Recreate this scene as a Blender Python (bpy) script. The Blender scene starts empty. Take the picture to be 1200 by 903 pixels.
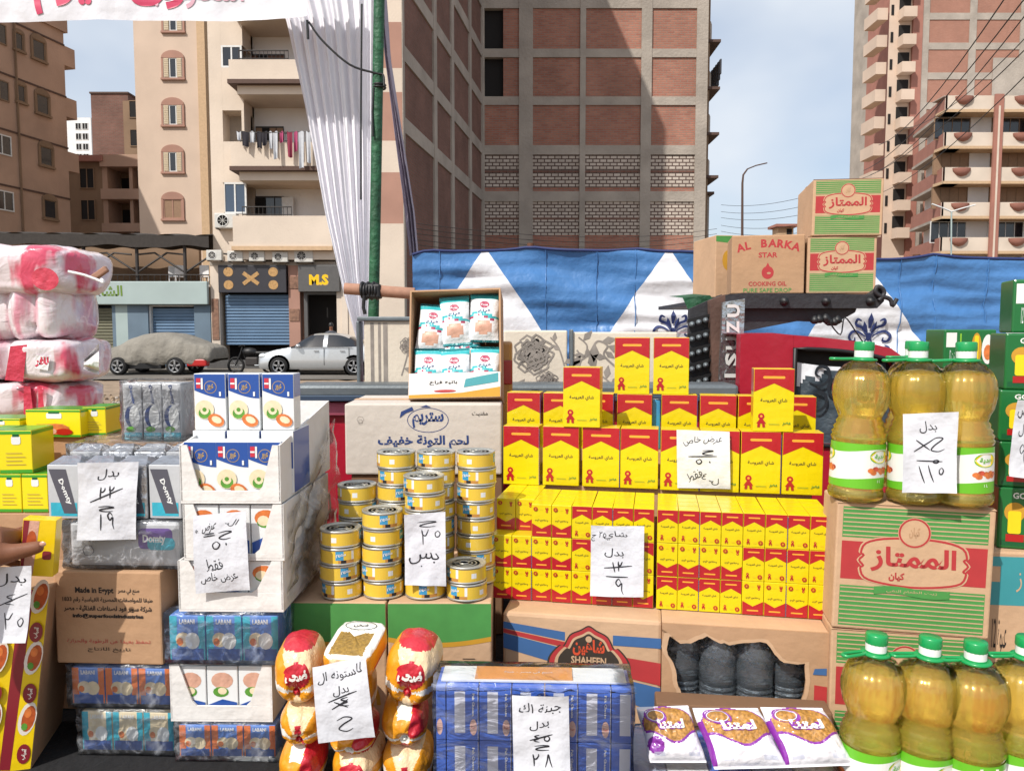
import bpy, bmesh, math, random, unicodedata
from mathutils import Vector, Matrix, noise
from math import sin, cos, pi, radians as R, tan, atan2, sqrt, hypot
random.seed(7)
SC = bpy.context.scene; COL = SC.collection

# ------------------------------------------------------------------ camera, sky, sun, exposure
F = 906.0; EYE = 1.6; PITCH = math.atan((451.5-387)/F)
cam = bpy.data.cameras.new('camera'); cam.sensor_width = 36; cam.lens = 36*F/1200
cam.clip_start = 0.05; cam.clip_end = 3000
camo = bpy.data.objects.new('camera', cam); COL.objects.link(camo)
camo.location = (0, 0, EYE); camo.rotation_euler = (pi/2-PITCH, 0, 0)
SC.camera = camo
SUN_EL, SUN_AZ = R(47), R(39)            # the sun stands behind the camera, to the left
wd = bpy.data.worlds.new('World'); SC.world = wd; wd.use_nodes = True
wn = wd.node_tree.nodes; wl = wd.node_tree.links
bg = wn['Background']; bg.inputs[1].default_value = 0.14
sky = wn.new('ShaderNodeTexSky'); sky.sky_type = 'NISHITA'; sky.sun_disc = False
sky.sun_elevation = SUN_EL; sky.sun_rotation = R(180)+SUN_AZ; sky.air_density = 1.0; sky.dust_density = 2.6; sky.ozone_density = 1.5
tcw = wn.new('ShaderNodeTexCoord'); mpw = wn.new('ShaderNodeMapping'); mpw.inputs['Scale'].default_value = (1.6, 1.6, 2.6); mpw.inputs['Location'].default_value = (1.7, 2.9, 0.6)
nzw = wn.new('ShaderNodeTexNoise'); nzw.inputs['Scale'].default_value = 1.5; nzw.inputs['Detail'].default_value = 4; nzw.inputs['Roughness'].default_value = .5
crw = wn.new('ShaderNodeValToRGB'); crw.color_ramp.elements[0].position = .38; crw.color_ramp.elements[1].position = .62
crw.color_ramp.elements[0].color = (.34,.34,.34,1); crw.color_ramp.elements[1].color = (.92,.92,.92,1)
mxw = wn.new('ShaderNodeMixRGB'); mxw.inputs[2].default_value = (5.1, 5.45, 5.9, 1)
wl.new(tcw.outputs['Generated'], mpw.inputs[0]); wl.new(mpw.outputs[0], nzw.inputs['Vector']); wl.new(nzw.outputs['Fac'], crw.inputs[0])
wl.new(crw.outputs[0], mxw.inputs[0]); wl.new(sky.outputs[0], mxw.inputs[1]); wl.new(mxw.outputs[0], bg.inputs[0])
sl = bpy.data.lights.new('sun', 'SUN'); sl.energy = 4.0; sl.angle = R(0.53); sl.color = (1.0, .955, .88)
so = bpy.data.objects.new('sun', sl); COL.objects.link(so)
sd = Vector((sin(SUN_AZ)*cos(SUN_EL), cos(SUN_AZ)*cos(SUN_EL), -sin(SUN_EL)))
so.rotation_euler = sd.to_track_quat('-Z', 'Y').to_euler(); so.location = (-6, -8, 12)
SC.view_settings.view_transform = 'Standard'; SC.view_settings.look = 'None'; SC.view_settings.gamma = 1; SC.view_settings.exposure = 0.22
SC.view_settings.use_curve_mapping = False
SC.render.engine = 'CYCLES'
SC.cycles.use_denoising = True; SC.cycles.max_bounces = 12; SC.cycles.transparent_max_bounces = 12
SC.cycles.caustics_reflective = False; SC.cycles.caustics_refractive = True; SC.cycles.sample_clamp_indirect = 6

# ------------------------------------------------------------------ where things stand
cp, sp = cos(PITCH), sin(PITCH)
def ray(px, py):
    dx = (px-600)/F; dy = (451.5-py)/F
    return Vector((dx, cp+dy*sp, -sp+dy*cp))
def at(px, py, Y):
    d = ray(px, py); t = Y/d.y; return Vector((d.x*t, Y, EYE+d.z*t))
def onz(px, py, z):
    d = ray(px, py); t = (z-EYE)/d.z; return Vector((d.x*t, d.y*t, z))
def hat(px, py, P):                        # height of the point above P seen at row py
    return at(px, py, P.y).z - P.z

# ------------------------------------------------------------------ materials
def lin(h, k=1.0):
    h = h.lstrip('#'); r = [int(h[i:i+2], 16)/255 for i in (0, 2, 4)]
    return tuple(k*(c/12.92 if c <= .04045 else ((c+.055)/1.055)**2.4) for c in r)+(1,)
MATS = {}
def mat(name, color=None, rough=.6, metal=0, var=.1, vs=8, bump=.1, bs=60, coat=0, k=.85, trans=0, spec=.5, emit=0):
    if name in MATS: return MATS[name]
    m = bpy.data.materials.new(name); MATS[name] = m; m.use_nodes = True
    nt = m.node_tree; n = nt.nodes; l = nt.links; b = n['Principled BSDF']
    c = lin(color, k) if isinstance(color, str) else tuple(color)+(1,)
    b.inputs['Roughness'].default_value = rough; b.inputs['Metallic'].default_value = metal
    b.inputs['Coat Weight'].default_value = coat; b.inputs['Coat Roughness'].default_value = .12
    b.inputs['Transmission Weight'].default_value = trans; b.inputs['Specular IOR Level'].default_value = spec
    b.inputs['Base Color'].default_value = c
    tc = n.new('ShaderNodeTexCoord')
    if var:
        nz = n.new('ShaderNodeTexNoise'); nz.inputs['Scale'].default_value = vs; nz.inputs['Detail'].default_value = 5
        l.new(tc.outputs['Object'], nz.inputs['Vector'])
        mr = n.new('ShaderNodeMapRange'); mr.inputs[1].default_value = .3; mr.inputs[2].default_value = .7; mr.inputs[3].default_value = 1-var; mr.inputs[4].default_value = 1+var*.6
        l.new(nz.outputs['Fac'], mr.inputs[0])
        mx = n.new('ShaderNodeMixRGB'); mx.blend_type = 'MULTIPLY'; mx.inputs[0].default_value = 1; mx.inputs[1].default_value = c
        l.new(mr.outputs[0], mx.inputs[2]); l.new(mx.outputs[0], b.inputs['Base Color'])
    if bump:
        n2 = n.new('ShaderNodeTexNoise'); n2.inputs['Scale'].default_value = bs; n2.inputs['Detail'].default_value = 4
        l.new(tc.outputs['Object'], n2.inputs['Vector'])
        bp = n.new('ShaderNodeBump'); bp.inputs['Strength'].default_value = bump; bp.inputs['Distance'].default_value = .6/bs
        l.new(n2.outputs['Fac'], bp.inputs['Height']); l.new(bp.outputs[0], b.inputs['Normal'])
    if emit:
        b.inputs['Emission Color'].default_value = c; b.inputs['Emission Strength'].default_value = emit
    return m
def brickmat(name, c1, c2, mortar, bw=.25, bh=.08, ms=.012, k=.85, dirt=.3):
    m = bpy.data.materials.new(name); MATS[name] = m; m.use_nodes = True
    nt = m.node_tree; n = nt.nodes; l = nt.links; b = n['Principled BSDF']; b.inputs['Roughness'].default_value = .9
    tc = n.new('ShaderNodeTexCoord'); sx = n.new('ShaderNodeSeparateXYZ'); l.new(tc.outputs['Object'], sx.inputs[0])
    ad = n.new('ShaderNodeMath'); l.new(sx.outputs[0], ad.inputs[0]); l.new(sx.outputs[1], ad.inputs[1])
    cb = n.new('ShaderNodeCombineXYZ'); l.new(ad.outputs[0], cb.inputs[0]); l.new(sx.outputs[2], cb.inputs[1])
    br = n.new('ShaderNodeTexBrick'); l.new(cb.outputs[0], br.inputs['Vector']); br.inputs['Scale'].default_value = 1
    br.inputs['Brick Width'].default_value = bw; br.inputs['Row Height'].default_value = bh; br.inputs['Mortar Size'].default_value = ms
    br.inputs['Color1'].default_value = lin(c1, k); br.inputs['Color2'].default_value = lin(c2, k); br.inputs['Mortar'].default_value = lin(mortar, k)
    nz = n.new('ShaderNodeTexNoise'); nz.inputs['Scale'].default_value = .45; nz.inputs['Detail'].default_value = 8; nz.inputs['Roughness'].default_value = .65; l.new(tc.outputs['Object'], nz.inputs['Vector'])
    mr = n.new('ShaderNodeMapRange'); mr.inputs[1].default_value = .3; mr.inputs[2].default_value = .7; mr.inputs[3].default_value = 1-dirt; mr.inputs[4].default_value = 1.1; l.new(nz.outputs['Fac'], mr.inputs[0])
    mx = n.new('ShaderNodeMixRGB'); mx.blend_type = 'MULTIPLY'; mx.inputs[0].default_value = 1; l.new(br.outputs[0], mx.inputs[1]); l.new(mr.outputs[0], mx.inputs[2])
    l.new(mx.outputs[0], b.inputs['Base Color'])
    bp = n.new('ShaderNodeBump'); bp.inputs['Strength'].default_value = .6; bp.inputs['Distance'].default_value = .02; bp.invert = True
    l.new(br.outputs['Fac'], bp.inputs['Height']); l.new(bp.outputs[0], b.inputs['Normal'])
    return m
def filmmat(name, tint=(.9, .93, 1), cover=.18, bs=35, bump=.9, rough=.12, wisp=.3, stretch=(1,1,1)):  # thin clear plastic, creased
    m = bpy.data.materials.new(name); MATS[name] = m; m.use_nodes = True
    nt = m.node_tree; n = nt.nodes; l = nt.links; n.remove(n['Principled BSDF']); out = n['Material Output']
    tr = n.new('ShaderNodeBsdfTransparent'); gl = n.new('ShaderNodeBsdfGlossy'); gl.inputs['Roughness'].default_value = rough
    df = n.new('ShaderNodeBsdfDiffuse'); df.inputs[0].default_value = tint+(1,)
    tc = n.new('ShaderNodeTexCoord'); mp = n.new('ShaderNodeMapping'); mp.inputs['Scale'].default_value = stretch; l.new(tc.outputs['Object'], mp.inputs[0])
    nz = n.new('ShaderNodeTexNoise'); nz.inputs['Scale'].default_value = bs; nz.inputs['Detail'].default_value = 6; nz.inputs['Distortion'].default_value = 1.5
    l.new(mp.outputs[0], nz.inputs['Vector'])
    bp = n.new('ShaderNodeBump'); bp.inputs['Strength'].default_value = bump; bp.inputs['Distance'].default_value = .01; l.new(nz.outputs['Fac'], bp.inputs['Height'])
    l.new(bp.outputs[0], gl.inputs['Normal']); l.new(bp.outputs[0], df.inputs['Normal'])
    fr = n.new('ShaderNodeFresnel'); fr.inputs['IOR'].default_value = 1.28; l.new(bp.outputs[0], fr.inputs['Normal'])
    mr = n.new('ShaderNodeMapRange'); mr.inputs[1].default_value = .5; mr.inputs[2].default_value = .75; mr.inputs[3].default_value = cover*.35; mr.inputs[4].default_value = cover+wisp; l.new(nz.outputs['Fac'], mr.inputs[0])
    m1 = n.new('ShaderNodeMixShader'); l.new(mr.outputs[0], m1.inputs[0]); l.new(tr.outputs[0], m1.inputs[1]); l.new(df.outputs[0], m1.inputs[2])
    m2 = n.new('ShaderNodeMixShader'); l.new(fr.outputs[0], m2.inputs[0]); l.new(m1.outputs[0], m2.inputs[1]); l.new(gl.outputs[0], m2.inputs[2])
    l.new(m2.outputs[0], out.inputs[0])
    return m
def spotmat(name, base, print_, scale, lo, hi, stretch=(1,1,1), rough=.3, k=.85, coat=.4, bump=.5, bs=30, translu=0):
    """base colour with an irregular printed colour on it"""
    m = bpy.data.materials.new(name); MATS[name] = m; m.use_nodes = True
    nt = m.node_tree; n = nt.nodes; l = nt.links; b = n['Principled BSDF']; b.inputs['Roughness'].default_value = rough; b.inputs['Coat Weight'].default_value = coat
    tc = n.new('ShaderNodeTexCoord'); mp = n.new('ShaderNodeMapping'); mp.inputs['Scale'].default_value = stretch; l.new(tc.outputs['Object'], mp.inputs[0])
    nz = n.new('ShaderNodeTexNoise'); nz.inputs['Scale'].default_value = scale; nz.inputs['Detail'].default_value = 3; l.new(mp.outputs[0], nz.inputs['Vector'])
    mr = n.new('ShaderNodeMapRange'); mr.inputs[1].default_value = lo; mr.inputs[2].default_value = hi; l.new(nz.outputs['Fac'], mr.inputs[0])
    mx = n.new('ShaderNodeMixRGB'); mx.inputs[1].default_value = lin(base, k); mx.inputs[2].default_value = lin(print_, k); l.new(mr.outputs[0], mx.inputs[0]); l.new(mx.outputs[0], b.inputs['Base Color'])
    n2 = n.new('ShaderNodeTexNoise'); n2.inputs['Scale'].default_value = bs; n2.inputs['Detail'].default_value = 5; n2.inputs['Distortion'].default_value = 1; l.new(tc.outputs['Object'], n2.inputs['Vector'])
    bp = n.new('ShaderNodeBump'); bp.inputs['Strength'].default_value = bump; bp.inputs['Distance'].default_value = .01; l.new(n2.outputs['Fac'], bp.inputs['Height']); l.new(bp.outputs[0], b.inputs['Normal'])
    return m
def M(n): return MATS[n]

# ------------------------------------------------------------------ mesh building
class MB:
    def __init__(s): s.v = []; s.f = []; s.m = []; s.mats = []; s.sm = []
    def mi(s, m):
        if isinstance(m, str): m = MATS[m]
        if m not in s.mats: s.mats.append(m)
        return s.mats.index(m)
    def add(s, vs, fs, m, smooth=False, X=None):
        o = len(s.v)
        s.v += [tuple(X @ Vector(v)) if X else tuple(v) for v in vs]
        i = s.mi(m)
        for f in fs: s.f.append([a+o for a in f]); s.m.append(i); s.sm.append(smooth)
        return s
    def poly(s, pts, m): return s.add(pts, [list(range(len(pts)))], m)
    def box(s, x0, x1, y0, y1, z0, z1, m, c=0, X=None):
        if x0 > x1: x0, x1 = x1, x0
        if y0 > y1: y0, y1 = y1, y0
        if z0 > z1: z0, z1 = z1, z0
        if not c:
            v = [(x, y, z) for x in (x0, x1) for y in (y0, y1) for z in (z0, z1)]
            return s.add(v, [(0,1,3,2),(4,6,7,5),(0,4,5,1),(2,3,7,6),(0,2,6,4),(1,5,7,3)], m, X=X)
        bm = bmesh.new(); bmesh.ops.create_cube(bm, size=1)
        for q in bm.verts: q.co = Vector(((x0+x1)/2+q.co.x*(x1-x0), (y0+y1)/2+q.co.y*(y1-y0), (z0+z1)/2+q.co.z*(z1-z0)))
        bmesh.ops.bevel(bm, geom=bm.edges[:], offset=c, segments=2, profile=.5, affect='EDGES')
        return s.bm(bm, m, X=X)
    def bm(s, bm, m, smooth=False, X=None):
        bm.verts.index_update(); vs = [v.co.copy() for v in bm.verts]; fs = [[v.index for v in f.verts] for f in bm.faces]; bm.free()
        return s.add(vs, fs, m, smooth, X)
    def tube(s, pts, r, m, n=8, closed=False, caps=True, X=None):
        pts = [Vector(p) for p in pts]; rs = r if isinstance(r, (list, tuple)) else [r]*len(pts)
        V = []; Fs = []; N = len(pts); up = Vector((0, 0, 1)); a = None
        for i, p in enumerate(pts):
            t = (pts[(i+1) % N]-pts[i-1]) if closed else (pts[min(i+1, N-1)]-pts[max(i-1, 0)])
            if t.length < 1e-9: t = Vector((0,0,1))
            t.normalize()
            if a is None: a = t.cross(up if abs(t.z) < .95 else Vector((1, 0, 0))).normalized()
            a = (a - t*a.dot(t)); a = a.normalized() if a.length > 1e-6 else t.orthogonal().normalized()
            b = t.cross(a)
            V += [p+(a*cos(2*pi*k/n)+b*sin(2*pi*k/n))*rs[i] for k in range(n)]
        for i in range(N if closed else N-1):
            j = (i+1) % N
            Fs += [(i*n+k, i*n+(k+1) % n, j*n+(k+1) % n, j*n+k) for k in range(n)]
        s.add(V, Fs, m, True, X)
        if caps and not closed:
            s.add(V[:n], [list(range(n))[::-1]], m, X=X); s.add(V[-n:], [list(range(n))], m, X=X)
        return s
    def lathe(s, prof, m, n=24, X=None, smooth=True, sq=None, caps=True):
        V = []; Fs = []
        for (r, z) in prof:
            for k in range(n):
                a = 2*pi*k/n; q = 1+(sq(a, z) if sq else 0)
                V.append((r*cos(a)*q, r*sin(a)*q, z))
        for i in range(len(prof)-1): Fs += [(i*n+k, i*n+(k+1) % n, (i+1)*n+(k+1) % n, (i+1)*n+k) for k in range(n)]
        s.add(V, Fs, m, smooth, X)
        if caps and prof[0][0] > 1e-5: s.add(V[:n], [list(range(n))[::-1]], m, X=X)
        if caps and prof[-1][0] > 1e-5: s.add(V[-n:], [list(range(n))], m, X=X)
        return s
    def grid(s, fn, nu, nv, m, smooth=True, mf=None, closeu=False):
        V = [fn(i/nu, j/nv) for j in range(nv+1) for i in range(nu+1)]; o = len(s.v); s.v += [tuple(v) for v in V]
        for j in range(nv):
            for i in range(nu):
                s.f.append([o+j*(nu+1)+i, o+j*(nu+1)+i+1, o+(j+1)*(nu+1)+i+1, o+(j+1)*(nu+1)+i])
                s.m.append(s.mi(mf((i+.5)/nu, (j+.5)/nv) if mf else m)); s.sm.append(smooth)
        return s
    # flat print: 2D shapes laid on a face through fr(x, y, off)
    def flat(s, sh, m, fr, off):
        vs, fs = sh; return s.add([fr(x, y, off) for x, y in vs], fs, m)
    def build(s, name, parent=None, X=None, world=False, **props):
        keep = sorted({i for f in s.f for i in f}); rm = {a: b for b, a in enumerate(keep)}
        me = bpy.data.meshes.new(name); me.from_pydata([s.v[i] for i in keep], [], [[rm[i] for i in f] for f in s.f])
        for m in s.mats: me.materials.append(m)
        me.polygons.foreach_set('material_index', s.m); me.polygons.foreach_set('use_smooth', s.sm); me.update()
        o = bpy.data.objects.new(name, me); COL.objects.link(o)
        if parent:
            o.parent = parent
            if parent.name in WM: o.matrix_parent_inverse = WM[parent.name].inverted() if world else Matrix()
        if X: o.matrix_world = X
        for k, v in props.items(): o[k] = v
        return o
WM = {}
def thing(name, label, cat, loc=(0,0,0), rz=0, group=None, rx=0, ry=0):
    o = bpy.data.objects.new(name, None); COL.objects.link(o); o.empty_display_size = .1
    o.location = loc; o.rotation_euler = (rx, ry, rz); o['label'] = label; o['category'] = cat
    if group: o['group'] = group
    WM[o.name] = Matrix.Translation(Vector(loc)) @ o.rotation_euler.to_matrix().to_4x4()
    return o
def tag(o, label, cat, group=None):
    o['label'] = label; o['category'] = cat
    if group: o['group'] = group
    return o
def struct(o): o['kind'] = 'structure'; return o
def dup(root, loc, rz=None, label=None, rx=None, ry=None, scale=None):
    r = root.copy(); COL.objects.link(r); r.location = loc
    if rz is not None: r.rotation_euler.z = rz
    if rx is not None: r.rotation_euler.x = rx
    if ry is not None: r.rotation_euler.y = ry
    if scale: r.scale = scale
    if label: r['label'] = label
    for ch in list(root.children):
        c = ch.copy(); COL.objects.link(c); c.parent = r
        for g in list(ch.children):
            d = g.copy(); COL.objects.link(d); d.parent = c
    return r

# ------------------------------------------------------------------ 2D shapes and lettering
def rect(x0, x1, y0, y1): return ([(x0, y0), (x1, y0), (x1, y1), (x0, y1)], [(0, 1, 2, 3)])
def ell(cx, cy, a, b=None, n=20, r=0):
    b = b or a; return ([(cx+a*cos(2*pi*k/n)*cos(r)-b*sin(2*pi*k/n)*sin(r), cy+a*cos(2*pi*k/n)*sin(r)+b*sin(2*pi*k/n)*cos(r)) for k in range(n)], [list(range(n))])
def pg(*p): return (list(p), [list(range(len(p)))])
def rrect(x0, x1, y0, y1, r, n=4):
    P = []
    for cx, cy, a0 in ((x1-r, y1-r, 0), (x0+r, y1-r, 90), (x0+r, y0+r, 180), (x1-r, y0+r, 270)):
        P += [(cx+r*cos(R(a0+90*k/n)), cy+r*sin(R(a0+90*k/n))) for k in range(n+1)]
    return (P, [list(range(len(P)))])
def smoothline(P, n=5, closed=False):
    out = []; N = len(P)
    for i in range(N if closed else N-1):
        if closed: p0, p1, p2, p3 = P[i-1], P[i], P[(i+1) % N], P[(i+2) % N]
        else: p0, p1, p2, p3 = P[max(i-1, 0)], P[i], P[i+1], P[min(i+2, N-1)]
        for k in range(n):
            t = k/n
            out.append(tuple(.5*((2*b)+(-a+c)*t+(2*a-5*b+4*c-d)*t*t+(-a+3*b-3*c+d)*t**3) for a, b, c, d in zip(p0, p1, p2, p3)))
    if not closed: out.append(tuple(P[-1]))
    return out
def stroke(P, w, closed=False, taper=False):
    V = []; Fs = []; N = len(P)
    for i in range(N):
        a = P[i-1] if (closed or i) else P[0]; b = P[(i+1) % N] if (closed or i < N-1) else P[-1]
        dx, dy = b[0]-a[0], b[1]-a[1]; L = hypot(dx, dy) or 1; ww = w/2*(1 if not taper else max(.25, sin(pi*min(1, max(0, (i+.6)/N)))**.5))
        V += [(P[i][0]-dy/L*ww, P[i][1]+dx/L*ww), (P[i][0]+dy/L*ww, P[i][1]-dx/L*ww)]
    for i in range(N if closed else N-1):
        j = (i+1) % N; Fs.append((2*i, 2*i+1, 2*j+1, 2*j))
    return (V, Fs)
def merge(*S):
    V = []; Fs = []
    for v, f in S:
        o = len(V); V += list(v); Fs += [[a+o for a in q] for q in f]
    return (V, Fs)
def move(sh, dx=0, dy=0, sx=1, sy=None, rot=0, shear=0):
    sy = sx if sy is None else sy; V = []
    for x, y in sh[0]:
        x, y = x*sx, y*sy; x += y*shear; x, y = x*cos(rot)-y*sin(rot), x*sin(rot)+y*cos(rot); V.append((x+dx, y+dy))
    return (V, sh[1])
FORMS = {}
for cpt in list(range(0xFE80, 0xFEFD)):
    dc = unicodedata.decomposition(chr(cpt)).split()
    if len(dc) == 2: FORMS.setdefault(chr(int(dc[1], 16)), {})[dc[0].strip('<>')] = chr(cpt)
def shape_ar(s):
    if not any('\u0600' <= c <= '\u06ff' for c in s): return s
    out = []
    for i, c in enumerate(s):
        if c not in FORMS: out.append(c); continue
        f = FORMS[c]
        prev = i > 0 and s[i-1] in FORMS and 'initial' in FORMS[s[i-1]]
        nxt = 'initial' in f and i+1 < len(s) and s[i+1] in FORMS and 'final' in FORMS[s[i+1]]
        key = 'medial' if prev and nxt else 'final' if prev else 'initial' if nxt else 'isolated'
        out.append(f.get(key, f.get('isolated', c)))
    # runs of digits keep their order
    out = out[::-1]; res = []; i = 0
    while i < len(out):
        j = i
        while j < len(out) and out[j].isdigit(): j += 1
        if j > i: res += out[i:j][::-1]; i = j
        else: res.append(out[i]); i += 1
    return ''.join(res)
TX = {}
def text(s, w=None, h=None, cx=0, cy=0, bold=0, res=2, rot=0, shear=0):
    """lettering as flat triangles, fitted into w x h and centred on (cx, cy)"""
    key = (s, bold, res)
    if key not in TX:
        c = bpy.data.curves.new('lettering', 'FONT'); c.body = shape_ar(s); c.size = 1; c.offset = bold; c.resolution_u = res
        o = bpy.data.objects.new('lettering', c); COL.objects.link(o)
        dg = bpy.context.evaluated_depsgraph_get(); e = o.evaluated_get(dg); me = e.to_mesh()
        V = [(v.co.x, v.co.y) for v in me.vertices]; Fs = [tuple(p.vertices) for p in me.polygons]; e.to_mesh_clear()
        bpy.data.objects.remove(o); bpy.data.curves.remove(c)
        xs = [v[0] for v in V]; ys = [v[1] for v in V]; mx, my = (min(xs)+max(xs))/2, (min(ys)+max(ys))/2
        TX[key] = ([(x-mx, y-my) for x, y in V], Fs, max(xs)-min(xs), max(ys)-min(ys))
    V, Fs, W, H = TX[key]
    sx = w/W if w else h/H; sy = h/H if h else sx
    return move((V, Fs), cx, cy, sx, sy, rot, shear)

# ------------------------------------------------------------------ materials of the street
mat('dust', '#b59c80', .95, var=.25, vs=.6, bump=.8, bs=9, k=.62); mat('rubble', '#b79f86', .95, var=.3, vs=3, bump=.6, bs=14, k=.6)
mat('asphalt', '#a0988e', .95, var=.25, vs=.5, bump=.4, bs=30, k=.42); mat('paving', '#a79d90', .9, var=.2, vs=1, k=.5); mat('kerb', '#c9c1b4', .9, k=.6)
mat('concrete', '#cbbfb2', .9, var=.2, vs=.7, bump=.35, bs=6, k=.62); mat('cream', '#ecd3be', .9, var=.1, vs=.5, k=.7, bump=.15, bs=12)
mat('cream_light', '#f0dfcd', .9, var=.12, vs=.6, k=.72, bump=.15, bs=12); mat('cream_trim', '#e2c09a', .9, k=.7)
mat('pink', '#cf9f8c', .9, var=.12, vs=1, k=.6); mat('salmon', '#c58877', .9, var=.12, vs=1, k=.62); mat('brownwall', '#c8a690', .9, var=.16, vs=.5, k=.75, bump=.2, bs=8)
mat('oldwall', '#a5876c', .9, var=.2, vs=.5, k=.62); mat('whitewall', '#efeeee', .85, var=.06, vs=1, k=.88); mat('dark_trim', '#6b5146', .8, k=.6)
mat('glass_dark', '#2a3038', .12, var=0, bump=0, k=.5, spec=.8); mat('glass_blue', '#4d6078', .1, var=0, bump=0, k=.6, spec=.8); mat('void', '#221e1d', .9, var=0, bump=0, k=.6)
mat('wood_brown', '#6f452c', .7, var=.3, vs=4, k=.7); mat('shutter_cream', '#e8d6b8', .8, k=.7, bump=0); mat('shutter_brown', '#a8876c', .8, k=.7, bump=0)
mat('frame_white', '#e8e8e6', .6, k=.8, bump=0); mat('iron', '#3a3432', .6, k=.7, bump=0); mat('ac_white', '#dcdad4', .5, k=.75, bump=0)
mat('shutter_blue', '#6f8fb0', .55, var=.12, vs=1.5, k=.75, bump=0); mat('shutter_grey', '#8f8c72', .6, var=.12, k=.6, bump=0); mat('fascia', '#b9cac8', .6, var=.08, vs=1, k=.7, bump=0)
mat('teal_wall', '#7d93a6', .7, var=.2, vs=.9, k=.6); mat('sign_dark', '#3b3a42', .5, k=.6, bump=0); mat('sign_grey', '#6c6a69', .5, k=.6, bump=0)
mat('sign_gold', '#c59a62', .6, var=.3, vs=12, k=.8); mat('yellow_letter', '#f4c400', .4, k=.9, bump=0, var=0); mat('black', '#161618', .5, k=.7, var=0, bump=0)
mat('pattern_brown', '#9c7560', .8, var=.4, vs=8, k=.7); mat('canopy_dark', '#4a4440', .95, var=.2, k=.6); mat('steel', '#8b8f93', .45, metal=.6, k=.9)
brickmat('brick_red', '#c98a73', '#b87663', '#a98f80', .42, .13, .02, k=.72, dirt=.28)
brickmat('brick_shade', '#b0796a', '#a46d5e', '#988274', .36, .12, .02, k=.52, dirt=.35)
brickmat('brick_white', '#e4d6c8', '#cfc0b2', '#6d5850', .42, .21, .035, k=.72, dirt=.18)
brickmat('brick_far', '#c98a74', '#c08069', '#a88878', .24, .075, .014, k=.75, dirt=.15)

# ------------------------------------------------------------------ ground, road, pavement
g = MB(); g.poly([(-2500,-2500,-.02),(2500,-2500,-.02),(2500,2500,-.02),(-2500,2500,-.02)], 'dust'); struct(g.build('ground'))
def rub(u, v):
    x = -16+34*u; y = 5+19.4*v; return (x, y, .0+.05*noise.noise(Vector((x*.9, y*.9, 0)))+.035*noise.noise(Vector((x*3.1, y*3.1, 2)))+.02)
g = MB(); g.grid(rub, 120, 70, 'rubble'); struct(g.build('dirt_lot'))
g = MB(); g.poly([(-200,24.5,.055),(200,24.5,.055),(200,28.6,.055),(-200,28.6,.055)], 'asphalt'); struct(g.build('road'))
g = MB(); g.box(-200, 200, 28.6, 28.75, -.1, .14, 'kerb'); struct(g.build('kerb'))
g = MB(); g.box(-200, 200, 28.752, 60, -.1, .125, 'paving'); struct(g.build('pavement'))
# loose stones on the lot
g = MB()
for i in range(1500):
    x = random.uniform(-14, 3); y = random.uniform(8, 19); s = random.uniform(.015, .07)
    bm = bmesh.new(); bmesh.ops.create_icosphere(bm, subdivisions=1, radius=s)
    for v in bm.verts: v.co *= random.uniform(.6, 1.2)
    g.bm(bm, random.choice(['rubble', 'concrete', 'dust']), X=Matrix.Translation((x, y, .03)))
o = g.build('gravel'); o['kind'] = 'stuff'; o['label'] = 'loose stones and rubble strewn over the dusty lot'; o['category'] = 'gravel'

# ------------------------------------------------------------------ windows and balconies of buildings (faces look towards -Y unless fr given)
def wframe(b, P, w, h, frame='frame_white', glass='glass_dark', leaves=2, arch=False, shut=None, ax=(1,0,0), out=(0,-1,0), name='window', bars=True):
    """window centred on P, its surround part with pane and shutters as sub-parts"""
    ax = Vector(ax); out = Vector(out); up = Vector((0, 0, 1))
    X = Matrix((ax.to_4d(), (-out).to_4d(), up.to_4d(), (0,0,0,1))).transposed(); X.translation = Vector(P); X[3][3] = 1
    for i in range(3): X[3][i] = 0
    f = MB(); t = .07
    f.box(-w/2, w/2, -.05, .02, -h/2, -h/2+t, frame, X=X); f.box(-w/2, w/2, -.05, .02, h/2-t, h/2, frame, X=X)
    f.box(-w/2, -w/2+t, -.049, .02, -h/2+t, h/2-t, frame, X=X); f.box(w/2-t, w/2, -.049, .02, -h/2+t, h/2-t, frame, X=X)
    if bars:
        for k in range(1, leaves): f.box(-w/2+w*k/leaves-.03, -w/2+w*k/leaves+.03, -.045, .02, -h/2+t, h/2-t, frame, X=X)
    if arch:
        n = 10; P2 = [(-(w/2+.12)*cos(pi*k/n), h/2+ (w*.38)*sin(pi*k/n)) for k in range(n+1)]
        for (a, c), (d, e) in zip(P2, P2[1:]):
            f.add([(a,-.08,h/2-.02),(d,-.08,h/2-.02),(d,-.08,e),(a,-.08,c),(a,.02,h/2-.02),(d,.02,h/2-.02),(d,.02,e),(a,.02,c)], [(0,1,2,3),(3,2,6,7),(0,4,5,1)], arch, X=X)
        f.box(-w/2-.12, -w/2, -.08, .02, -h/2, h/2, arch, X=X); f.box(w/2, w/2+.12, -.08, .02, -h/2, h/2, arch, X=X)
        f.box(-w/2-.16, w/2+.16, -.14, .02, -h/2-.12, -h/2, arch, X=X)
    wo = f.build(name, b, world=True)
    p = MB(); p.box(-w/2+t, w/2-t, -.02, .015, -h/2+t, h/2-t, glass, X=X); p.build('pane', wo)
    if shut:
        q = MB()
        for s in (-1, 1):
            x0, x1 = (-w/2+.04, -w*.22) if s < 0 else (w*.22, w/2-.04)
            q.box(x0, x1, -.09, -.055, -h/2+.05, h/2-.05, shut, X=X)
            k = -h/2+.1
            while k < h/2-.1: q.box(x0+.02, x1-.02, -.105, -.09, k, k+.05, shut, X=X); k += .11
        q.build('shutter', wo)
    return wo
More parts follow.
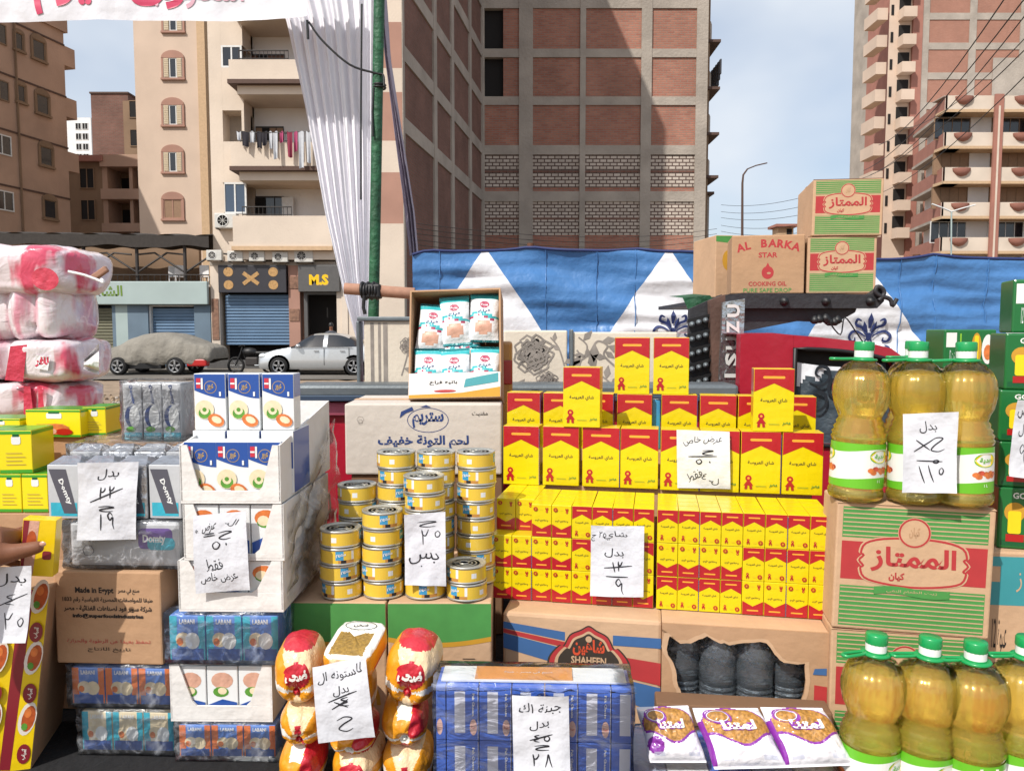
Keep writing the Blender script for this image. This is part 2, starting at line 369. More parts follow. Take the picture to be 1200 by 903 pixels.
def railing(b, x0, x1, y, z0, z1, n=14, name='railing', m='iron'):
    q = MB(); q.tube([(x0, y, z1), (x1, y, z1)], .025, m, 6); q.tube([(x0, y, z0+.05), (x1, y, z0+.05)], .02, m, 6)
    for i in range(n+1): x = x0+(x1-x0)*i/n; q.tube([(x, y, z0), (x, y, z1)], .012, m, 4)
    return q.build(name, b, world=True)
def part(b, name, boxes, m, c=0):
    q = MB()
    for bx in boxes: q.box(*bx, m, c)
    return q.build(name, b, world=True)

# ---- the tall bare brick building and its long wing
D = 47.7
def bx(px): return at(px, 387, D).x
def bz(py): return at(600, py, D).z
BB = thing('brick_building', 'tall unfinished brick block with grey concrete frame, a diagonal shadow across it', 'building', (5, D, 0))
TOP = 36.0; x0, x1 = bx(566), bx(824)
part(BB, 'wall_core', [(x0-3, x1-.1, D+.45, D+14, 0, TOP)], 'concrete')
cols = [(566, 568.5), (608, 624), (678, 684.5), (748, 760), (811, 824)]
for a, c in cols: part(BB, 'concrete_column', [(bx(a), bx(c), D-.02, D+.5, 0, TOP)], 'concrete')
beams = [(-300, -290), (-240, -230), (-178, -168), (-115, -105), (-56, -46), (-1, 9.5), (57, 67), (113, 123), (170, 181), (224, 236)]
for a, c in beams: part(BB, 'concrete_beam', [(bx(566), bx(824), D+.02, D+.5, bz(c), bz(a))], 'concrete')
part(BB, 'concrete_beam', [(bx(566), bx(824), D+.05, D+.5, 0, 1.4)], 'concrete')
cells = [(568.5, 608), (624, 678), (684.5, 748), (760, 811)]
rows = [(-168, -115), (-105, -56), (-46, -1), (9.5, 57), (67, 113), (123, 170), (181, 224), (236, 280), (280, 400)]
for ri, (t_, b_) in enumerate(rows):
    for ci, (a, c) in enumerate(cells):
        zt, zb = bz(t_), max(bz(b_), 0)
        m = 'brick_white' if ri in (6, 7) else 'brick_red'
        if ri in (6, 7):
            part(BB, 'brick_panel', [(bx(a), bx(c), D+.1, D+.5, zb+.25, zt)], 'brick_white'); part(BB, 'brick_course', [(bx(a), bx(c), D+.12, D+.5, zb, zb+.25)], 'brick_red')
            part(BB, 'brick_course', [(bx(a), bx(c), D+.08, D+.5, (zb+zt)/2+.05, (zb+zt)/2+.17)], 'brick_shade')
        elif ci == 0 and ri in (3, 4):
            part(BB, 'brick_panel', [(bx(590), bx(c), D+.1, D+.5, zb, zt)], m)
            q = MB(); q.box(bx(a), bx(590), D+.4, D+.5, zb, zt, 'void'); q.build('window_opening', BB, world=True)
        else:
            part(BB, 'brick_panel', [(bx(a), bx(c), D+.1, D+.5, zb, zt)], m)
# wing running towards the camera; its inner wall is in shade
WA = Vector((at(475, 387, 31).x, 31, 0)); WB = Vector((bx(567), D, 0)); wdv = (WB-WA); wL = wdv.length; wdv.normalize(); wnrm = Vector((wdv.y, -wdv.x, 0))
XW = Matrix((wdv.to_4d(), (-wnrm).to_4d(), Vector((0,0,1,0)), (0,0,0,1))).transposed()
for i in range(3): XW[3][i] = 0
XW.translation = WA; XW[3][3] = 1
def wpart(name, boxes, m):
    q = MB()
    for b in boxes: q.box(*b, m, X=XW)
    return q.build(name, BB, world=True)
wpart('wall_core', [(0.7, wL, .3, 2.6, 0, TOP)], 'concrete')
wcols = [0, .31, .52, .78, 1]
for k in wcols: wpart('concrete_column', [(max(0, k*wL-.28), min(wL, k*wL+.28), 0, .35, 0, TOP)], 'concrete')
zl = [0.6]+[(bz(a)+bz(c))/2 for a, c in beams[::-1] if (bz(a)+bz(c))/2 < TOP]
for z in zl: wpart('concrete_beam', [(0, wL, .02, .35, z-.3, z+.3)], 'concrete')
for za, zb in zip(zl, zl[1:]):
    for k, (ka, kb) in enumerate(zip(wcols, wcols[1:])):
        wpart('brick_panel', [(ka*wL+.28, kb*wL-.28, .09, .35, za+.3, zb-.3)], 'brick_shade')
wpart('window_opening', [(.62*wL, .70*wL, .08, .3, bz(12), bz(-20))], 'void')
wpart('parapet', [(0, wL, .01, .4, TOP, TOP+.9)], 'concrete')
# front strip of the wing, painted in pink and cream bands, in sunlight
fx0, fx1 = at(395, 387, 31).x, at(474, 387, 31).x
def fz(py): return at(600, py, 31).z
bands = [(420, 262, 'cream_light'), (262, 202, 'pink'), (202, 165, 'cream_light'), (165, 108, 'pink'), (108, 80, 'cream_light'), (80, 26, 'pink'), (26, -6, 'cream_light'), (-6, -70, 'pink'), (-70, -110, 'cream_light'), (-110, -300, 'pink')]
for a, c, m in bands: part(BB, 'painted_band', [(fx0, fx1, 31, 31.6, max(fz(a), .13), fz(c))], m)
part(BB, 'wall_core', [(fx0, fx1+.02, 31.61, 37, fz(-300), TOP), (fx0, fx1+.02, 31.61, 37, .13, fz(-300))], 'concrete')
part(BB, 'painted_band', [(fx0, fx1, 31, 31.6, fz(-300), TOP)], 'cream_light')
# shaded flank with curved balconies on the right
for i, (t_, b_) in enumerate([(-60, -40), (0, 42), (62, 98), (112, 152), (168, 203)]):
    zt, zb = bz(t_), bz(b_)
    q = MB(); n = 8
    xs = bx(824)
    P = [(xs+.0, D+.6)]+[(xs+.75*sin(pi*k/n)**.6, D+.6+4*k/n) for k in range(1, n)]+[(xs, D+4.6)]
    V = [(x, y, zb) for x, y in P]+[(x, y, zb+(zt-zb)*.6) for x, y in P]; N = len(P)
    q.add(V, [(k, k+1, N+k+1, N+k) for k in range(N-1)]+[list(range(N))[::-1], list(range(N, 2*N))], 'concrete'); q.build('balcony', BB, world=True)
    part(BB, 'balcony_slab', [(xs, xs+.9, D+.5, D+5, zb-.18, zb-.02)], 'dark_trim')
part(BB, 'side_wall', [(bx(824)+.001, bx(829), D+.6, D+13, 0, TOP)], 'oldwall')
part(BB, 'stair_turret', [(bx(829)+.01, bx(838), D+2, D+6, 0, bz(222))], 'concrete'); part(BB, 'turret_cap', [(bx(824)+.01, bx(842), D+1.6, D+6.4, bz(222)+.001, bz(219))], 'dark_trim')
# washing on its balcony
q = MB()
for k in range(6): q.box(bx(826)+.9, bx(826)+1.0+.06*k, D+1+.5*k, D+1.3+.5*k, bz(80)-.2*(k % 3), bz(62), 'sign_dark', .03)
tag(q.build('laundry'), 'dark clothes hung off a balcony of the tall brick block', 'laundry')

# ---- balcony building with shops (31 m away)
D3 = 31.0
def X3(px): return at(px, 387, D3).x
def Z3(py): return at(600, py, D3).z
B3 = thing('apartment_building', 'cream apartment block with stacked white balconies above two small shops', 'building', (X3(320), D3+.2, .13))
L3, R3 = X3(248), X3(395)-.02
part(B3, 'wall', [(L3, X3(263), D3+.4, D3+9, Z3(320), 26)], 'cream_light')
q = MB()
for za, zb in [(320, 249), (212, 163), (126, 75), (49, -5)]: q.box(X3(263)+.001, X3(288), D3+.402, D3+9, Z3(za), Z3(zb), 'cream_light')
q.box(X3(263)+.001, X3(288), D3+.402, D3+9, Z3(-5)+.01, 26, 'cream_light'); q.build('wall', B3, world=True)
wframe(B3, (X3(275), D3+.45, Z3(62)), 24*D3/F, 25*D3/F, leaves=2); wframe(B3, (X3(275), D3+.45, Z3(230)), 27*D3/F, 36*D3/F, glass='glass_blue', leaves=2)
part(B3, 'recess', [(X3(263), X3(288), D3+1.2, D3+1.4, Z3(163), Z3(126))], 'concrete'); part(B3, 'recess', [(X3(263)+.001, X3(288), D3+.6, D3+1.4, Z3(126)-.02, Z3(126)-.01), (X3(285), X3(288), D3+.402, D3+1.4, Z3(163), Z3(126))], 'cream_light')
part(B3, 'wall_core', [(X3(263), X3(288), D3+1.42, D3+9, Z3(320), 26)], 'concrete')
part(B3, 'back_wall', [(X3(288)+.01, R3, D3+1.6, D3+9, Z3(320), 26)], 'whitewall')
flo = [(-70, -14), (12, 75), (105, 163), (200, 255)]    # (ceiling row, parapet top row) of each balcony
par = [(-14, 10, 0), (75, 98, 12), (170, 198, 0), (255, 290, 0)]
for i, (t_, b_, _) in enumerate(par):
    part(B3, 'balcony', [(X3(281), R3, D3-.5, D3-.38, Z3(b_), Z3(t_)), (X3(281)+.001, X3(281)+.12, D3-.379, D3+.6, Z3(b_), Z3(t_))], 'cream_light')
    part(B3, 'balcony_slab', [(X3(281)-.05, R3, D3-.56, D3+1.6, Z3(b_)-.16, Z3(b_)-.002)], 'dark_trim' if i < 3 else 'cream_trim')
    part(B3, 'balcony_soffit', [(X3(288), R3, D3-.3, D3+1.6, Z3(b_)-.5, Z3(b_)-.17)], 'cream_light')
    railing(B3, X3(292), X3(348), D3-.44, Z3(t_)+.002, Z3(t_)+.35, 12)
for (a, c, t_, b_, m) in [(300, 340, 47, 98, 'wood_brown'), (305, 337, 136, 190, 'shutter_brown'), (294, 336, 222, 285, 'glass_dark'), (304, 338, -42, 5, 'wood_brown')]:
    q = MB(); xa, xb, za, zb = X3(a)*1.05, X3(c)*1.05, Z3(b_), Z3(t_)
    q.box(xa, xb, D3+1.55, D3+1.62, za, zb, 'iron'); do = q.build('balcony_door', B3, world=True)
    q = MB(); n = 4
    for k in range(n): q.box(xa+(xb-xa)*(k+.06)/n, xa+(xb-xa)*(k+.94)/n, D3+1.5, D3+1.548, za+.1, zb-.08, m if (k != 1) else 'void')
    q.build('door_leaf', do)
q = MB(); q.box(X3(322), X3(336), D3+1.3, D3+1.36, Z3(280), Z3(224), 'frame_white', .02); q.build('curtain_or_reflection', B3, world=True)
# ground floor: pilasters, lintel, signs, shutters
part(B3, 'pilaster', [(L3, X3(258), D3, D3+1, .13, Z3(311))], 'cream_light'); part(B3, 'pilaster', [(X3(339), X3(352), D3, D3+1, .13, Z3(311))], 'pink')
part(B3, 'lintel', [(L3, R3, D3-.02, D3+1.2, Z3(311)+.001, Z3(290)-.55)], 'concrete'); part(B3, 'pilaster', [(X3(401), X3(408), D3-.05, D3+1, .13, Z3(311))], 'cream_light')
for py in (330, 368): part(B3, 'patterned_tile', [(X3(340), X3(351), D3-.03, D3-.002, Z3(py+8), Z3(py-6))], 'pattern_brown')
part(B3, 'patterned_tile', [(X3(249), X3(257), D3-.03, D3-.002, Z3(398), Z3(350))], 'pattern_brown')
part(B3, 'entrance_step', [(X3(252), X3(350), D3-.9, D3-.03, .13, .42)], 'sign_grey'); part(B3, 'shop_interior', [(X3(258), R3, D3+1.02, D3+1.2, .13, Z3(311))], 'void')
q = MB(); za, zb = Z3(404), Z3(345); k = 0; z = za
q.box(X3(262), X3(338), D3+.3, D3+.34, za, zb, 'shutter_blue')
while z < zb-.05: q.box(X3(262), X3(338), D3+.24, D3+.302, z, z+.09, 'shutter_blue', .015); z += .125
q.build('roller_shutter', B3, world=True)
s = MB(); s.box(X3(259), X3(338), D3-.16, D3-.022, Z3(343), Z3(311), 'sign_dark', .02); so_ = s.build('sign_board', B3, world=True)
s = MB(); fr = lambda x, y, o: (x, D3-.17-o, y)
r_ = 5.6*D3/F
for px in (271, 323):
    for py in (319, 334): s.flat(ell(X3(px), Z3(py), r_, r_*.95), 'sign_gold', fr, 0)
for d in (-1, 1): s.flat(stroke([(X3(297)-d*.3, Z3(333)), (X3(297)+d*.3, Z3(320))], .15), 'sign_gold', fr, .003*(d+1))
s.build('lettering', so_)
s = MB(); s.box(X3(352), X3(400), D3-.2, D3-.05, Z3(342), Z3(311), 'sign_grey', .02); so_ = s.build('sign_board', B3, world=True)
s = MB(); s.flat(text('M.S', h=.42, cx=X3(376), cy=Z3(328), bold=.05), 'yellow_letter', lambda x, y, o: (x, D3-.212, y), 0); s.flat(text('M.S', h=.42, cx=X3(376)+.02, cy=Z3(328)-.02, bold=.05), 'cream_trim', lambda x, y, o: (x, D3-.207, y), 0); s.build('lettering', so_)
part(B3, 'door_frame', [(X3(356), X3(360), D3+.1, D3+.3, .13, Z3(345)), (X3(397), X3(400), D3+.1, D3+.3, .13, Z3(345)), (X3(356), X3(400), D3+.09, D3+.3, Z3(345)+.001, Z3(342))], 'sign_grey')

# air conditioners
def make_ac():
    t = thing('air_conditioner', 'white air conditioner unit', 'air conditioner')
    b = MB(); b.box(-.42, .42, -.16, .16, 0, .56, 'ac_white', .03); b.build('casing', t)
    b = MB(); b.tube([(-.1+.21*cos(a*pi/12), -.165, .28+.21*sin(a*pi/12)) for a in range(24)], .018, 'frame_white', 6, closed=True)
    b.lathe([(.0, 0), (.2, .0)], 'iron', 20, X=Matrix.Translation((-.1, -.162, .28)) @ Matrix.Rotation(pi/2, 4, 'X'))
    for k in range(8): b.box(0, .2, -.006, 0, -.008, .008, 'ac_white', X=Matrix.Translation((-.1, -.166, .28)) @ Matrix.Rotation(k*pi/4, 4, 'Y'))
    b.build('fan_grille', t)
    b = MB(); b.box(-.36, -.32, -.2, .35, -.04, -.002, 'iron'); b.box(.32, .36, -.2, .35, -.04, -.002, 'iron'); b.build('bracket', t)
    return t
ac = make_ac()
spots = [(257, 306, 0, 'leftmost of the row of units above the gold figured shop sign', .0), (281, 307, 0, 'second unit from the left above the dark shop sign', .02), (306, 307, 0, 'unit above the middle of the dark shop sign', 0), (333, 308, 0, 'unit above the right end of the dark shop sign', 0), (360, 308, .25, 'larger unit at the upper left of the M.S sign', .05)]
for i, (px, pb, sc, lb, dy) in enumerate(spots):
    o = ac if i == 0 else dup(ac, (0,0,0)); o.location = (X3(px), D3-.25+dy, Z3(pb)); o.scale = (.72+sc*.6,)*3
    o['label'] = 'white air conditioner, '+lb; o['group'] = 'air conditioners on the balcony building'
o = dup(ac, (X3(267), D3+.2, Z3(267)), label='white air conditioner on the cream wall under the blue glass window', scale=(1.05,)*3); o['group'] = 'air conditioners on the balcony building'

# washing line on the middle balcony
cl = thing('clothes_line', 'line of dark, pink and white washing along the middle balcony', 'laundry', (X3(325), D3-.7, Z3(160)))
q = MB(); q.tube([(X3(290), D3-.72, Z3(160)), (X3(325), D3-.74, Z3(161)), (X3(372), D3-.72, Z3(160))], .012, 'iron', 4); q.build('line', cl, world=True)
mat('cloth_black', '#2b2830', .9, bs=20); mat('cloth_pink', '#b04a72', .9, bs=20); mat('cloth_grey', '#c9ccd2', .9, bs=20); mat('cloth_red', '#8c2f48', .9, bs=20)
for px, w_, h_, m in [(293,5,9,'cloth_grey'),(300,8,16,'cloth_black'),(308,5,12,'cloth_grey'),(316,6,18,'cloth_black'),(322,6,15,'cloth_black'),(329,4,19,'cloth_grey'),(334,5,30,'cloth_grey'),(341,4,12,'cloth_pink'),(350,6,28,'cloth_red'),(357,4,22,'cloth_pink'),(363,6,40,'cloth_grey'),(371,5,34,'cloth_grey')]:
    q = MB(); ww, hh, xx, zz = w_*D3/F, h_*D3/F, X3(px), Z3(160); ph = random.random()*6
    q.grid(lambda u, v: (xx+(u-.5)*ww*(1-.15*v), D3-.735+.05*sin(u*7+ph)*v, zz-hh*v+.03*sin(5*u+ph)), 6, 5, m); q.build('garment', cl, world=True)

# ---- narrow cream block behind, with arched shutters (50 m)
D2 = 50.0
def P2(px, py, Dd=D2): return at(px, py, Dd)
B2 = thing('apartment_building', 'plain cream block with a column of arched white shuttered windows', 'building', (P2(205, 387).x, D2, 0))
xa, xb = P2(168, 387).x, P2(241, 387).x
part(B2, 'wall', [(xa, xb, D2, D2+10, 0, P2(0,-60).z)], 'cream'); part(B2, 'pilaster', [(xb+.001, P2(250, 387).x, D2-.15, D2+10, 0, P2(0,-60).z)], 'cream_trim')
for py in (25, 80, 135, 190): wframe(B2, (P2(203, py).x, D2-.01, P2(0, py).z), 1.2, 1.25, frame='frame_white', leaves=3, arch='pink', shut='shutter_cream')
wframe(B2, (P2(203, 245).x, D2-.01, P2(0, 245).z), 1.2, 1.25, frame='pink', glass='shutter_brown', leaves=2, arch='pink')
for t_, b_ in ((28, 70), (97, 120), (152, 172), (206, 228), (258, 282)):
    part(B2, 'balcony', [(P2(154, 0).x, xa-.001, D2+.3, D2+4, P2(0, b_).z, P2(0, t_).z)], 'cream')
# ---- left block, long side wall in shade
Pn, Pf = Vector((at(-6, 387, 44.5).x, 44.5, 0)), Vector((at(88, 387, 50.4).x, 50.4, 0))
d_ = (Pf-Pn); LL = d_.length; d_.normalize(); nr = Vector((d_.y, -d_.x, 0))
B1 = thing('apartment_building', 'brown plastered block at the far left with small arched windows', 'building', tuple((Pn+Pf)/2))
XB = Matrix(((d_.x, -nr.x, 0, Pn.x), (d_.y, -nr.y, 0, Pn.y), (0, 0, 1, 0), (0, 0, 0, 1)))
def b1(name, bxs, m):
    q = MB()
    for b in bxs: q.box(*b, m, X=XB)
    return q.build(name, B1, world=True)
b1('wall', [(-6, LL, 0, 9, 0, 20.4)], 'brownwall')
for z in [19.6, 16.4, 13.2, 10, 6.8]: b1('floor_band', [(-6, LL+.02, -.05, -.002, z-.05, z+.05)], 'dark_trim')
b1('parapet', [(-6, LL+.2, -.15, 9, 20.401, 21.4)], 'brownwall'); b1('drain_pipe', [(LL*.36, LL*.37, -.15, -.02, 2, 20.2)], 'oldwall')
for i, z in enumerate([18.6, 15.4, 12.3, 9.1, 6.0]):
    for k, s_ in enumerate((.17, .66)):
        p = Pn+d_*LL*(s_+.02*i*(k == 1))-d_*(0); wframe(B1, (p.x-nr.x*-.01, p.y-nr.y*-.01, z), .95 if k else 1.3, 1.15, frame='frame_white' if k == 0 and i > 1 else 'oldwall', leaves=2 if k == 0 else 1, arch='oldwall' if k else False, ax=d_, out=nr)
for z in (15.6, 12.6): 
    p = Pn+d_*LL*.42; wframe(B1, (p.x, p.y, z+3), .6, 1.0, frame='oldwall', leaves=1, arch='oldwall', ax=d_, out=nr)
for z in (19.8, 16.6, 13.2): b1('balcony', [(LL+.001, LL+.9, 0, 4, z-1.4, z-.2)], 'brownwall')
# ---- older block in the gap, and the pinkish one behind it
B5 = thing('apartment_building', 'old brown low block with deep arched balconies in shade', 'building', (P2(125, 387, 57).x, 57, 0)); D5 = 57
def g5(a, c, t_, b_, y0, y1, m, name): part(B5, name, [(P2(a,0,D5).x, P2(c,0,D5).x, D5+y0, D5+y1, max(0, P2(0,b_,D5).z), P2(0,t_,D5).z)], m)
g5(68, 112, 190, 460, 0, 8, 'oldwall', 'wall'); g5(112, 170, 181, 460, 2, 8, 'oldwall', 'back_wall'); g5(112, 118, 195, 460, .01, 2, 'brownwall', 'pillar'); g5(144, 148, 195, 460, .01, 2, 'brownwall', 'pillar'); g5(166, 172, 195, 460, .01, 2, 'brownwall', 'pillar')
g5(82, 116, 183, 190, -.4, 1, 'salmon', 'cornice')
for t_, b_ in ((182, 196), (222, 234), (262, 272)): g5(112, 172, t_, b_, -.3, 1.99, 'brownwall', 'balcony')
for px, py in ((94, 209), (94, 246), (130, 214), (158, 214), (130, 252), (158, 250)):
    wframe(B5, (P2(px, 0, D5).x, D5-.01+(2 if px > 112 else 0), P2(0, py, D5).z), 1.1 if px < 112 else 1.5, 1.5, frame='oldwall', glass='void')
B6 = thing('apartment_building', 'small pinkish brick block rising behind the old brown one', 'building', (P2(130, 387, 70).x, 70, 0)); D6 = 70
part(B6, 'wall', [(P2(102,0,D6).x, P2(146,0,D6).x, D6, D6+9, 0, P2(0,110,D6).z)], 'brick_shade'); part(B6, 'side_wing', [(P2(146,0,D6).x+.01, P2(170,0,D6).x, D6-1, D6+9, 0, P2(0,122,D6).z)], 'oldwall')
part(B6, 'roof_edge', [(P2(101,0,D6).x, P2(147,0,D6).x, D6-.1, D6+9, P2(0,110,D6).z+.001, P2(0,108,D6).z)], 'dark_trim')
for py in (132, 165): wframe(B6, (P2(162,0,D6).x, D6-1.02, P2(0,py,D6).z), 1.3, 1.5, frame='oldwall', glass='void')
B7 = thing('apartment_building', 'distant pale block seen through the gap past the left block', 'building', (P2(92, 387, 120).x, 120, 0)); D7 = 120
part(B7, 'wall', [(P2(70,0,D7).x, P2(101,0,D7).x, D7, D7+10, 0, P2(0,138,D7).z)], 'whitewall')
for py in (148, 160, 172, 184):
    for px in (86, 94): wframe(B7, (P2(px,0,D7).x, D7-.01, P2(0,py,D7).z), .9, 1, glass='void')

# ---- far right: tall brick tower with cream balconies (80 m)
D8 = 80.0
def X8(px): return at(px, 387, D8).x
def Z8(py): return at(600, py, D8).z
B8 = thing('apartment_building', 'very tall brick tower with a cream balcony front, farthest right', 'building', (X8(1110), D8, 0))
part(B8, 'wall_core', [(X8(1068), X8(1300), D8+.4, D8+16, 0, Z8(-90))], 'concrete')
for a in (1068, 1122, 1180, 1240): part(B8, 'concrete_column', [(X8(a), X8(a+8), D8, D8+.42, 0, Z8(-90))], 'concrete')
part(B8, 'concrete_column', [(X8(1057), X8(1068)-.001, D8-.1, D8+10, 0, Z8(-90))], 'salmon')
ys = list(range(-90, 300, 35))
for k, y in enumerate(ys):
    part(B8, 'concrete_beam', [(X8(1068), X8(1300), D8+.03, D8+.42, Z8(y+8), Z8(y))], 'concrete')
    for a, c in ((1076, 1122), (1130, 1180), (1188, 1240)): part(B8, 'brick_panel', [(X8(a), X8(c), D8+.1, D8+.42, Z8(y+35), Z8(y+8))], 'brick_far')
part(B8, 'plaster_patch', [(X8(1150), X8(1240), D8-.05, D8-.01, Z8(112), Z8(68))], 'concrete')
W8 = True
for k in range(11):
    y = -65+32*k
    part(B8, 'balcony', [(X8(1019)-.2*k*0, X8(1031)-.001, D8+.5, D8+3.5, Z8(y+22), Z8(y+8))], 'cream'); part(B8, 'balcony', [(X8(1041), X8(1056), D8-1.0, D8+.19, Z8(y+25), Z8(y+13))], 'cream')
    part(B8, 'dark_opening', [(X8(1042), X8(1055), D8+.15, D8+.19, Z8(y+12), Z8(y-2))], 'void'); part(B8, 'dark_opening', [(X8(1033), X8(1036), D8+.15, D8+.19, Z8(y+18), Z8(y+6))], 'void')
# ---- far right: cream and salmon balcony block in front of it (68 m)
D9 = 68.0
def X9(px): return at(px, 387, D9).x
def Z9(py): return at(600, py, D9).z
B9 = thing('apartment_building', 'cream and salmon corner block with bands of balconies and half-round planters', 'building', (X9(1140), D9, 0))
xl, xr = X9(1098), X9(1290); yl = 77.0; xll = at(1064, 387, yl).x
part(B9, 'back_wall', [(xl+1.2, xr, D9+1.6, D9+2.2, 0, Z9(116)), (xl+5, xr, D9+2.201, D9+14, 0, Z9(116)-.03)], 'whitewall')
def pris(P, z0, z1, m, name, par=B9):
    q = MB(); N = len(P); V = [(x, y, z0) for x, y in P]+[(x, y, z1) for x, y in P]
    q.add(V, [(k, (k+1) % N, N+(k+1) % N, N+k) for k in range(N)]+[list(range(N))[::-1], list(range(N, 2*N))], m); return q.build(name, par, world=True)
pris([(xl+1.3, D9+2.21), (xl+4.9, D9+2.21), (xll+6, yl+2), (xll+1.2, yl)], 0, Z9(116)-.02, 'whitewall', 'back_wall')
pr = [(112, 128), (155, 171), (196, 212), (237, 253), (278, 294), (320, 336)]
for i, (t_, b_) in enumerate(pr):
    zt, zb = Z9(t_), Z9(b_)
    part(B9, 'balcony', [(xl, xr, D9, D9+.14, zb, zt)], 'cream_light'); part(B9, 'balcony_slab', [(xl, xr, D9-.05, D9+1.59, zb-.25, zb-.01)], 'cream_trim')
    pris([(xl-.01, D9), (xl+.15, D9), (xll+.15, yl), (xll-.1, yl)], zb, zt, 'salmon', 'balcony'); pris([(xl-.01, D9-.05), (xl+1.4, D9-.04), (xll+1.5, yl), (xll-.2, yl)], zb-.25, zb-.01, 'concrete', 'balcony_slab')
    for px in (1119, 1187):
        q = MB(); q.lathe([(.01, -1.0), (.45, -.8), (.75, -.35), (.8, 0)], 'salmon', 14, X=Matrix.Translation((X9(px), D9-.02, zt-.1)) @ Matrix.Diagonal((1, .5, .7, 1)))
        q.lathe([(.0, .0), (.72, .02)], 'void', 12, X=Matrix.Translation((X9(px), D9-.02, zt-.1)) @ Matrix.Diagonal((1, .5, .7, 1))); q.build('planter', B9, world=True)
    if i < 5:
        for px, w_ in ((1118, 3.2), (1186, 3.2), (1240, 3)):
            m_ = ['glass_dark', 'shutter_brown', 'shutter_brown', 'glass_dark', 'glass_dark'][i]
            wframe(B9, (X9(px), D9+1.58, Z9((b_+pr[i+1][0])/2)-.3), w_, 1.9, frame='frame_white' if i > 2 else 'oldwall', glass=m_, leaves=4)
for px in (1153, 1212): part(B9, 'pilaster', [(X9(px), X9(px+10), D9-.25, D9-.06, 0, Z9(111))], 'salmon'); part(B9, 'pilaster_stripe', [(X9(px+4), X9(px+6), D9-.3, D9-.251, 0, Z9(125))], 'cream_light')
part(B9, 'roof', [(xl, xr, D9+.3, D9+2.2, Z9(112), Z9(111))], 'concrete')
pris([(X8(1031), D8+.2), (X8(1057)-.001, D8+.2), (X8(1057)+2, D8+10), (X8(1031)+5, D8+10)], 0, Z8(-90), 'cream', 'wall', B8)
# small rooftop hut on the horizon
B10 = thing('rooftop_hut', 'small square hut with a flat overhanging roof on the skyline', 'hut', tuple(at(921, 387, 90).xy)+(0,))
a_, c_ = at(912, 266, 90), at(930, 266, 90); part(B10, 'wall', [(a_.x, c_.x, 90, 92, 0, a_.z)], 'cream_trim'); part(B10, 'roof', [(a_.x-.4, c_.x+.4, 89.5, 92.5, a_.z+.001, a_.z+.3)], 'salmon'); part(B10, 'opening', [((a_.x+c_.x)/2+.1, c_.x-.2, 89.96, 89.99, a_.z-1, a_.z-.2)], 'void')

# ---- low shop with roof terrace on the left (31 m)
S1 = thing('shop_building', 'low shop with a long pale fascia, blue shutters and a roof terrace', 'building', (X3(170), D3, .13)); 
sx0, sx1 = X3(-30), X3(247)
part(S1, 'fascia', [(sx0, sx1, D3-.25, D3-.05, Z3(357), Z3(330))], 'fascia', .03); part(S1, 'wall', [(sx0, sx1, D3+1, D3+9, .13, Z3(357)-.01)], 'teal_wall')
part(S1, 'terrace_slab', [(sx0, sx1, D3-.04, D3+9, Z3(357), Z3(336))], 'oldwall'); part(S1, 'terrace_back_wall', [(sx0, X3(165), D3+6, D3+6.3, Z3(336), Z3(262))], 'oldwall')
for a, c, m in ((-30, 40, 'teal_wall'), (90, 94, 'teal_wall'), (132, 136, 'teal_wall'), (136, 150, 'fascia'), (150, 174, 'teal_wall'), (228, 247, 'teal_wall')): part(S1, 'pier', [(X3(a), X3(c), D3, D3+.99, .13, Z3(357)-.012)], m)
for a, c, m in ((94, 132, 'shutter_grey'), (176, 227, 'shutter_blue'), (40, 90, 'shutter_grey')):
    q = MB(); q.box(X3(a), X3(c), D3+.3, D3+.35, .13, Z3(361), m); z = .16
    while z < Z3(361)-.1: q.box(X3(a), X3(c), D3+.25, D3+.301, z, z+.09, m, .015); z += .125
    q.build('roller_shutter', S1, world=True)
part(S1, 'shutter_frame', [(X3(174), X3(176), D3+.1, D3+.3, .13, Z3(359)), (X3(227), X3(229)-.02, D3+.1, D3+.3, .13, Z3(359)), (X3(174), X3(229)-.02, D3+.1, D3+.3, Z3(359)+.001, Z3(357)-.02)], 'frame_white')
mat('leaf_green', '#6d8a34', .8); mat('red_paint', '#b8262f', .4)
q = MB(); fr = lambda x, y, o: (x, D3-.256, y); q.flat(text('الشاه', h=.42, cx=X3(133), cy=Z3(341), bold=.03), 'leaf_green', fr, 0); q.flat(text('IGK', h=.3, cx=X3(114), cy=Z3(343)), 'sign_dark', fr, 0); q.flat(rect(X3(96), X3(105), Z3(352), Z3(334)), 'red_paint', fr, 0); q.build('lettering', S1, world=True)
CN = thing('canopy', 'long dark shade roof on posts over the terrace of the low shop', 'canopy', (X3(120), D3+1, Z3(336)))
q = MB(); q.grid(lambda u, v: (sx0+(X3(249)-sx0)*u, D3-.1+5.5*v, Z3(273)+.25*sin(v*pi)-.12*u+.05*sin(40*u)), 60, 6, 'canopy_dark')
q.grid(lambda u, v: (sx0+(X3(249)-sx0)*u, D3-.14, Z3(273)-.12*u-.02*sin(40*u)-.5*v*(.9+.1*sin(19*u))), 60, 2, 'canopy_dark'); q.build('awning', CN, world=True)
for px in (4, 100, 162, 218): q = MB(); q.tube([(X3(px), D3+.1, Z3(334)), (X3(px), D3+.1, Z3(276))], .07, 'iron', 8); q.build('post', CN, world=True)
for px in (100, 162, 218):
    for s_ in (-1, 1): q = MB(); q.tube([(X3(px)+s_*.06, D3+.1, Z3(318)), (X3(px)+s_*1.2, D3+.1, Z3(296)), (X3(px)+s_*1.9, D3+.1, Z3(298))], .04, 'iron', 6); q.build('brace', CN, world=True)
q = MB(); railpts = [(sx0, Z3(332)), (X3(247), Z3(332))]
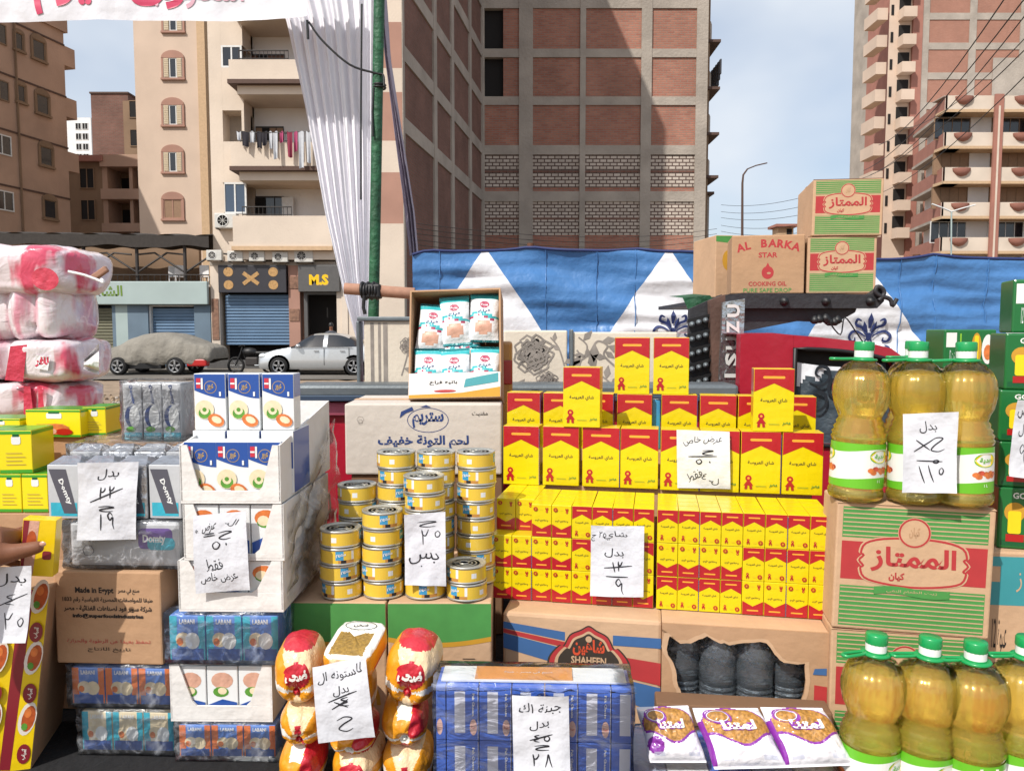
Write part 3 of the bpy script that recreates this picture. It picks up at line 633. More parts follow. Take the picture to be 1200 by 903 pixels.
q.tube([(sx0, D3-.02, Z3(322)), (X3(247), D3-.02, Z3(322))], .02, 'iron', 5)
for k in range(40): x = sx0+(X3(247)-sx0)*k/39; q.tube([(x, D3-.02, Z3(334)), (x, D3-.02, Z3(322))], .012, 'iron', 4)
q.build('railing', CN, world=True)
def chair(px, rz, lb):
    t = thing('plastic_chair', lb, 'chair', (X3(px), D3+.8, Z3(336)), rz, 'chairs on the roof terrace')
    q = MB(); q.box(-.22, .22, -.22, .22, .42, .46, 'whitewall', .015); q.build('seat', t)
    q = MB(); q.box(-.22, .22, .19, .23, .48, .9, 'whitewall', .015); q.build('backrest', t)
    for x in (-.19, .19):
        for y in (-.19, .19): q = MB(); q.box(x-.02, x+.02, y-.02, y+.02, 0, .42, 'whitewall'); q.build('leg', t)
chair(196, .4, 'white plastic chair at the left end of the roof terrace rail'); chair(203, -2.6, 'white plastic chair in the middle of the terrace, turned from the street'); chair(236, 2.9, 'white plastic chair by the last post of the terrace canopy')

# ------------------------------------------------------------------ cars in the road
mat('car_silver', '#d3d6d8', .28, metal=.55, var=.03, bump=0, coat=.7, k=.85); mat('tyre', '#1d1c1c', .9, k=.8, bump=0); mat('rim', '#b5b6b8', .35, metal=.8, bump=0, k=.9)
mat('cover_cloth', '#a39d92', .9, var=.15, vs=2, bump=.5, bs=5, k=.62); mat('tail_red', '#c01a1c', .3, bump=0, k=.8, coat=.6); mat('lamp_glass', '#e8ecef', .1, bump=0, k=.8, coat=.8)
def wheel(par, x, y, r=.31):
    q = MB(); X = Matrix.Translation((x, y, r)) @ Matrix.Rotation(pi/2, 4, 'X')
    q.lathe([(r*.66, .11), (r*.95, .11), (r, .07), (r, -.07), (r*.95, -.11), (r*.66, -.11)], 'tyre', 28, X=X, caps=False); w = q.build('wheel', par)
    q = MB(); q.lathe([(r*.6, .05), (r*.67, .112), (r*.64, .112), (r*.58, .05)], 'rim', 24, X=X, caps=False); q.lathe([(0, .03), (r*.66, .03)], 'tyre', 20, X=X, caps=False)
    for k in range(5): q.box(-.028, .028, r*.05, r*.62, .04, .1, 'rim', X=X @ Matrix.Rotation(k*2*pi/5, 4, 'Z'))
    q.lathe([(.0, .1), (.05, .1), (.055, .05)], 'rim', 10, X=X); q.build('rim', w)
def loft(st, mats, sub=4):
    """st: stations (x, z_low, z_belt, z_roof, half, half_belt, half_roof)"""
    xs = [s[0] for s in st]
    S = smoothline(st, sub); prof = []
    def ring(s):
        x, zl, zb, zr, h, hb, hr = s; zm = (zl*.55+zb*.45)
        R_ = [(h*.93, zl), (h, zl+.08), (h*1.005, zm), (hb, zb)]
        if zr-zb > .06: R_ += [(hr+(hb-hr)*.5, (zb+zr)/2), (hr, zr-.05), (hr*.8, zr), (0, zr+.015)]
        else: R_ += [(hb*.97, zb+(zr-zb)*.5), (hb*.9, zr), (hb*.6, zr+.015), (0, zr+.02)]
        L = [(x, -y, z) for y, z in R_]; return L+[(x, y, z) for y, z in R_[-2::-1]]
    return S, [ring(s) for s in S]
def car_body(st, body, glassf, name, par):
    S, Rg = loft(st, None); n = len(Rg[0]); q = MB(); V = [p for r in Rg for p in r]; o = 0
    F1, F2 = [], []
    for i in range(len(Rg)-1):
        for k in range(n-1):
            f = (i*n+k, (i+1)*n+k, (i+1)*n+k+1, i*n+k+1)
            (F2 if glassf(S[i], k, n) else F1).append(f)
    F1 += [tuple(range(n)), tuple(range((len(Rg)-1)*n, len(Rg)*n))[::-1]]
    q.add(V, F1, body, True); bo = q.build(name, par)
    if F2:
        q = MB(); q.add([(x, y*1.0, z) for x, y, z in V], F2, 'glass_dark', True); q.build('windows', bo)
    return bo
# silver saloon, nose to the left
CY = 26.7; cx = at(366+6, 387, CY).x
SV = thing('parked_car', 'silver saloon car parked in front of the shops', 'car', (at(371, 387, CY).x, CY+.85, .055))
st = [(-2.12,.3,.55,.57,.55,.5,.4),(-2.02,.22,.66,.69,.74,.7,.5),(-1.6,.2,.8,.84,.84,.8,.6),(-1.05,.2,.9,.95,.86,.83,.6),(-.85,.2,.93,1.02,.86,.83,.66),(-.3,.2,.95,1.38,.87,.84,.6),(.2,.2,.96,1.44,.87,.84,.58),(.8,.2,.97,1.41,.87,.84,.58),(1.3,.2,.98,1.2,.86,.83,.6),(1.6,.22,1.0,1.06,.85,.8,.6),(2.1,.25,.98,1.02,.8,.74,.5),(2.22,.4,.8,.82,.6,.55,.4)]
def gl(s, k, n):
    side = k in (3, 4, n-1-4, n-1-5) ; x = s[0]
    if x < -.28 and x > -.92: return 3 <= k <= n-5 
    if x > .98 and x < 1.5: return 3 <= k <= n-5
    return side and (s[3]-s[2] > .3) and not (.18 < x < .3)
car_body(st, 'car_silver', gl, 'body', SV)
for x in (-1.32, 1.27):
    for y in (-.80, .80): wheel(SV, x, y)
for x in (-1.32, 1.27):
    q = MB(); q.lathe([(0, 0), (.375, 0)], 'black', 20, X=Matrix.Translation((x, -.869, .33)) @ Matrix.Rotation(pi/2, 4, 'X')); q.build('wheel_arch', SV)
q = MB(); q.lathe([(0,.16),(.12,.12),(.17,0)], 'lamp_glass', 12, X=Matrix.Translation((-1.93, -.6, .66)) @ Matrix.Rotation(-pi/2, 4, 'Y') @ Matrix.Rotation(.4, 4, 'X') @ Matrix.Diagonal((.6,1.2,1,1))); q.build('headlight', SV)
q = MB()
for x in (.24, 1.1): q.box(x, x+.012, -.885, -.868, .35, .95, 'black')
for x in (-.1, .8): q.box(x, x+.16, -.9, -.87, .82, .85, 'rim')
q.box(-.75, .02+1.2, -.885, -.862, .955, .97, 'rim'); q.build('door_trim', SV)
q = MB(); q.lathe([(0,.1),(.07,.08),(.1,0),(0,-.02)], 'car_silver', 10, X=Matrix.Translation((-.62, -.95, .98))); q.build('wing_mirror', SV)
# car under a grey cover
CV = thing('covered_car', 'car under a crumpled grey cloth cover, its alloy wheel and a red corner showing', 'car', (at(180, 387, 27).x, 27.7, .055))
st = [(-2.2,.5,.62,.66,.7,.62,.4),(-2.0,.42,.75,.8,.86,.8,.6),(-1.4,.38,.92,1.0,.92,.86,.66),(-.8,.36,1.0,1.3,.93,.88,.66),(-.1,.36,1.05,1.44,.94,.88,.66),(.6,.36,1.06,1.42,.94,.88,.66),(1.2,.36,1.05,1.25,.94,.88,.7),(1.8,.4,1.0,1.05,.92,.84,.66),(2.15,.46,.9,.94,.86,.78,.6),(2.25,.55,.75,.78,.7,.6,.4)]
st = [(s_[0]*.92,)+s_[1:] for s_ in st]; S_, Rg = loft(st, None, 8); n = len(Rg[0]); q = MB(); V = []
for r in Rg:
    for i, p in enumerate(r):
        p = Vector(p); w = noise.noise(Vector((p.x*1.6+p.z*2.2, p.y*1.3, p.z*1.2)))*.07+abs(noise.noise(Vector((p.x*2.3-p.z*3.4, p.y*2, 5))))*.09
        V.append((p.x, p.y*(1+w)-(.05*sin(p.x*9+p.z*5) if i in (0, 1) else 0)*(1 if p.y < 0 else -1), p.z+w*.3-(.07*noise.noise(Vector((p.x*2.5, 0, 0))) if i in (0, n-1) else 0)))
Fs = [(i*n+k, (i+1)*n+k, (i+1)*n+k+1, i*n+k+1) for i in range(len(Rg)-1) for k in range(n-1)]
q.add(V, Fs+[tuple(range(n)), tuple(range((len(Rg)-1)*n, len(Rg)*n))[::-1]], 'cover_cloth', True); q.build('cloth_cover', CV)
for x in (-1.15, .82):
    for y in (-.9, .8): wheel(CV, x, y, .31)
q = MB(); q.box(1.2, 1.9, -.93, -.6, .3, .56, 'tail_red', .05); q.box(-1.0, .3, -.86, -.5, .2, .45, 'black', .03); q.build('body', CV)
# motorbike
MO = thing('motorbike', 'black motorbike parked between the two cars', 'motorbike', (at(296, 387, 27.6).x, 27.6, .055)); 
for x in (-.62, .6):
    q = MB(); q.tube([(x+.27*cos(a*pi/12), 0, .3+.27*sin(a*pi/12)) for a in range(24)], .045, 'tyre', 8, closed=True)
    for k in range(6): q.tube([(x, 0, .3), (x+.25*cos(k*pi/3), 0, .3+.25*sin(k*pi/3))], .008, 'rim', 4)
    q.build('wheel', MO)
q = MB(); q.tube([(-.62,-.06,.3),(-.42,-.06,.75),(-.36,-.05,.95)], .03, 'black'); q.tube([(-.4,-.3,.98),(-.36,-.1,1.02),(-.36,.1,1.02),(-.4,.3,.98)], .018, 'black'); q.build('fork', MO)
q = MB(); q.lathe([(.01,-.28),(.13,-.2),(.16,0),(.12,.2),(.02,.27)], 'black', 14, X=Matrix.Translation((-.12,0,.78)) @ Matrix.Rotation(pi/2, 4, 'Y')); q.build('tank', MO)
q = MB(); q.box(.1, .75, -.12, .12, .7, .8, 'black', .04); q.build('seat', MO)
q = MB(); q.box(-.25, .2, -.13, .13, .28, .6, 'iron', .05); q.tube([(.1,-.15,.3),(.75,-.16,.32)], .035, 'steel'); q.build('engine', MO)
q = MB(); q.tube([(-.35,0,.72),(-.2,0,.3),(.25,0,.28),(.6,0,.3),(.3,0,.7),(-.35,0,.72)], .025, 'black'); q.build('frame', MO)
# person in the doorway
mat('skin', '#8c5a3f', .55, var=.08, vs=30, bump=.15, bs=200, k=.8); mat('shirt_grey', '#54565e', .9, bump=.3, bs=30); mat('trousers', '#2c2f3a', .9)
def skin_mesh(verts, edges, root=0, sub=2):
    me = bpy.data.meshes.new('body'); me.from_pydata([v[0] for v in verts], edges, []); o = bpy.data.objects.new('body', me); COL.objects.link(o)
    md = o.modifiers.new('s', 'SKIN'); me.skin_vertices or None
    for i, v in enumerate(verts):
        r = v[1]; r = (r, r) if not isinstance(r, tuple) else r; me.skin_vertices[0].data[i].radius = r; me.skin_vertices[0].data[i].use_root = (i == root)
    s = o.modifiers.new('u', 'SUBSURF'); s.levels = s.render_levels = sub
    dg = bpy.context.evaluated_depsgraph_get(); dg.update(); e = o.evaluated_get(dg); m2 = e.to_mesh()
    V = [tuple(v.co) for v in m2.vertices]; Fs = [tuple(p.vertices) for p in m2.polygons]; e.to_mesh_clear(); bpy.data.objects.remove(o)
    return V, Fs
PE = thing('person', 'person in a grey shirt standing in the dark shop doorway under the M.S sign', 'person', (at(388, 387, 30.2).x, 30.2, .13), .5)
V, Fs = skin_mesh([((0,0,.95),(.16,.11)),((0,0,1.15),(.15,.1)),((0,0,1.38),(.19,.1)),((0,0,1.47),.06),((0,-.01,1.56),(.075,.085)),((0,-.01,1.66),(.078,.09)),((0,0,1.72),.06),
    ((.1,0,.85),.1),((.11,-.02,.48),.065),((.12,.02,.08),.05),((.12,-.12,.04),.04),((-.1,0,.85),.1),((-.11,-.04,.48),.065),((-.12,.0,.08),.05),((-.12,-.14,.04),.04),
    ((.21,0,1.36),.06),((.27,.02,1.1),.045),((.25,-.1,.88),.035),((.25,-.14,.8),.03),((-.21,0,1.36),.06),((-.27,.02,1.1),.045),((-.24,-.12,.9),.035),((-.23,-.16,.82),.03)],
    [(0,1),(1,2),(2,3),(3,4),(4,5),(5,6),(0,7),(7,8),(8,9),(9,10),(0,11),(11,12),(12,13),(13,14),(2,15),(15,16),(16,17),(17,18),(2,19),(19,20),(20,21),(21,22)])
q = MB()
for f in Fs:
    z = sum(V[i][2] for i in f)/len(f); x = sum(abs(V[i][0]) for i in f)/len(f)
    q.f.append(list(f)); q.sm.append(True); q.m.append(q.mi('skin' if z > 1.47 or (z < .93 and x > .2) or (x > .2 and z < 1.1) else 'shirt_grey' if z > .93 else 'trousers'))
q.v = V; q.build('body', PE)
q = MB(); q.lathe([(.088,1.62),(.098,1.68),(.08,1.75),(.01,1.79)], 'black', 14); q.build('hair', PE)

# ------------------------------------------------------------------ lamp posts and wires
LP = thing('street_lamp', 'tall thin street lamp with a curved arm against the sky', 'street lamp', (at(870, 387, 42).x, 42, 0))
q = MB(); p = lambda px, py: at(px, py, 42); b0 = p(870, 387); b0.z = 0
q.tube([b0, p(870, 215), p(871, 205), p(876, 198)], [.1, .06, .05, .04], 'dark_trim', 8); q.build('pole', LP, world=True)
q = MB(); q.tube([p(876, 198), p(886, 194), p(899, 191)], .035, 'dark_trim', 6); q.build('arm', LP, world=True)
LP2 = thing('street_lamp', 'white double armed street lamp in front of the cream balcony block', 'street lamp', (at(1115, 387, 50).x, 50, 0))
q = MB(); p = lambda px, py: at(px, py, 50); b0 = p(1115, 387); b0.z = 0; q.tube([b0, p(1115, 248)], .05, 'fascia', 8); q.build('pole', LP2, world=True)
for a in ((1115, 248, 1103, 243, 1092, 239), (1115, 248, 1128, 244, 1143, 240)): q = MB(); q.tube([p(a[0], a[1]), p(a[2], a[3]), p(a[4], a[5])], .05, 'frame_white', 6); q.build('arm', LP2, world=True)
def wire(pts, r, lb, grp='wires strung over the street'):
    P = [at(*a) for a in pts]; q = MB()
    if len(P) == 2:
        A, B = P; P = [A.lerp(B, k/10)-Vector((0, 0, (B-A).length*.02*4*(k/10)*(1-k/10))) for k in range(11)]
    q.tube(P, r, 'iron', 5); o = tag(q.build('wire'), lb, 'wire', grp)
for k, (a, b, r) in enumerate([((1012,200,60),(1215,-20,22),.022),((1020,205,60),(1222,-8,22),.02),((1000,212,60),(1230,30,22),.018),((1018,230,60),(1235,55,22),.018),((1030,170,60),(1190,-20,22),.022),((1060,150,60),(1225,20,24),.018)]):
    wire([a, b], r, 'overhead wire, ' + ['thick and topmost over the right blocks at its low end', 'second below the topmost thick wire', 'running down beside the balcony block', 'lowest, crossing the planters of the balcony block', 'steepest, leaving at the top edge', 'thin, across the bare brick tower'][k])
NW = ['first', 'second', 'third', 'fourth', 'fifth']
for k, y in enumerate((232, 240, 247, 256, 263)): wire([(845, y+8, 60), (960, y-6+k*3, 44)], .014, NW[k]+' thin sagging wire from the top, past the curved street lamp', 'sagging wires past the curved street lamp')
for k, y in enumerate((262, 268, 274, 281, 287)): wire([(488, y, 26), (840, y+6, 44)], .012, NW[k]+' fine wire from the top, stretched along the bare brick walls', 'fine wires along the brick walls')

# ------------------------------------------------------------------ blue and white tent cloth fence (6 m away)
mat('satin_blue', '#4d84c2', .38, var=.14, vs=2, bump=.25, bs=4, k=.78, coat=.12); mat('satin_white', '#eceef4', .45, var=.04, vs=3, bump=.2, bs=4, k=.83); mat('navy', '#24346b', .6, k=.8, bump=0)
FY = 6.0
def fdisp(x, z):
    return .05*sin(x*2.3+1)+.055*noise.noise(Vector((x*1.7+z*1.2, z*4, 3)))+.03*abs(noise.noise(Vector((x*1.3+z*2.4, z*6.5-x*.6, 7))))+.024*noise.noise(Vector((x*1.6+z*1.5, z*13, 9)))+.014*abs(noise.noise(Vector((x*2.6, z*26+x*2, 1))))+.004*sin(z*48+9*noise.noise(Vector((x*1.3, z*1.2, 0))))
TOPL = [(470,302),(500,293),(560,293),(622,288),(690,293),(745,291),(800,295),(880,297),(960,299),(1050,303),(1098,297),(1150,302),(1300,304)]
def ftop(px):
    for (a, b), (c, d) in zip(TOPL, TOPL[1:]):
        if px <= c: t = (px-a)/(c-a); return b+(d-b)*t+1.2*sin(pi*t)
    return 304
FE = thing('cloth_fence', 'blue and white tent cloth strung as a fence behind the stall', 'fence', (at(840, 387, FY).x, FY, 0))
BOT = 560
def fp(px, v, off=0):
    y0 = ftop(px); P = at(px, y0, FY); zb = .05; z = P.z+(zb-P.z)*v; return (P.x, FY+fdisp(P.x, z)-off, z)
def ppx(x): return 600+x/FY*F
slope = (628-568)/(385-298)*1.0
def cpanel(tl, tr, bl, br, m, name):      # trapezoid panels: pixel columns at top and at row 560
    q = MB(); nu = max(6, int(abs(br-bl+tr-tl)/2/5)); nv = 46
    def fn(u, v):
        vv = v*VMAX; a = tl+(bl-tl)*vv*1.0; b = tr+(br-tr)*vv; px = a+(b-a)*u
        return fp(px, vv)
    q.grid(fn, nu, nv, m); return q.build(name, FE, world=True)
apx = [568, 783, 1015, 1245]; VMAX = .46; hw = 222
edges = [(484, 484-40)]
for i, a in enumerate(apx):
    cpanel(a-3, a+3, a-hw, a+hw, 'satin_white', 'white_panel')
cpanel(484, 565, 484, 568-hw, 'satin_blue', 'blue_panel')
q = MB(); q.grid(lambda u, v: fp(466+840*u, VMAX+(1-VMAX)*v), 90, 20, 'satin_white'); q.build('lower_panel', FE, world=True)
for a, b in zip(apx, apx[1:]): cpanel(a+3, b-3, a+hw, b-hw, 'satin_blue', 'blue_panel')
q = MB(); q.tube([Vector(fp(px, 0)) for px in range(484, 1290, 12)], .012, 'navy', 6); q.build('hem_rope', FE, world=True)
for a in (515, 700, 850, 1060, 1100, 1160, 640, 745):
    q = MB(); P = [Vector(fp(a+.6*sin(k), k/30, .006)) for k in range(31)]; q.tube(P, .004, 'satin_blue', 5); q.build('seam', FE, world=True)
def fleur(px, py, s):
    c = at(px, py, FY); cx_, cz_ = c.x, c.z; fr = lambda x, z, o: (cx_+x*s, FY+fdisp(cx_+x*s, cz_+z*s)-.012-o, cz_+z*s)
    sh = []
    for d in (-1, 1):
        sh.append(stroke([(d*a, b) for a, b in smoothline([(.15,-.1),(.45,.1),(.75,.15),(.95,-.05),(.85,-.3),(.65,-.28),(.66,-.12)], 5)], .13, taper=True))
        sh.append(stroke([(d*a, b) for a, b in smoothline([(.1,-.05),(.3,.3),(.62,.45),(.6,.7),(.4,.62)], 5)], .14, taper=True))
        sh.append(pg((d*.05,.0),(d*.32,.35),(d*.28,.62),(d*.12,.4)))
        sh.append(stroke([(d*a, b) for a, b in smoothline([(.1,-.2),(.3,-.6),(.7,-.8),(.9,-.6),(.72,-.48)], 5)], .12, taper=True))
    sh.append(pg((0,1),(.13,.7),(.05,.3),(-.05,.3),(-.13,.7))); sh.append(ell(0,-.1,.13,.2))
    q = MB()
    for k, a in enumerate(sh): q.flat(a, 'navy', fr, .0004*k)
    q.build('scroll_print', FE, world=True)
fleur(787, 386, .15); fleur(1024, 392, .17); fleur(1018, 344, .07)
q = MB(); 
for px in (622, 860, 1074): q.tube([at(px, 600, FY+.32)*1.0, at(px, ftop(px)-3, FY+.32)], .03, 'wood_brown', 8)
for px in (622, 860, 1074): pass
q.build('pole', FE, world=True)

# ------------------------------------------------------------------ green pole, white drapes and banner at the entrance
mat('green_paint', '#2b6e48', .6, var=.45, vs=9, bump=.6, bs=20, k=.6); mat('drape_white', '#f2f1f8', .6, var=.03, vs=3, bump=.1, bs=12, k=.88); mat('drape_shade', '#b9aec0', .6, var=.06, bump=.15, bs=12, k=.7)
mat('banner_white', '#e9e9ef', .3, var=.03, vs=2, bump=.12, bs=4, k=.88, coat=.3); mat('banner_red', '#d8436a', .4, bump=0, k=.85, var=0); mat('wood_bar', '#b98a72', .75, var=.25, vs=10, k=.75)
PY = 6.35
q = MB(); a = at(446.5, -120, PY); b = at(437.5, 387, PY); b = b+(b-a)*((b.z-0)/(a.z-b.z)) if a.z != b.z else b
q.tube([a, b], .044, 'green_paint', 16)
tag(q.build('pole'), 'green painted metal pole scratched and worn, holding up the drapes', 'pole')
q = MB()
for py in (100, 103): q.tube([at(444.5, py, PY)+Vector((.049*cos(t*pi/6), .049*sin(t*pi/6), 0)) for t in range(12)], 0.009, 'black', 5, closed=True)
q.tube(smoothline([tuple(at(362, 26, PY-.05)), tuple(at(378, 48, PY-.05)), tuple(at(410, 76, PY-.05)), tuple(at(441, 86, PY-.04)), tuple(at(449, 88, PY-.04)), tuple(at(450, 101, PY-.055))], 5), .009, 'black', 6)
q.tube([at(360, 24, PY-.06), at(361, 46, PY-.06)], .011, 'black', 6); q.tube([at(424, 5, PY-.05), at(423, 120, PY-.05), at(423, 234, PY-.05)], .008, 'black', 6)
q.tube([at(438, 103, PY-.04), at(436.5, 130, PY-.04), at(437, 160, PY-.06)], .008, 'black', 5)
tag(q.build('rope'), 'thin black rope tied from the banner corner to the green pole', 'rope')
def drape(name, Ledge, Redge, Y, m, nf, amp, label, nu=90, nv=50, sk=0):
    def edge(E, v):
        py = E[0][1]+(E[-1][1]-E[0][1])*v
        for (a, b), (c, d) in zip(E, E[1:]):
            if py <= d: return a+(c-a)*(py-b)/(d-b), py
        return E[-1]
    def fn(u, v):
        a, py = edge(Ledge, v); b, _ = edge(Redge, v); px = a+(b-a)*u; P = at(px, py, Y)
        ph = nf*2*pi*(u+.02*sin(v*3+sk))+.8*sin(v*2.2+u*3); w = amp*(sin(ph)+.45*sin(2.3*ph+1+v*2)+.2*noise.noise(Vector((u*6, v*5, sk))))
        return (P.x+.2*w, Y+w, P.z)
    q = MB(); q.grid(fn, nu, nv, m); return tag(q.build(name), label, 'drape')
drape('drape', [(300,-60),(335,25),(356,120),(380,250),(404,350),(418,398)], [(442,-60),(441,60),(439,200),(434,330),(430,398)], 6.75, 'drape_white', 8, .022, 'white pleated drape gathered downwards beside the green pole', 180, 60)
drape('drape', [(445,-40),(452,60),(463,160),(474,250),(480,300)], [(449,-40),(457,70),(474,170),(487,250),(491,300)], 6.7, 'drape_shade', 3, .04, 'narrow white drape in painted shade, slanting away on the far side of the green pole', 40, 50, 2)  # mauve tone of the shadow side is put into the colour
mat('banner_pink', '#e9b8c8', .4, bump=0, var=0)
def banf(x, z): return PY-.1+.03*sin(x*2.2)+.02*noise.noise(Vector((x*2, z*3, 1)))+.012*noise.noise(Vector((x*7, z*9, 4)))
BN = thing('banner', 'white glossy banner with large red lettering across the top left corner', 'banner', tuple(at(180, 0, PY)))
def bfn(u, v):
    px = -60+423*u; y1 = 32-8*max(0, u-.55)/.45+1.5*sin(u*9); P = at(px, y1, PY); z = P.z+.8*(1-v); return (P.x, banf(P.x, z), z)
q = MB(); q.grid(bfn, 80, 12, 'banner_white'); q.build('sheet', BN, world=True)
q = MB(); a, b = at(-40, 12, PY), at(172, 8, PY); fr = lambda x, z, o: (x, banf(x, z)-.006-o, z)
q.flat(text('سوق اليوم الواحد', w=b.x-a.x+.9, h=.43, cx=(a.x+b.x)/2+.17, cy=at(0, -7, PY).z, bold=.03, res=4), 'banner_red', fr, 0)
q.flat(text('اسعار الجملة', w=1.0, h=.28, cx=at(215, 0, PY).x, cy=at(0, -6, PY).z, bold=.02), 'banner_pink', fr, 0)
q.build('lettering', BN, world=True)
q = MB(); q.tube([at(404, 338, 5.9), at(486, 344, 5.9)], .045, 'wood_bar', 10); WBR = tag(q.build('wooden_bar'), 'rough wooden bar lashed across the foot of the green pole', 'bar')
q = MB()
for k in range(6): c = at(425+3.3*k, 340+(k % 2)*1.5, 5.9); q.tube([c+Vector((.004*sin(t), .058*cos(t*pi/5), .058*sin(t*pi/5))) for t in range(10)], .012, 'black', 5, closed=True)
q.tube([at(427, 346, 5.82), at(426, 360, 5.82), at(428, 368, 5.82)], .014, 'black', 5); q.box(at(425,0,5.9).x, at(443,0,5.9).x, 5.845, 5.955, at(0,350,5.9).z, at(0,333,5.9).z, 'black', .015)
tag(q.build('black_tape'), 'black plastic tie wound round the wooden bar', 'tie')

# ------------------------------------------------------------------ red pickup behind the goods
mat('truck_red', '#b01c34', .3, var=.08, vs=2, bump=.1, bs=10, k=.85, coat=.5); mat('truck_pink', '#d9708a', .5, var=.1, k=.7); mat('rack_black', '#3b3b40', .6, var=.25, vs=8, bump=.3, bs=40, k=.55); mat('rust', '#7b5b4f', .8, var=.3, vs=7, bump=.3, k=.65)
mat('chrome', '#c9ced2', .25, metal=.9, var=.1, vs=12, bump=.4, bs=25); mat('rail_grey', '#7f878c', .5, metal=.4, var=.2, vs=5, k=.7); mat('panel_cream', '#e6dac8', .8, var=.1, vs=4, k=.82, bump=.15); mat('print_grey', '#a39a92', .85, var=.3, vs=20, k=.75, bump=0)
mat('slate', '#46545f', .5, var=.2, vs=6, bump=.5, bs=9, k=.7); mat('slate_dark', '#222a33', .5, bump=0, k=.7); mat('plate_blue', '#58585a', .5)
TY = 2.75
TR = thing('pickup_truck', 'red pickup truck with a black roof rack parked side on behind the goods', 'truck', (at(750, 387, 3).x, 3.2, 0))
def tx(px, Y=TY): return at(px, 387, Y).x
def tz(py, Y=TY): return at(600, py, Y).z
q = MB(); q.box(tx(345), tx(868), TY+.02, TY+.1, .45, tz(466), 'truck_red', .02); q.box(tx(345)+.01, tx(420), TY-.005, TY+.018, tz(487), tz(471), 'truck_pink', .008); q.build('bed_side', TR, world=True)
q = MB(); q.box(tx(343), tx(868)-.01, TY-.03, TY+.14, tz(465), tz(450), 'rail_grey', .012); q.box(tx(343), tx(868)-.012, TY-.04, TY-.028, tz(469), tz(462), 'glass_blue', .004); q.build('bed_rail', TR, world=True)
q = MB(); q.box(tx(343), tx(866), TY+.11, TY+1.5, .9, .96, 'rack_black'); q.box(tx(343), tx(866), TY+1.5, TY+1.58, .5, tz(466), 'truck_red', .02); q.build('bed_floor', TR, world=True)
q = MB(); q.box(tx(356), tx(379), TY-.015, TY+.019, tz(505), tz(494), 'black', .006)
for px in (362, 371): q.lathe([(0, .012), (.011, .008), (.013, 0)], 'chrome', 10, X=Matrix.Translation((tx(px), TY-.014, tz(499.5))) @ Matrix.Rotation(pi/2, 4, 'X'))
q.build('lamp', TR, world=True)
# cab side with a window opening, roof, glass
def side_poly(y, m, name):
    out = [(868,391),(905,390),(960,395),(1015,401),(1045,408),(1062,420),(1085,480),(1100,560),(1100,800),(868,800)]
    hole = [(930,407),(985,410),(1040,419),(1052,432),(1060,500),(1062,520),(930,520)]
    q = MB()
    def P(px, py, d): return (tx(px), TY+d, tz(py) if py < 790 else .45)
    # ring between outer and hole by strips
    def strip(A):
        V = [P(a, b, d) for d in (0, .05) for a, b in A]; n = len(A); q.add(V, [list(range(n)), list(range(n, 2*n))[::-1]]+[(k, n+k, n+(k+1) % n, (k+1) % n) for k in range(n)], m)
    strip([(868,391),(905,390),(930,392.5),(930,800),(868,800)]); strip([(930.2,392.5),(960,395),(1015,401),(1015,414.5),(985,410),(930.2,407)])
    strip([(1015.2,401),(1045,408),(1062,420),(1085,480),(1060,500),(1052,432),(1040,419),(1015.2,414.5)]); strip([(930.2,520.2),(1062,520.2),(1060.5,500.5),(1085,480.5),(1100,560),(1100,800),(930.2,800)])
    return q.build(name, TR, world=True)
side_poly(0, 'truck_red', 'cab_side')
q = MB(); V = []; o_ = [(868,391),(905,390),(960,395),(1015,401),(1045,408),(1062,420),(1085,480)]
for d in (.052, 1.5): V += [(tx(a), TY+d, tz(b)) for a, b in o_]
n = len(o_); q.add(V, [(k, k+1, n+k+1, n+k) for k in range(n-1)], 'truck_red', True); q.build('cab_roof', TR, world=True)
q = MB(); q.add([(tx(a), TY+.03, tz(b)) for a, b in [(930,407),(985,410),(1040,419),(1052,432),(1061,520),(930,520)]], [list(range(6))], 'void'); fo = q.build('window', TR, world=True)
q = MB(); q.tube([Vector((tx(a), TY-.005, tz(b))) for a, b in smoothline([(932,408),(985,411),(1038,420),(1050,434),(1059,518),(932,519)], 3)], .008, 'black', 6, closed=True); q.build('rubber_seal', fo)
def reflect_sheet(u, v): return (tx(934+(1052-934)*u*(.93+.07*v)), TY+.022+.006*sin(u*20+v*3), tz(424+6*sin(u*3)+ (518-424)*v))  # sheet in the pane coloured with the reflected sky and tent cloth
q = MB(); q.grid(reflect_sheet, 40, 20, 'slate', mf=lambda u, v: 'satin_white' if v < .28-.55*u+.04*sin(u*30) else 'slate')
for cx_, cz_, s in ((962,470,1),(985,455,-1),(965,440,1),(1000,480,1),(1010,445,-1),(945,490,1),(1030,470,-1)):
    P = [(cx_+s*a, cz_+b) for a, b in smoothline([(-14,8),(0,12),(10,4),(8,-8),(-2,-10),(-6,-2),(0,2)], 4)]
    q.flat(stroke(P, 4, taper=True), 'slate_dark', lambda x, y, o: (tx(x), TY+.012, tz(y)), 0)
q.build('curtain_or_reflection', fo)  # painted window reflection, no real cloth hangs here
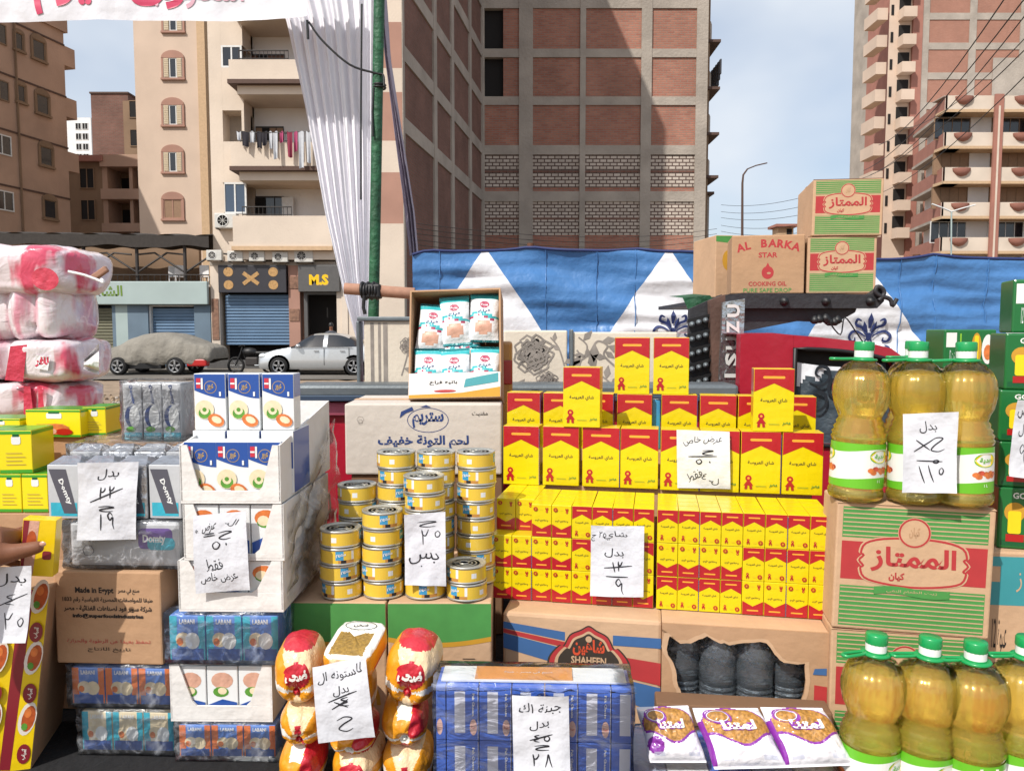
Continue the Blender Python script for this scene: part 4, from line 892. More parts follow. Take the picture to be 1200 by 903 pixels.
# black rack plate over the cab, frame on the left, chrome plate
RK = thing('roof_rack', 'black steel roof rack plate with bolts and a hooked end', 'rack', (tx(940, 3.4), 3.4, tz(365, 3.4)))
def rp(px, py, Y): return at(px, py, Y)
q = MB()
def plate(A, Y, d, m):
    V = [tuple(at(a, b, Y)) for a, b in A]+[(p.x, Y+d, p.z) for p in (at(a, b, Y) for a, b in A)]; n = len(A)
    q.add(V, [list(range(n)), list(range(n, 2*n))[::-1]]+[(k, n+k, n+(k+1) % n, (k+1) % n) for k in range(n)], m)
plate([(843,346),(872,343),(1020,345),(1030,338),(1037,341),(1036,353),(1028,361),(1005,361),(872,361),(850,368)], 3.2, .05, 'rack_black'); q.build('side_plate', RK, world=True)
q = MB(); plate([(873,361.3),(1004,361.3),(1002,366),(980,378),(935,376),(873,388)], 3.24, .04, 'rack_black'); q.build('lower_wedge', RK, world=True)
q = MB(); q.tube(smoothline([tuple(at(*a, 3.19)) for a in ((1030,352),(1036,344),(1034,338),(1028,336),(1026,342),(1032,347),(1040,349),(1044,352),(1046,358),(1051,350))], 4), .009, 'rack_black', 8); q.build('hook', RK, world=True)
for px in (919, 968, 1020): q = MB(); q.lathe([(0,.02),(.012,.018),(.02,0)], 'black', 10, X=Matrix.Translation(at(px, 353, 3.198)) @ Matrix.Rotation(pi/2, 4, 'X')); q.build('bolt', RK, world=True)
q = MB(); q.box(tx(846,3.2), tx(1030,3.2), 3.26, 4.6, tz(347,3.2)-.02, tz(347,3.2)+.0, 'rack_black'); q.build('deck', RK, world=True)
q = MB()
for k in range(7): q.lathe([(.008, 0), (.02, .008), (.018, .022), (.006, .034)], 'black', 8, X=Matrix.Translation(at(966+random.uniform(-12, 18), 379+random.uniform(-3, 3), 3.18)))
q.tube(smoothline([tuple(at(*a, 3.15)) for a in ((972,378),(985,392),(990,372),(1004,390),(1012,402))], 4), .003, 'black', 4); q.build('strap_knot', RK, world=True)
LF = thing('rack_ladder', 'dark steel side frame with rows of rivets beside the chrome plate', 'frame', (tx(826,3.05), 3.05, tz(460,3.05)))
q = MB(); plate([(808,362),(846,345),(848,470),(806,470)], 3.08, .03, 'rack_black'); q.build('panel', LF, world=True)
q = MB(); plate([(832,352),(850,345),(850,470),(836,470)], 3.03, .04, 'rust'); q.build('post', LF, world=True)
for k in range(6):
    q = MB(); y = 372+k*17.5; plate([(806, y+2), (838, y-6), (838, y-3), (806, y+6)], 3.045, .02, 'black'); q.build('crossbar', LF, world=True)
for k in range(6):
    for px in (811, 819, 827):
        q = MB(); q.lathe([(0,.014),(.009,.01),(.012,0)], 'rail_grey', 8, X=Matrix.Translation(at(px, 380+k*17.5-(px-811)*.3, 3.04)) @ Matrix.Rotation(pi/2, 4, 'X')); q.build('rivet', LF, world=True)
q = MB(); 
P = [at(a, b, 3.35) for a, b in ((800,349),(832,346),(838,352),(806,362))]; q.add(P+[p+Vector((0,.3,.02)) for p in P], [(0,1,2,3),(0,1,5,4),(1,2,6,5)], 'green_paint'); q.build('green_flap', LF, world=True)
CP = thing('name_plate', 'tall chrome plate with raised letters ISUZU running upwards', 'plate', (tx(857,2.98), 2.98, tz(460,2.98)))
q = MB(); plate([(847,354),(873,350),(869,470),(842,470)], 2.98, .02, 'chrome'); q.build('plate', CP, world=True)
q = MB()
def frp(x, y, o): p = at(857.5-(0)*0+x, y, 2.977-o); return tuple(p)
for i, ch in enumerate('ISUZU'):
    cy_ = 440-i*19; sh = text(ch, w=13, h=15 if ch != 'I' else 4, bold=.03, rot=0) if False else move(text(ch, w=15 if ch != 'I' else 4.5, h=15, bold=.04), rot=-pi/2*1)
    sh = ([(x, -y) for x, y in move(text(ch, w=(15 if ch != 'I' else 4.5), h=15, bold=.04), rot=pi/2)[0]], sh[1])
    for o in (0, .002, .004): q.flat(move(sh, -1+i*.8, cy_), 'frame_white' if o > .003 else 'rail_grey', frp, o)
q.build('lettering', CP, world=True)

# cream floral boards standing in the truck bed
def flower(q, cx_, cz_, s, fr, m='print_grey', seed=0):
    rr = random.Random(seed); k = 0
    for ring, n in ((1, 9), (.66, 7), (.34, 5)):
        for i in range(n):
            a = 2*pi*i/n+ring*2; px, pz = cx_+cos(a)*s*ring*.62, cz_+sin(a)*s*ring*.62
            P = [(px+cos(t)*s*.30*(1+.25*sin(3*t+i)), pz+sin(t)*s*.25*(1+.25*cos(4*t))) for t in [2*pi*j/11 for j in range(11)]]
            P2 = stroke(P, s*.085, closed=True); q.flat(P2, m, fr, .0002*k); k += 1
            if i % 2 == 0: q.flat(ell(px, pz, s*.16, s*.1, 8, a), m, fr, .0002*k)
def vine(q, P, fr, w, m='print_grey', seed=1):
    S = smoothline(P, 8); q.flat(stroke(S, w), m, fr, 0); rr = random.Random(seed)
    for i in range(4, len(S)-2, 5):
        a = rr.uniform(0, 6.28); L = w*rr.uniform(3, 5); x, z = S[i]; q.flat(pg((x, z), (x+L*cos(a+.5), z+L*sin(a+.5)), (x+1.9*L*cos(a), z+1.9*L*sin(a)), (x+L*cos(a-.5), z+L*sin(a-.5))), m, fr, .0003)
def board(px0, px1, py0, py1, Y, lb):
    c = at((px0+px1)/2, py1, Y); t = thing('floral_board', lb, 'board', (c.x, Y, .962), 0, 'cream printed boards in the truck bed')
    x0, x1 = at(px0, 0, Y).x, at(px1, 0, Y).x; q = MB(); q.box(x0, x1, Y, Y+.05, .962, tz(py0, Y), 'panel_cream', .006); q.build('board', t, world=True); return t, (lambda x, z, o: (x, Y-.001-o, z))
YB = 2.98
t, fr = board(590, 667, 387, 470, YB, 'cream board printed with a large grey rose, left of the dark strip'); q = MB(); wx = lambda px, Y=YB: at(px, 387, Y).x; wz = lambda py, Y=YB: tz(py, Y)
flower(q, wx(625), wz(415), .085, fr); flower(q, wx(641), wz(448), .05, fr, seed=3); vine(q, [(wx(594), wz(470)), (wx(610), wz(450)), (wx(630), wz(455)), (wx(664), wz(463))], fr, .008); vine(q, [(wx(645), wz(395)), (wx(655), wz(408)), (wx(662), wz(430))], fr, .006, seed=4); q.build('print', t, world=True)
t, fr = board(673, 800, 389, 470, YB, 'cream board with curling grey tendrils, right of the dark strip'); q = MB()
vine(q, [(wx(676), wz(425)), (wx(690), wz(415)), (wx(700), wz(400)), (wx(712), wz(405)), (wx(708), wz(416)), (wx(722), wz(430))], fr, .008, seed=5); vine(q, [(wx(678), wz(395)), (wx(688), wz(405)), (wx(684), wz(418)), (wx(676), wz(410))], fr, .006); vine(q, [(wx(705), wz(440)), (wx(716), wz(450)), (wx(712), wz(462))], fr, .006, seed=8); q.build('print', t, world=True)
q = MB(); q.box(wx(667)+.004, wx(673)-.004, YB-.01, YB+.06, .962, wz(386), 'rail_grey', .004); tag(q.build('metal_strip'), 'dark grey upright metal strip between the rose board and the tendril board', 'strip')
YC = 2.9
t, fr = board(421, 484, 375, 452, YC, 'cream board with three brown stripes at the left end of the truck bed'); q = MB()
for a, c in ((434, 438), (443, 446), (449, 454)): q.flat(rect(wx(a, YC), wx(c, YC), wz(450, YC), wz(378, YC)), 'print_grey', fr, 0)
flower(q, wx(478, YC), wz(405, YC), .035, fr); vine(q, [(wx(470, YC), wz(440, YC)), (wx(476, YC), wz(420, YC)), (wx(480, YC), wz(400, YC))], fr, .005, seed=2); q.build('print', t, world=True)
q = MB(); q.box(wx(419, YC), wx(486, YC), YC-.012, YC+.06, wz(376, YC), wz(371, YC), 'rail_grey', .004); q.box(wx(418, YC), wx(422, YC), YC-.012, YC+.06, wz(455, YC), wz(376, YC)-.001, 'rail_grey', .004); q.build('metal_edge', t, world=True)

# ================================================================== the stall
T = .70
mat('card', '#c39a76', .85, var=.1, vs=9, bump=.15, bs=40, k=.8); mat('card_light', '#d3ad8a', .85, var=.09, vs=9, bump=.15, bs=40, k=.82); mat('card_dark', '#8d6a4e', .9, var=.1, k=.7)
mat('cloth_table', '#1b1a1d', .95, var=.2, vs=9, bump=.5, bs=30, k=.6); mat('print_red', '#c4393c', .7, var=.08, vs=30, bump=0, k=.75); mat('print_green', '#4f9a4b', .75, var=.1, vs=25, bump=0, k=.8)
mat('print_blue', '#3f6ba3', .75, var=.08, vs=25, bump=0, k=.8); mat('print_black', '#2a2422', .8, bump=0, var=0, k=.8); mat('ink', '#23232b', .6, bump=0, var=0, k=.8)
mat('tea_yellow', '#f5dd08', .32, var=.05, vs=14, bump=.12, bs=45, k=.76, coat=.35); mat('tea_red', '#c91c2c', .32, var=.06, vs=14, bump=.12, bs=45, k=.68, coat=.35); mat('tea_orange', '#f4a83c', .35, bump=0, var=0, k=.9)
mat('tea_green', '#3c8a3c', .5, bump=0, var=0); mat('tea_seam', '#5a4aa0', .5, bump=0, var=0)
mat('paper', '#e6e8f0', .7, var=.04, vs=15, bump=.25, bs=12, k=.82)
mat('white_card', '#ece9e6', .6, var=.05, vs=8, bump=.2, bs=14, k=.86); mat('cheese_blue', '#2453a5', .35, bump=0, var=.04, coat=.3, k=.85); mat('cheese_white', '#eceff0', .4, bump=0, var=.03, coat=.3, k=.88)
mat('food_green', '#5f9e3a', .5, var=.3, vs=60, bump=0); mat('food_orange', '#dc7a3c', .5, var=.3, vs=60, bump=0, k=.9); mat('food_cream', '#ead9b6', .5, var=.15, vs=60, bump=0, k=.9); mat('gold', '#b99a5a', .4, bump=0, var=0)
mat('flag_red', '#cf3346', .5, bump=0, var=0)
filmmat('film', cover=.06, wisp=.2, bump=.5); filmmat('film_fog', cover=.10, wisp=.18, bs=22, bump=.5); filmmat('film_blue', tint=(.6,.72,.98), cover=.1, bs=22, wisp=.25, bump=.5)
mat('tin', '#d8d6cc', .38, metal=.75, var=.06, vs=40, bump=0); mat('tuna_yellow', '#eac545', .3, bump=0, var=.05, coat=.5, k=.9); mat('tuna_blue', '#3f9fd0', .3, bump=0, var=0, coat=.5); mat('tuna_orange', '#c9904a', .35, bump=0, var=0, coat=.4)
mat('navy_print', '#26407c', .6, bump=0, var=0); mat('carton_cream', '#d9cfc4', .8, var=.05, vs=6, bump=.15, bs=30, k=.82)

q = MB(); q.box(-1.35, 1.25, 1.22, 2.62, T-.03, T, 'cloth_table', .008)
q.grid(lambda u, v: (-1.35+2.6*u, 1.215+.02*sin(u*70)*v+.015*sin(u*33+1)*v, T-.004-(T-.06)*v), 160, 8, 'cloth_table'); q.grid(lambda u, v: (-1.355-.02*sin(u*40)*v, 1.22+1.4*u, T-.004-(T-.06)*v), 60, 6, 'cloth_table'); 
TB = thing('table', 'long trestle table under a black cloth carrying all the goods', 'table', (0, 1.9, 0)); q.build('tablecloth', TB, world=True)
q = MB(); 
for x in (-1.2, 0, 1.1):
    for y in (1.35, 2.5): q.box(x-.03, x+.03, y-.03, y+.03, 0, T-.031, 'iron')
q.build('legs_frame', TB, world=True)

# -- geometry helpers for packages: local frame, front face towards -Y, base on z=0, origin at front bottom centre
def FR(x, y, o): return (x, -o, y)
OFF = .0004
def layers(q, lst, fr=FR, base=1):
    """each (shape, material) a hair proud of the one before; all flat print"""
    for i, (sh, m) in enumerate(lst): q.flat(sh, m, fr, OFF*(base+i*.5))
def cart(w, d, h, m='card', c=.004): q = MB(); q.box(-w/2, w/2, 0, d, 0, h, m, c); return q
def seat(name, lb, cat, p0, p1, z, group=None, tilt=0, lean=0):
    """thing whose front bottom corners are seen at pixels p0, p1 on height z"""
    A, B = onz(p0[0], p0[1], z), onz(p1[0], p1[1], z); c = (A+B)/2; yaw = atan2(B.y-A.y, B.x-A.x)
    t = thing(name, lb, cat, tuple(c), yaw, group, ry=tilt, rx=lean); return t, (B-A).length, A, B
def hgt(A, p): return at(p[0], p[1], A.y).z-A.z
def seam(q, w, d, h):                                          # taped flap joint on top, side flap edge
    q.box(-w/2+.003, w/2-.003, d/2-.0015, d/2+.0015, h-.0005, h+.0004, 'card_dark'); q.box(-w/2+.001, w/2-.001, d/2-.024, d/2+.024, h+.0005, h+.0008, 'card_light')

# ---------------------------------------------------------------- tea boxes
def tea_print(w, h, small=False):
    e_, a_ = (.59, .745) if small else (.63, .77)
    L = [(pg((-w/2, h), (-w/2, h*e_), (0, h*a_), (w/2, h*e_), (w/2, h)), 'tea_red'),
         (rrect(-w*.27, w*.27, h*.845, h*.885, h*.018, 3), 'tea_orange'),
         (text('شاي العروسة', w=w*.66, h=h*.085, cx=0, cy=h*.49, bold=.01, res=1), 'ink')]
    dx, dy, s = (-w*.3, h*.17, w*.11) if not small else (-w*.27, h*.16, w*.08)
    L += [(ell(dx, dy+s*1.1, s*.75, n=9), 'tea_red'), (ell(dx, dy+s*1.1, s*.3, n=6), 'tea_orange'), (pg((dx-s*.3, dy+s*.5), (dx+s*.3, dy+s*.5), (dx+s*1.1, dy-s*.6), (dx-s*1.1, dy-s*.6)), 'tea_red'),
          (pg((dx-s*.8, dy-s*.6), (dx-s*.2, dy-s*.6), (dx-s*.3, dy-s*1.5), (dx-s*.9, dy-s*1.5)), 'tea_red'), (pg((dx+s*.2, dy-s*.6), (dx+s*.8, dy-s*.6), (dx+s*.9, dy-s*1.5), (dx+s*.3, dy-s*1.5)), 'tea_red')]
    if small: L += [(ell(w*.3, h*.14, w*.11, n=10), 'tea_red'), (rect(w*.27, w*.29, h*.11, h*.17), 'tea_yellow'), (rect(w*.31, w*.33, h*.11, h*.17), 'tea_yellow'), (rect(-w*.05, w*.1, h*.135, h*.143), 'tea_orange')]
    else: L += [(text('مصر', w=w*.2, h=h*.055, cx=w*.32, cy=h*.13, bold=.02, res=1), 'tea_green'), (rect(-w*.12, w*.15, h*.115, h*.122), 'tea_green')]
    return L
def tea_box(w, d, h, small=False, inv=False):
    t = thing('tea_box', 'tea', 'tea box')
    q = MB(); q.box(-w/2, w/2, 0, d, 0, h, 'tea_yellow', .0012)
    L = tea_print(w, h, small)
    if inv: L = [(move(sh, 0, h, -1, -1), m) for sh, m in L]
    layers(q, L, lambda x, y, o: (max(-w/2+.0008, min(w/2-.0008, x)), -o, max(.0008, min(h-.0008, y))))
    # red band round the sides
    for s in (-1, 1):
        za, zb = (h*.63, h-.001) if not inv else (.001, h*.37)
        q.add([(s*(w/2+.0004), .0015, za), (s*(w/2+.0004), d-.0015, za), (s*(w/2+.0004), d-.0015, zb), (s*(w/2+.0004), .0015, zb)], [(0,1,2,3)], 'tea_red')
    if small:
        for k in (1, 2, 3): q.box(-w/2+.001, w/2-.001, d*k/4-.0004, d*k/4+.0004, h, h+.0004, 'tea_orange')
    else:
        q.box(-w/2+.002, w/2-.002, d/2-.0005, d/2+.0005, h, h+.0004, 'tea_orange')
    q.build('carton', t); return t
ZT = 0.96                       # height on which the small tea boxes stand (tops of the cartons below)
A, B = onz(577, 700, ZT), onz(973, 726, ZT); yaw = atan2(B.y-A.y, B.x-A.x); U = (B-A).normalized(); Vb = Vector((-U.y, U.x, 0)); WT = (B-A).length
def tpos(u, v, z): p = A+U*u+Vb*v; return Vector((p.x, p.y, z))
def tu(px, v, z):              # distance along the block where pixel column px meets the plane v, z
    lo, hi = -.5, 1.6
    for _ in range(40):
        m_ = (lo+hi)/2; p = tpos(m_, v, z); q_ = 600+F*p.x/(p.y*cp-(p.z-EYE)*sp)
        if q_ < px: lo = m_
        else: hi = m_
    return lo
NC = ['first', 'second', 'third', 'fourth', 'fifth', 'sixth', 'seventh', 'eighth', 'ninth', 'tenth', 'eleventh', 'twelfth', 'thirteenth', 'fourteenth', 'fifteenth', 'sixteenth']
cw = (WT-.006)/16; SH = (hat(577, 589, A))/3 if False else .0775
SD = .18
tS = {False: tea_box(cw-.0009, SD, SH-.0006, True, False), True: tea_box(cw-.0009, SD, SH-.0006, True, True)}
used = {False: False, True: False}
pat = ['IIII'+'I'*4+'NNNN'+'IIII', 'IIII'+'NNNN'+'IIII'+'NNNN', 'IIII'+'NNNN'+'NNNN'+'NNNN']
RN = ['lowest', 'middle', 'top']
for r in range(3):
    for c in range(16):
        inv = pat[r][c] == 'I'; src = tS[inv]; j = random.uniform(-.0012, .0012)
        back = .05 if (r == 2 and c < 2) else 0
        x = cw*(c+.5)+(0.006 if c > 7 else 0); zz = ZT+SH*r-(.012 if back else 0)*0
        lb = f'small tea box{" printed upside down" if inv else ""}, {NC[c]} from the left in the {RN[r]} small row'
        loc = tuple(tpos(x, back+j+.001*abs(noise.noise(Vector((c, r, 0))))*4, zz))
        if not used[inv]: used[inv] = True; o = src; o.location = loc; o.rotation_euler.z = yaw; o['label'] = lb
        else: o = dup(src, loc, yaw+random.uniform(-.008, .008), lb)
        o['group'] = 'small tea boxes stacked in three rows'
ZL = ZT+3*SH
def seam_part(par, x, h):
    q = MB(); k = .002
    while k < h-.004: q.box(x-.0007, x+.0007, -.0014, -.0006, k, k+.0035, 'tea_seam'); k += .0055
    return q.build('film_seam', par)
sm0 = None
for o in [o for o in COL.objects if o.name.startswith('tea_box') and o.get('group') == 'small tea boxes stacked in three rows']:
    if not any(w in o['label'] for w in (' second from', ' sixth', ' tenth', ' fourteenth')): continue
    if sm0 is None: sm0 = seam_part(o, cw/2, SH)
    else: s_ = sm0.copy(); COL.objects.link(s_); s_.parent = o
# cartons that carry the larger tea boxes behind the small ones
def plain_carton(name, lb, u0, u1, v0, v1, z0, z1, m='card'):
    t = thing(name, lb, 'carton', tuple(tpos((u0+u1)/2, v0, z0)), yaw); q = cart(u1-u0, v1-v0, z1-z0, m); q.build('body', t); return t
plain_carton('cardboard_carton', 'plain brown carton standing behind the small tea boxes', 0, WT, SD+.06, SD+.20, T+.002, ZL-.0005)
plain_carton('cardboard_carton', 'plain brown carton carrying the rear row of large tea boxes', 0, WT, SD+.203, SD+.50, T+.002, ZL+.075)
vL = SD+.045
LH = .156
Lb = [(590, 632), (635, 679), (682, 726), (727, 771), (774, 819), (820, 866), (868, 914), (917, 963)]
us = [(tu(a, vL, ZL+.05), tu(b, vL, ZL+.05)) for a, b in Lb]; lw = sum(b-a for a, b in us)/8
def dup_plain(t):
    r = t.copy(); COL.objects.link(r)
    for ch in t.children:
        if ch.name.startswith('carton'): c = ch.copy(); COL.objects.link(c); c.parent = r
    return r
tea = tea_box(lw, .062, LH); tea['group'] = 'large tea boxes above the small ones'
SEAM = None
ZU = ZL+.075; UH = LH*.99; vU = SD+.21
def place_tea(u, v, z, lb, first=False, dz=0, sc=None):
    o = tea if first else dup_plain(tea); o.location = tuple(tpos(u, v, z)); o.rotation_euler.z = yaw+dz; o['label'] = lb; o['group'] = 'large tea boxes above the small ones'
    global SEAM
    if any(w in lb for w in ('first', 'third', 'fifth', 'seventh')):
        if SEAM is None: SEAM = seam_part(o, lw/2+.0004, LH*.98)
        else: s_ = SEAM.copy(); COL.objects.link(s_); s_.parent = o
    return o
for i, (a, b) in enumerate(us): place_tea((a+b)/2, vL+random.uniform(-.005, .003), ZL, f'large tea box, {NC[i]} from the left in the fully visible row of large ones', i == 0, random.uniform(-.025, .025))
Ub = [(593, 634), (636, 677), (679, 718), (722, 765), (774, 818), (820, 863), (865, 908), (911, 957)]
for i, (a, b) in enumerate(Ub):
    z = ZU; u = (tu(a, vU, z+.1)+tu(b, vU, z+.1))/2
    place_tea(u, vU, z, f'large tea box, {NC[i]} from the left in the half hidden upper row', dz=random.uniform(-.04, .04))
ZS = ZL+LH+.0006
place_tea((tu(659, vL-.004, ZS+.05)+tu(704, vL-.004, ZS+.05))/2, vL-.004, ZS, 'single large tea box standing forward on top, in front of the rose board', dz=-.03)
place_tea((tu(882, vL-.004, ZS+.05)+tu(931, vL-.004, ZS+.05))/2, vL-.004, ZS, 'single large tea box standing forward on top, in front of the red cab', dz=-.02)
ZTT = ZU+LH+.0006
for k, (a, b) in enumerate(((719, 762), (765, 808))):
    place_tea((tu(a, vU+.0, ZTT+.05)+tu(b, vU+.0, ZTT+.05))/2, vU+.006, ZTT, ['highest large tea box, left one of the pair on top beside the rack frame', 'highest large tea box, right one of the pair on top touching the rack frame'][k])
# blue stripe of a packet wedged between the tea boxes
q = MB(); p = tpos((tu(766, vU+.02, ZU+.1)), vU+.02, ZU); q.box(p.x-.006, p.x+.02, p.y, p.y+.03, p.z, p.z+.14, 'tuna_blue', .004); tag(q.build('milk_carton'), 'narrow light blue packet wedged in the gap between tea boxes', 'packet')

# ---------------------------------------------------------------- big cartons under the tea
# SHAHEEN carton
def P_on(z, px, py): return onz(px, py, z)
ztop = ZT-.001
cS = thing('printed_carton', 'brown carton with blue and red bands and a dark SHAHEEN badge', 'carton')
a, b = onz(589, 716, ztop), onz(776, 728, ztop); yw = atan2(b.y-a.y, b.x-a.x); w = (b-a).length; c = (a+b)/2
cS.location = (c.x, c.y, T+.002); cS.rotation_euler.z = yw; h = ztop-T-.003
q = cart(w, .36, h, 'card_light', .008); q.build('body', cS)
q = MB(); mat('badge_dark', '#3b3128', .7, bump=0, var=0); mat('badge_orange', '#d9512e', .7, bump=0, var=0)
hw_ = w/2-.002
L = [(pg((-hw_, h*.80), (-hw_, h*.86), (-w*.1, h*.80), (-w*.1, h*.72)), 'print_blue'), (pg((-hw_, h*.795), (-w*.1, h*.71), (-w*.1, h*.66), (-hw_, h*.76)), 'print_red'), (pg((-hw_, h*.755), (-w*.1, h*.65), (-w*.12, h*.5), (-hw_, h*.62)), 'print_blue'),
     (pg((w*.2, h*.80), (hw_, h*.80), (hw_, h*.71), (w*.2, h*.71)), 'print_blue'), (pg((w*.2, h*.62), (hw_, h*.58), (hw_, h*.38), (w*.2, h*.45)), 'print_red'), (pg((w*.2, h*.43), (hw_, h*.36), (hw_, h*.12), (w*.2, h*.26)), 'print_blue')]
def dome(s, dx=0, dy=0):
    P = [(-.25, -.12), (-.255, -.02), (-.19, .07), (-.16, .07), (-.12, .15), (-.05, .19), (0, .22), (.05, .19), (.12, .15), (.16, .07), (.19, .07), (.255, -.02), (.25, -.12), (.15, -.19), (0, -.2), (-.15, -.19)]
    return ([(x*s*w+dx, y*s*w*.92+dy) for x, y in smoothline(P, 4, closed=True)], [list(range(64))])
bx_, by_ = w*.05, h*.645
L = [(move(s_, 0, h*.055) if max(p_[1] for p_ in s_[0]) < h*.9 else s_, m_) for s_, m_ in L]
L += [(dome(1.0, bx_, by_), 'badge_dark'), (dome(.95, bx_, by_), 'print_red'), (dome(.82, bx_, by_), 'card_light'), (dome(.74, bx_, by_), 'badge_dark'),
      (ell(bx_, by_+w*.115, w*.02), 'card_light'), (text('شاهين', w=w*.2, h=h*.15, cx=bx_, cy=by_+h*.085, bold=.04), 'badge_orange'), (text('SHAHEEN', w=w*.22, h=h*.07, cx=bx_, cy=by_-h*.03, bold=.03), 'card_light')]
layers(q, L); q.build('print', cS)
q = MB(); seam(q, w, .36, h); q.build('tape', cS)
# torn carton with water bottles
a, b = onz(776, 729, ztop), onz(972, 741, ztop); yw = atan2(b.y-a.y, b.x-a.x); w = (b-a).length; c = (a+b)/2
cW = thing('torn_carton', 'brown carton torn open in front, showing clear water bottles inside', 'carton', (c.x, c.y, T+.002), yw); d = .36
q = MB(); t_ = .006; q.box(-w/2, w/2, t_, d, h-t_, h, 'card_light', .002); q.box(-w/2, -w/2+t_, t_, d, t_, h-t_, 'card_light'); q.box(w/2-t_, w/2, t_, d, t_, h-t_, 'card_light'); q.box(-w/2+t_, w/2-t_, d*.55, d*.55+t_, t_, h-t_, 'card'); q.box(-w/2, w/2, t_, d, 0, t_, 'card_light'); q.build('body', cW)
# ragged front wall: outline with hole
hole = smoothline([(-.455,.88),(-.38,.83),(-.30,.86),(-.22,.90),(-.14,.86),(-.05,.85),(.1,.88),(.17,.83),(.22,.74),(.29,.72),(.36,.72),(.37,.5),(.34,.38),(.26,.27),(.2,.16),(.1,.02),(-.1,-.0),(-.2,.1),(-.27,.18),(-.33,.22),(-.36,.36),(-.4,.45),(-.41,.6),(-.46,.72)], 3, closed=True)
rr = random.Random(5); hole = [(x+rr.uniform(-.006, .006), max(.03, y+rr.uniform(-.012, .012))) for x, y in hole]
inn = [(x*w, y*h) for x, y in hole]; n = len(inn); cx_, cy_ = 0, h*.5; outp = []
for x, y in inn:
    dx, dy = x-cx_, y-cy_; k = min(abs((w/2)/dx) if dx else 99, abs((h/2)/dy) if dy else 99); outp.append((dx*k, cy_+dy*k))
cor = [(-w/2, 0), (w/2, 0), (w/2, h), (-w/2, h)]
for cxx, cyy in cor:
    i = min(range(n), key=lambda i: hypot(outp[i][0]-cxx, outp[i][1]-cyy)); outp[i] = (cxx, cyy)
V = [(x, 0, y) for x, y in outp]+[(x, 0, y) for x, y in inn]+[(x, .0055, y) for x, y in inn]+[(x, .0055, y) for x, y in outp]
q = MB(); q.add(V, [(i, (i+1) % n, n+(i+1) % n, n+i) for i in range(n)]+[(n+i, n+(i+1) % n, 2*n+(i+1) % n, 2*n+i) for i in range(n)]+[(3*n+i, 3*n+(i+1) % n, (i+1) % n, i) for i in range(n)], 'card')
for i in range(n):                                                   # torn paper lip standing off the edge
    j = (i+1) % n; e = .012+.008*rr.random(); (x1, y1), (x2, y2) = inn[i], inn[j]
    g_ = lambda x, y: (x+(x-0)*.07, y+(y-h*.45)*.07)
    q.add([(x1, -.0008, y1), (x2, -.0008, y2), (g_(x2, y2)[0], -.001, g_(x2, y2)[1]), (g_(x1, y1)[0], -.001, g_(x1, y1)[1])], [(0,1,2,3)], 'card_light')
q.build('torn_front', cW)
q = MB(); layers(q, [(pg((w*.42, h*.4), (w*.495, h*.36), (w*.495, h*.54), (w*.42, h*.55)), 'print_red'), (pg((w*.44, h*.12), (w*.495, h*.1), (w*.495, h*.3), (w*.45, h*.3)), 'print_blue'), (pg((w*.41, h*.64), (w*.49, h*.64), (w*.49, h*.7), (w*.42, h*.69)), 'print_blue')], base=3); q.build('print', cW)
# water bottles in it
m = bpy.data.materials.new('water_plastic'); MATS['water_plastic'] = m; m.use_nodes = True; nt = m.node_tree; n_ = nt.nodes; l_ = nt.links; n_.remove(n_['Principled BSDF'])
a_ = n_.new('ShaderNodeBsdfTransparent'); a_.inputs[0].default_value = (.9, .96, 1, 1); b_ = n_.new('ShaderNodeBsdfGlossy'); b_.inputs[1].default_value = .04; c_ = n_.new('ShaderNodeBsdfDiffuse'); c_.inputs[0].default_value = (.72, .84, .97, 1)
lw_ = n_.new('ShaderNodeLayerWeight'); lw_.inputs[0].default_value = .42; m1_ = n_.new('ShaderNodeMixShader'); m1_.inputs[0].default_value = .07; m3_ = n_.new('ShaderNodeMixShader'); m3_.inputs[0].default_value = .6; d_ = n_.new('ShaderNodeBsdfRefraction'); d_.inputs['IOR'].default_value = 1.33; d_.inputs['Roughness'].default_value = .02; l_.new(a_.outputs[0], m3_.inputs[1]); l_.new(d_.outputs[0], m3_.inputs[2]); m2_ = n_.new('ShaderNodeMixShader')
zn_ = n_.new('ShaderNodeTexNoise'); zn_.inputs['Scale'].default_value = 32; zn_.inputs['Detail'].default_value = 3; bm_ = n_.new('ShaderNodeBump'); bm_.inputs['Strength'].default_value = 1; bm_.inputs['Distance'].default_value = .016; tc_ = n_.new('ShaderNodeTexCoord'); l_.new(tc_.outputs['Object'], zn_.inputs['Vector']); l_.new(zn_.outputs['Fac'], bm_.inputs['Height']); l_.new(bm_.outputs[0], b_.inputs['Normal']); l_.new(bm_.outputs[0], lw_.inputs['Normal'])
l_.new(m3_.outputs[0], m1_.inputs[1]); l_.new(c_.outputs[0], m1_.inputs[2]); l_.new(lw_.outputs['Fresnel'], m2_.inputs[0]); l_.new(m1_.outputs[0], m2_.inputs[1]); l_.new(b_.outputs[0], m2_.inputs[2]); l_.new(m2_.outputs[0], n_['Material Output'].inputs[0])
filmmat('water_rib_glint', tint=(.8,.9,1), cover=.5, wisp=.5, bs=30, stretch=(1,1,5), bump=1)
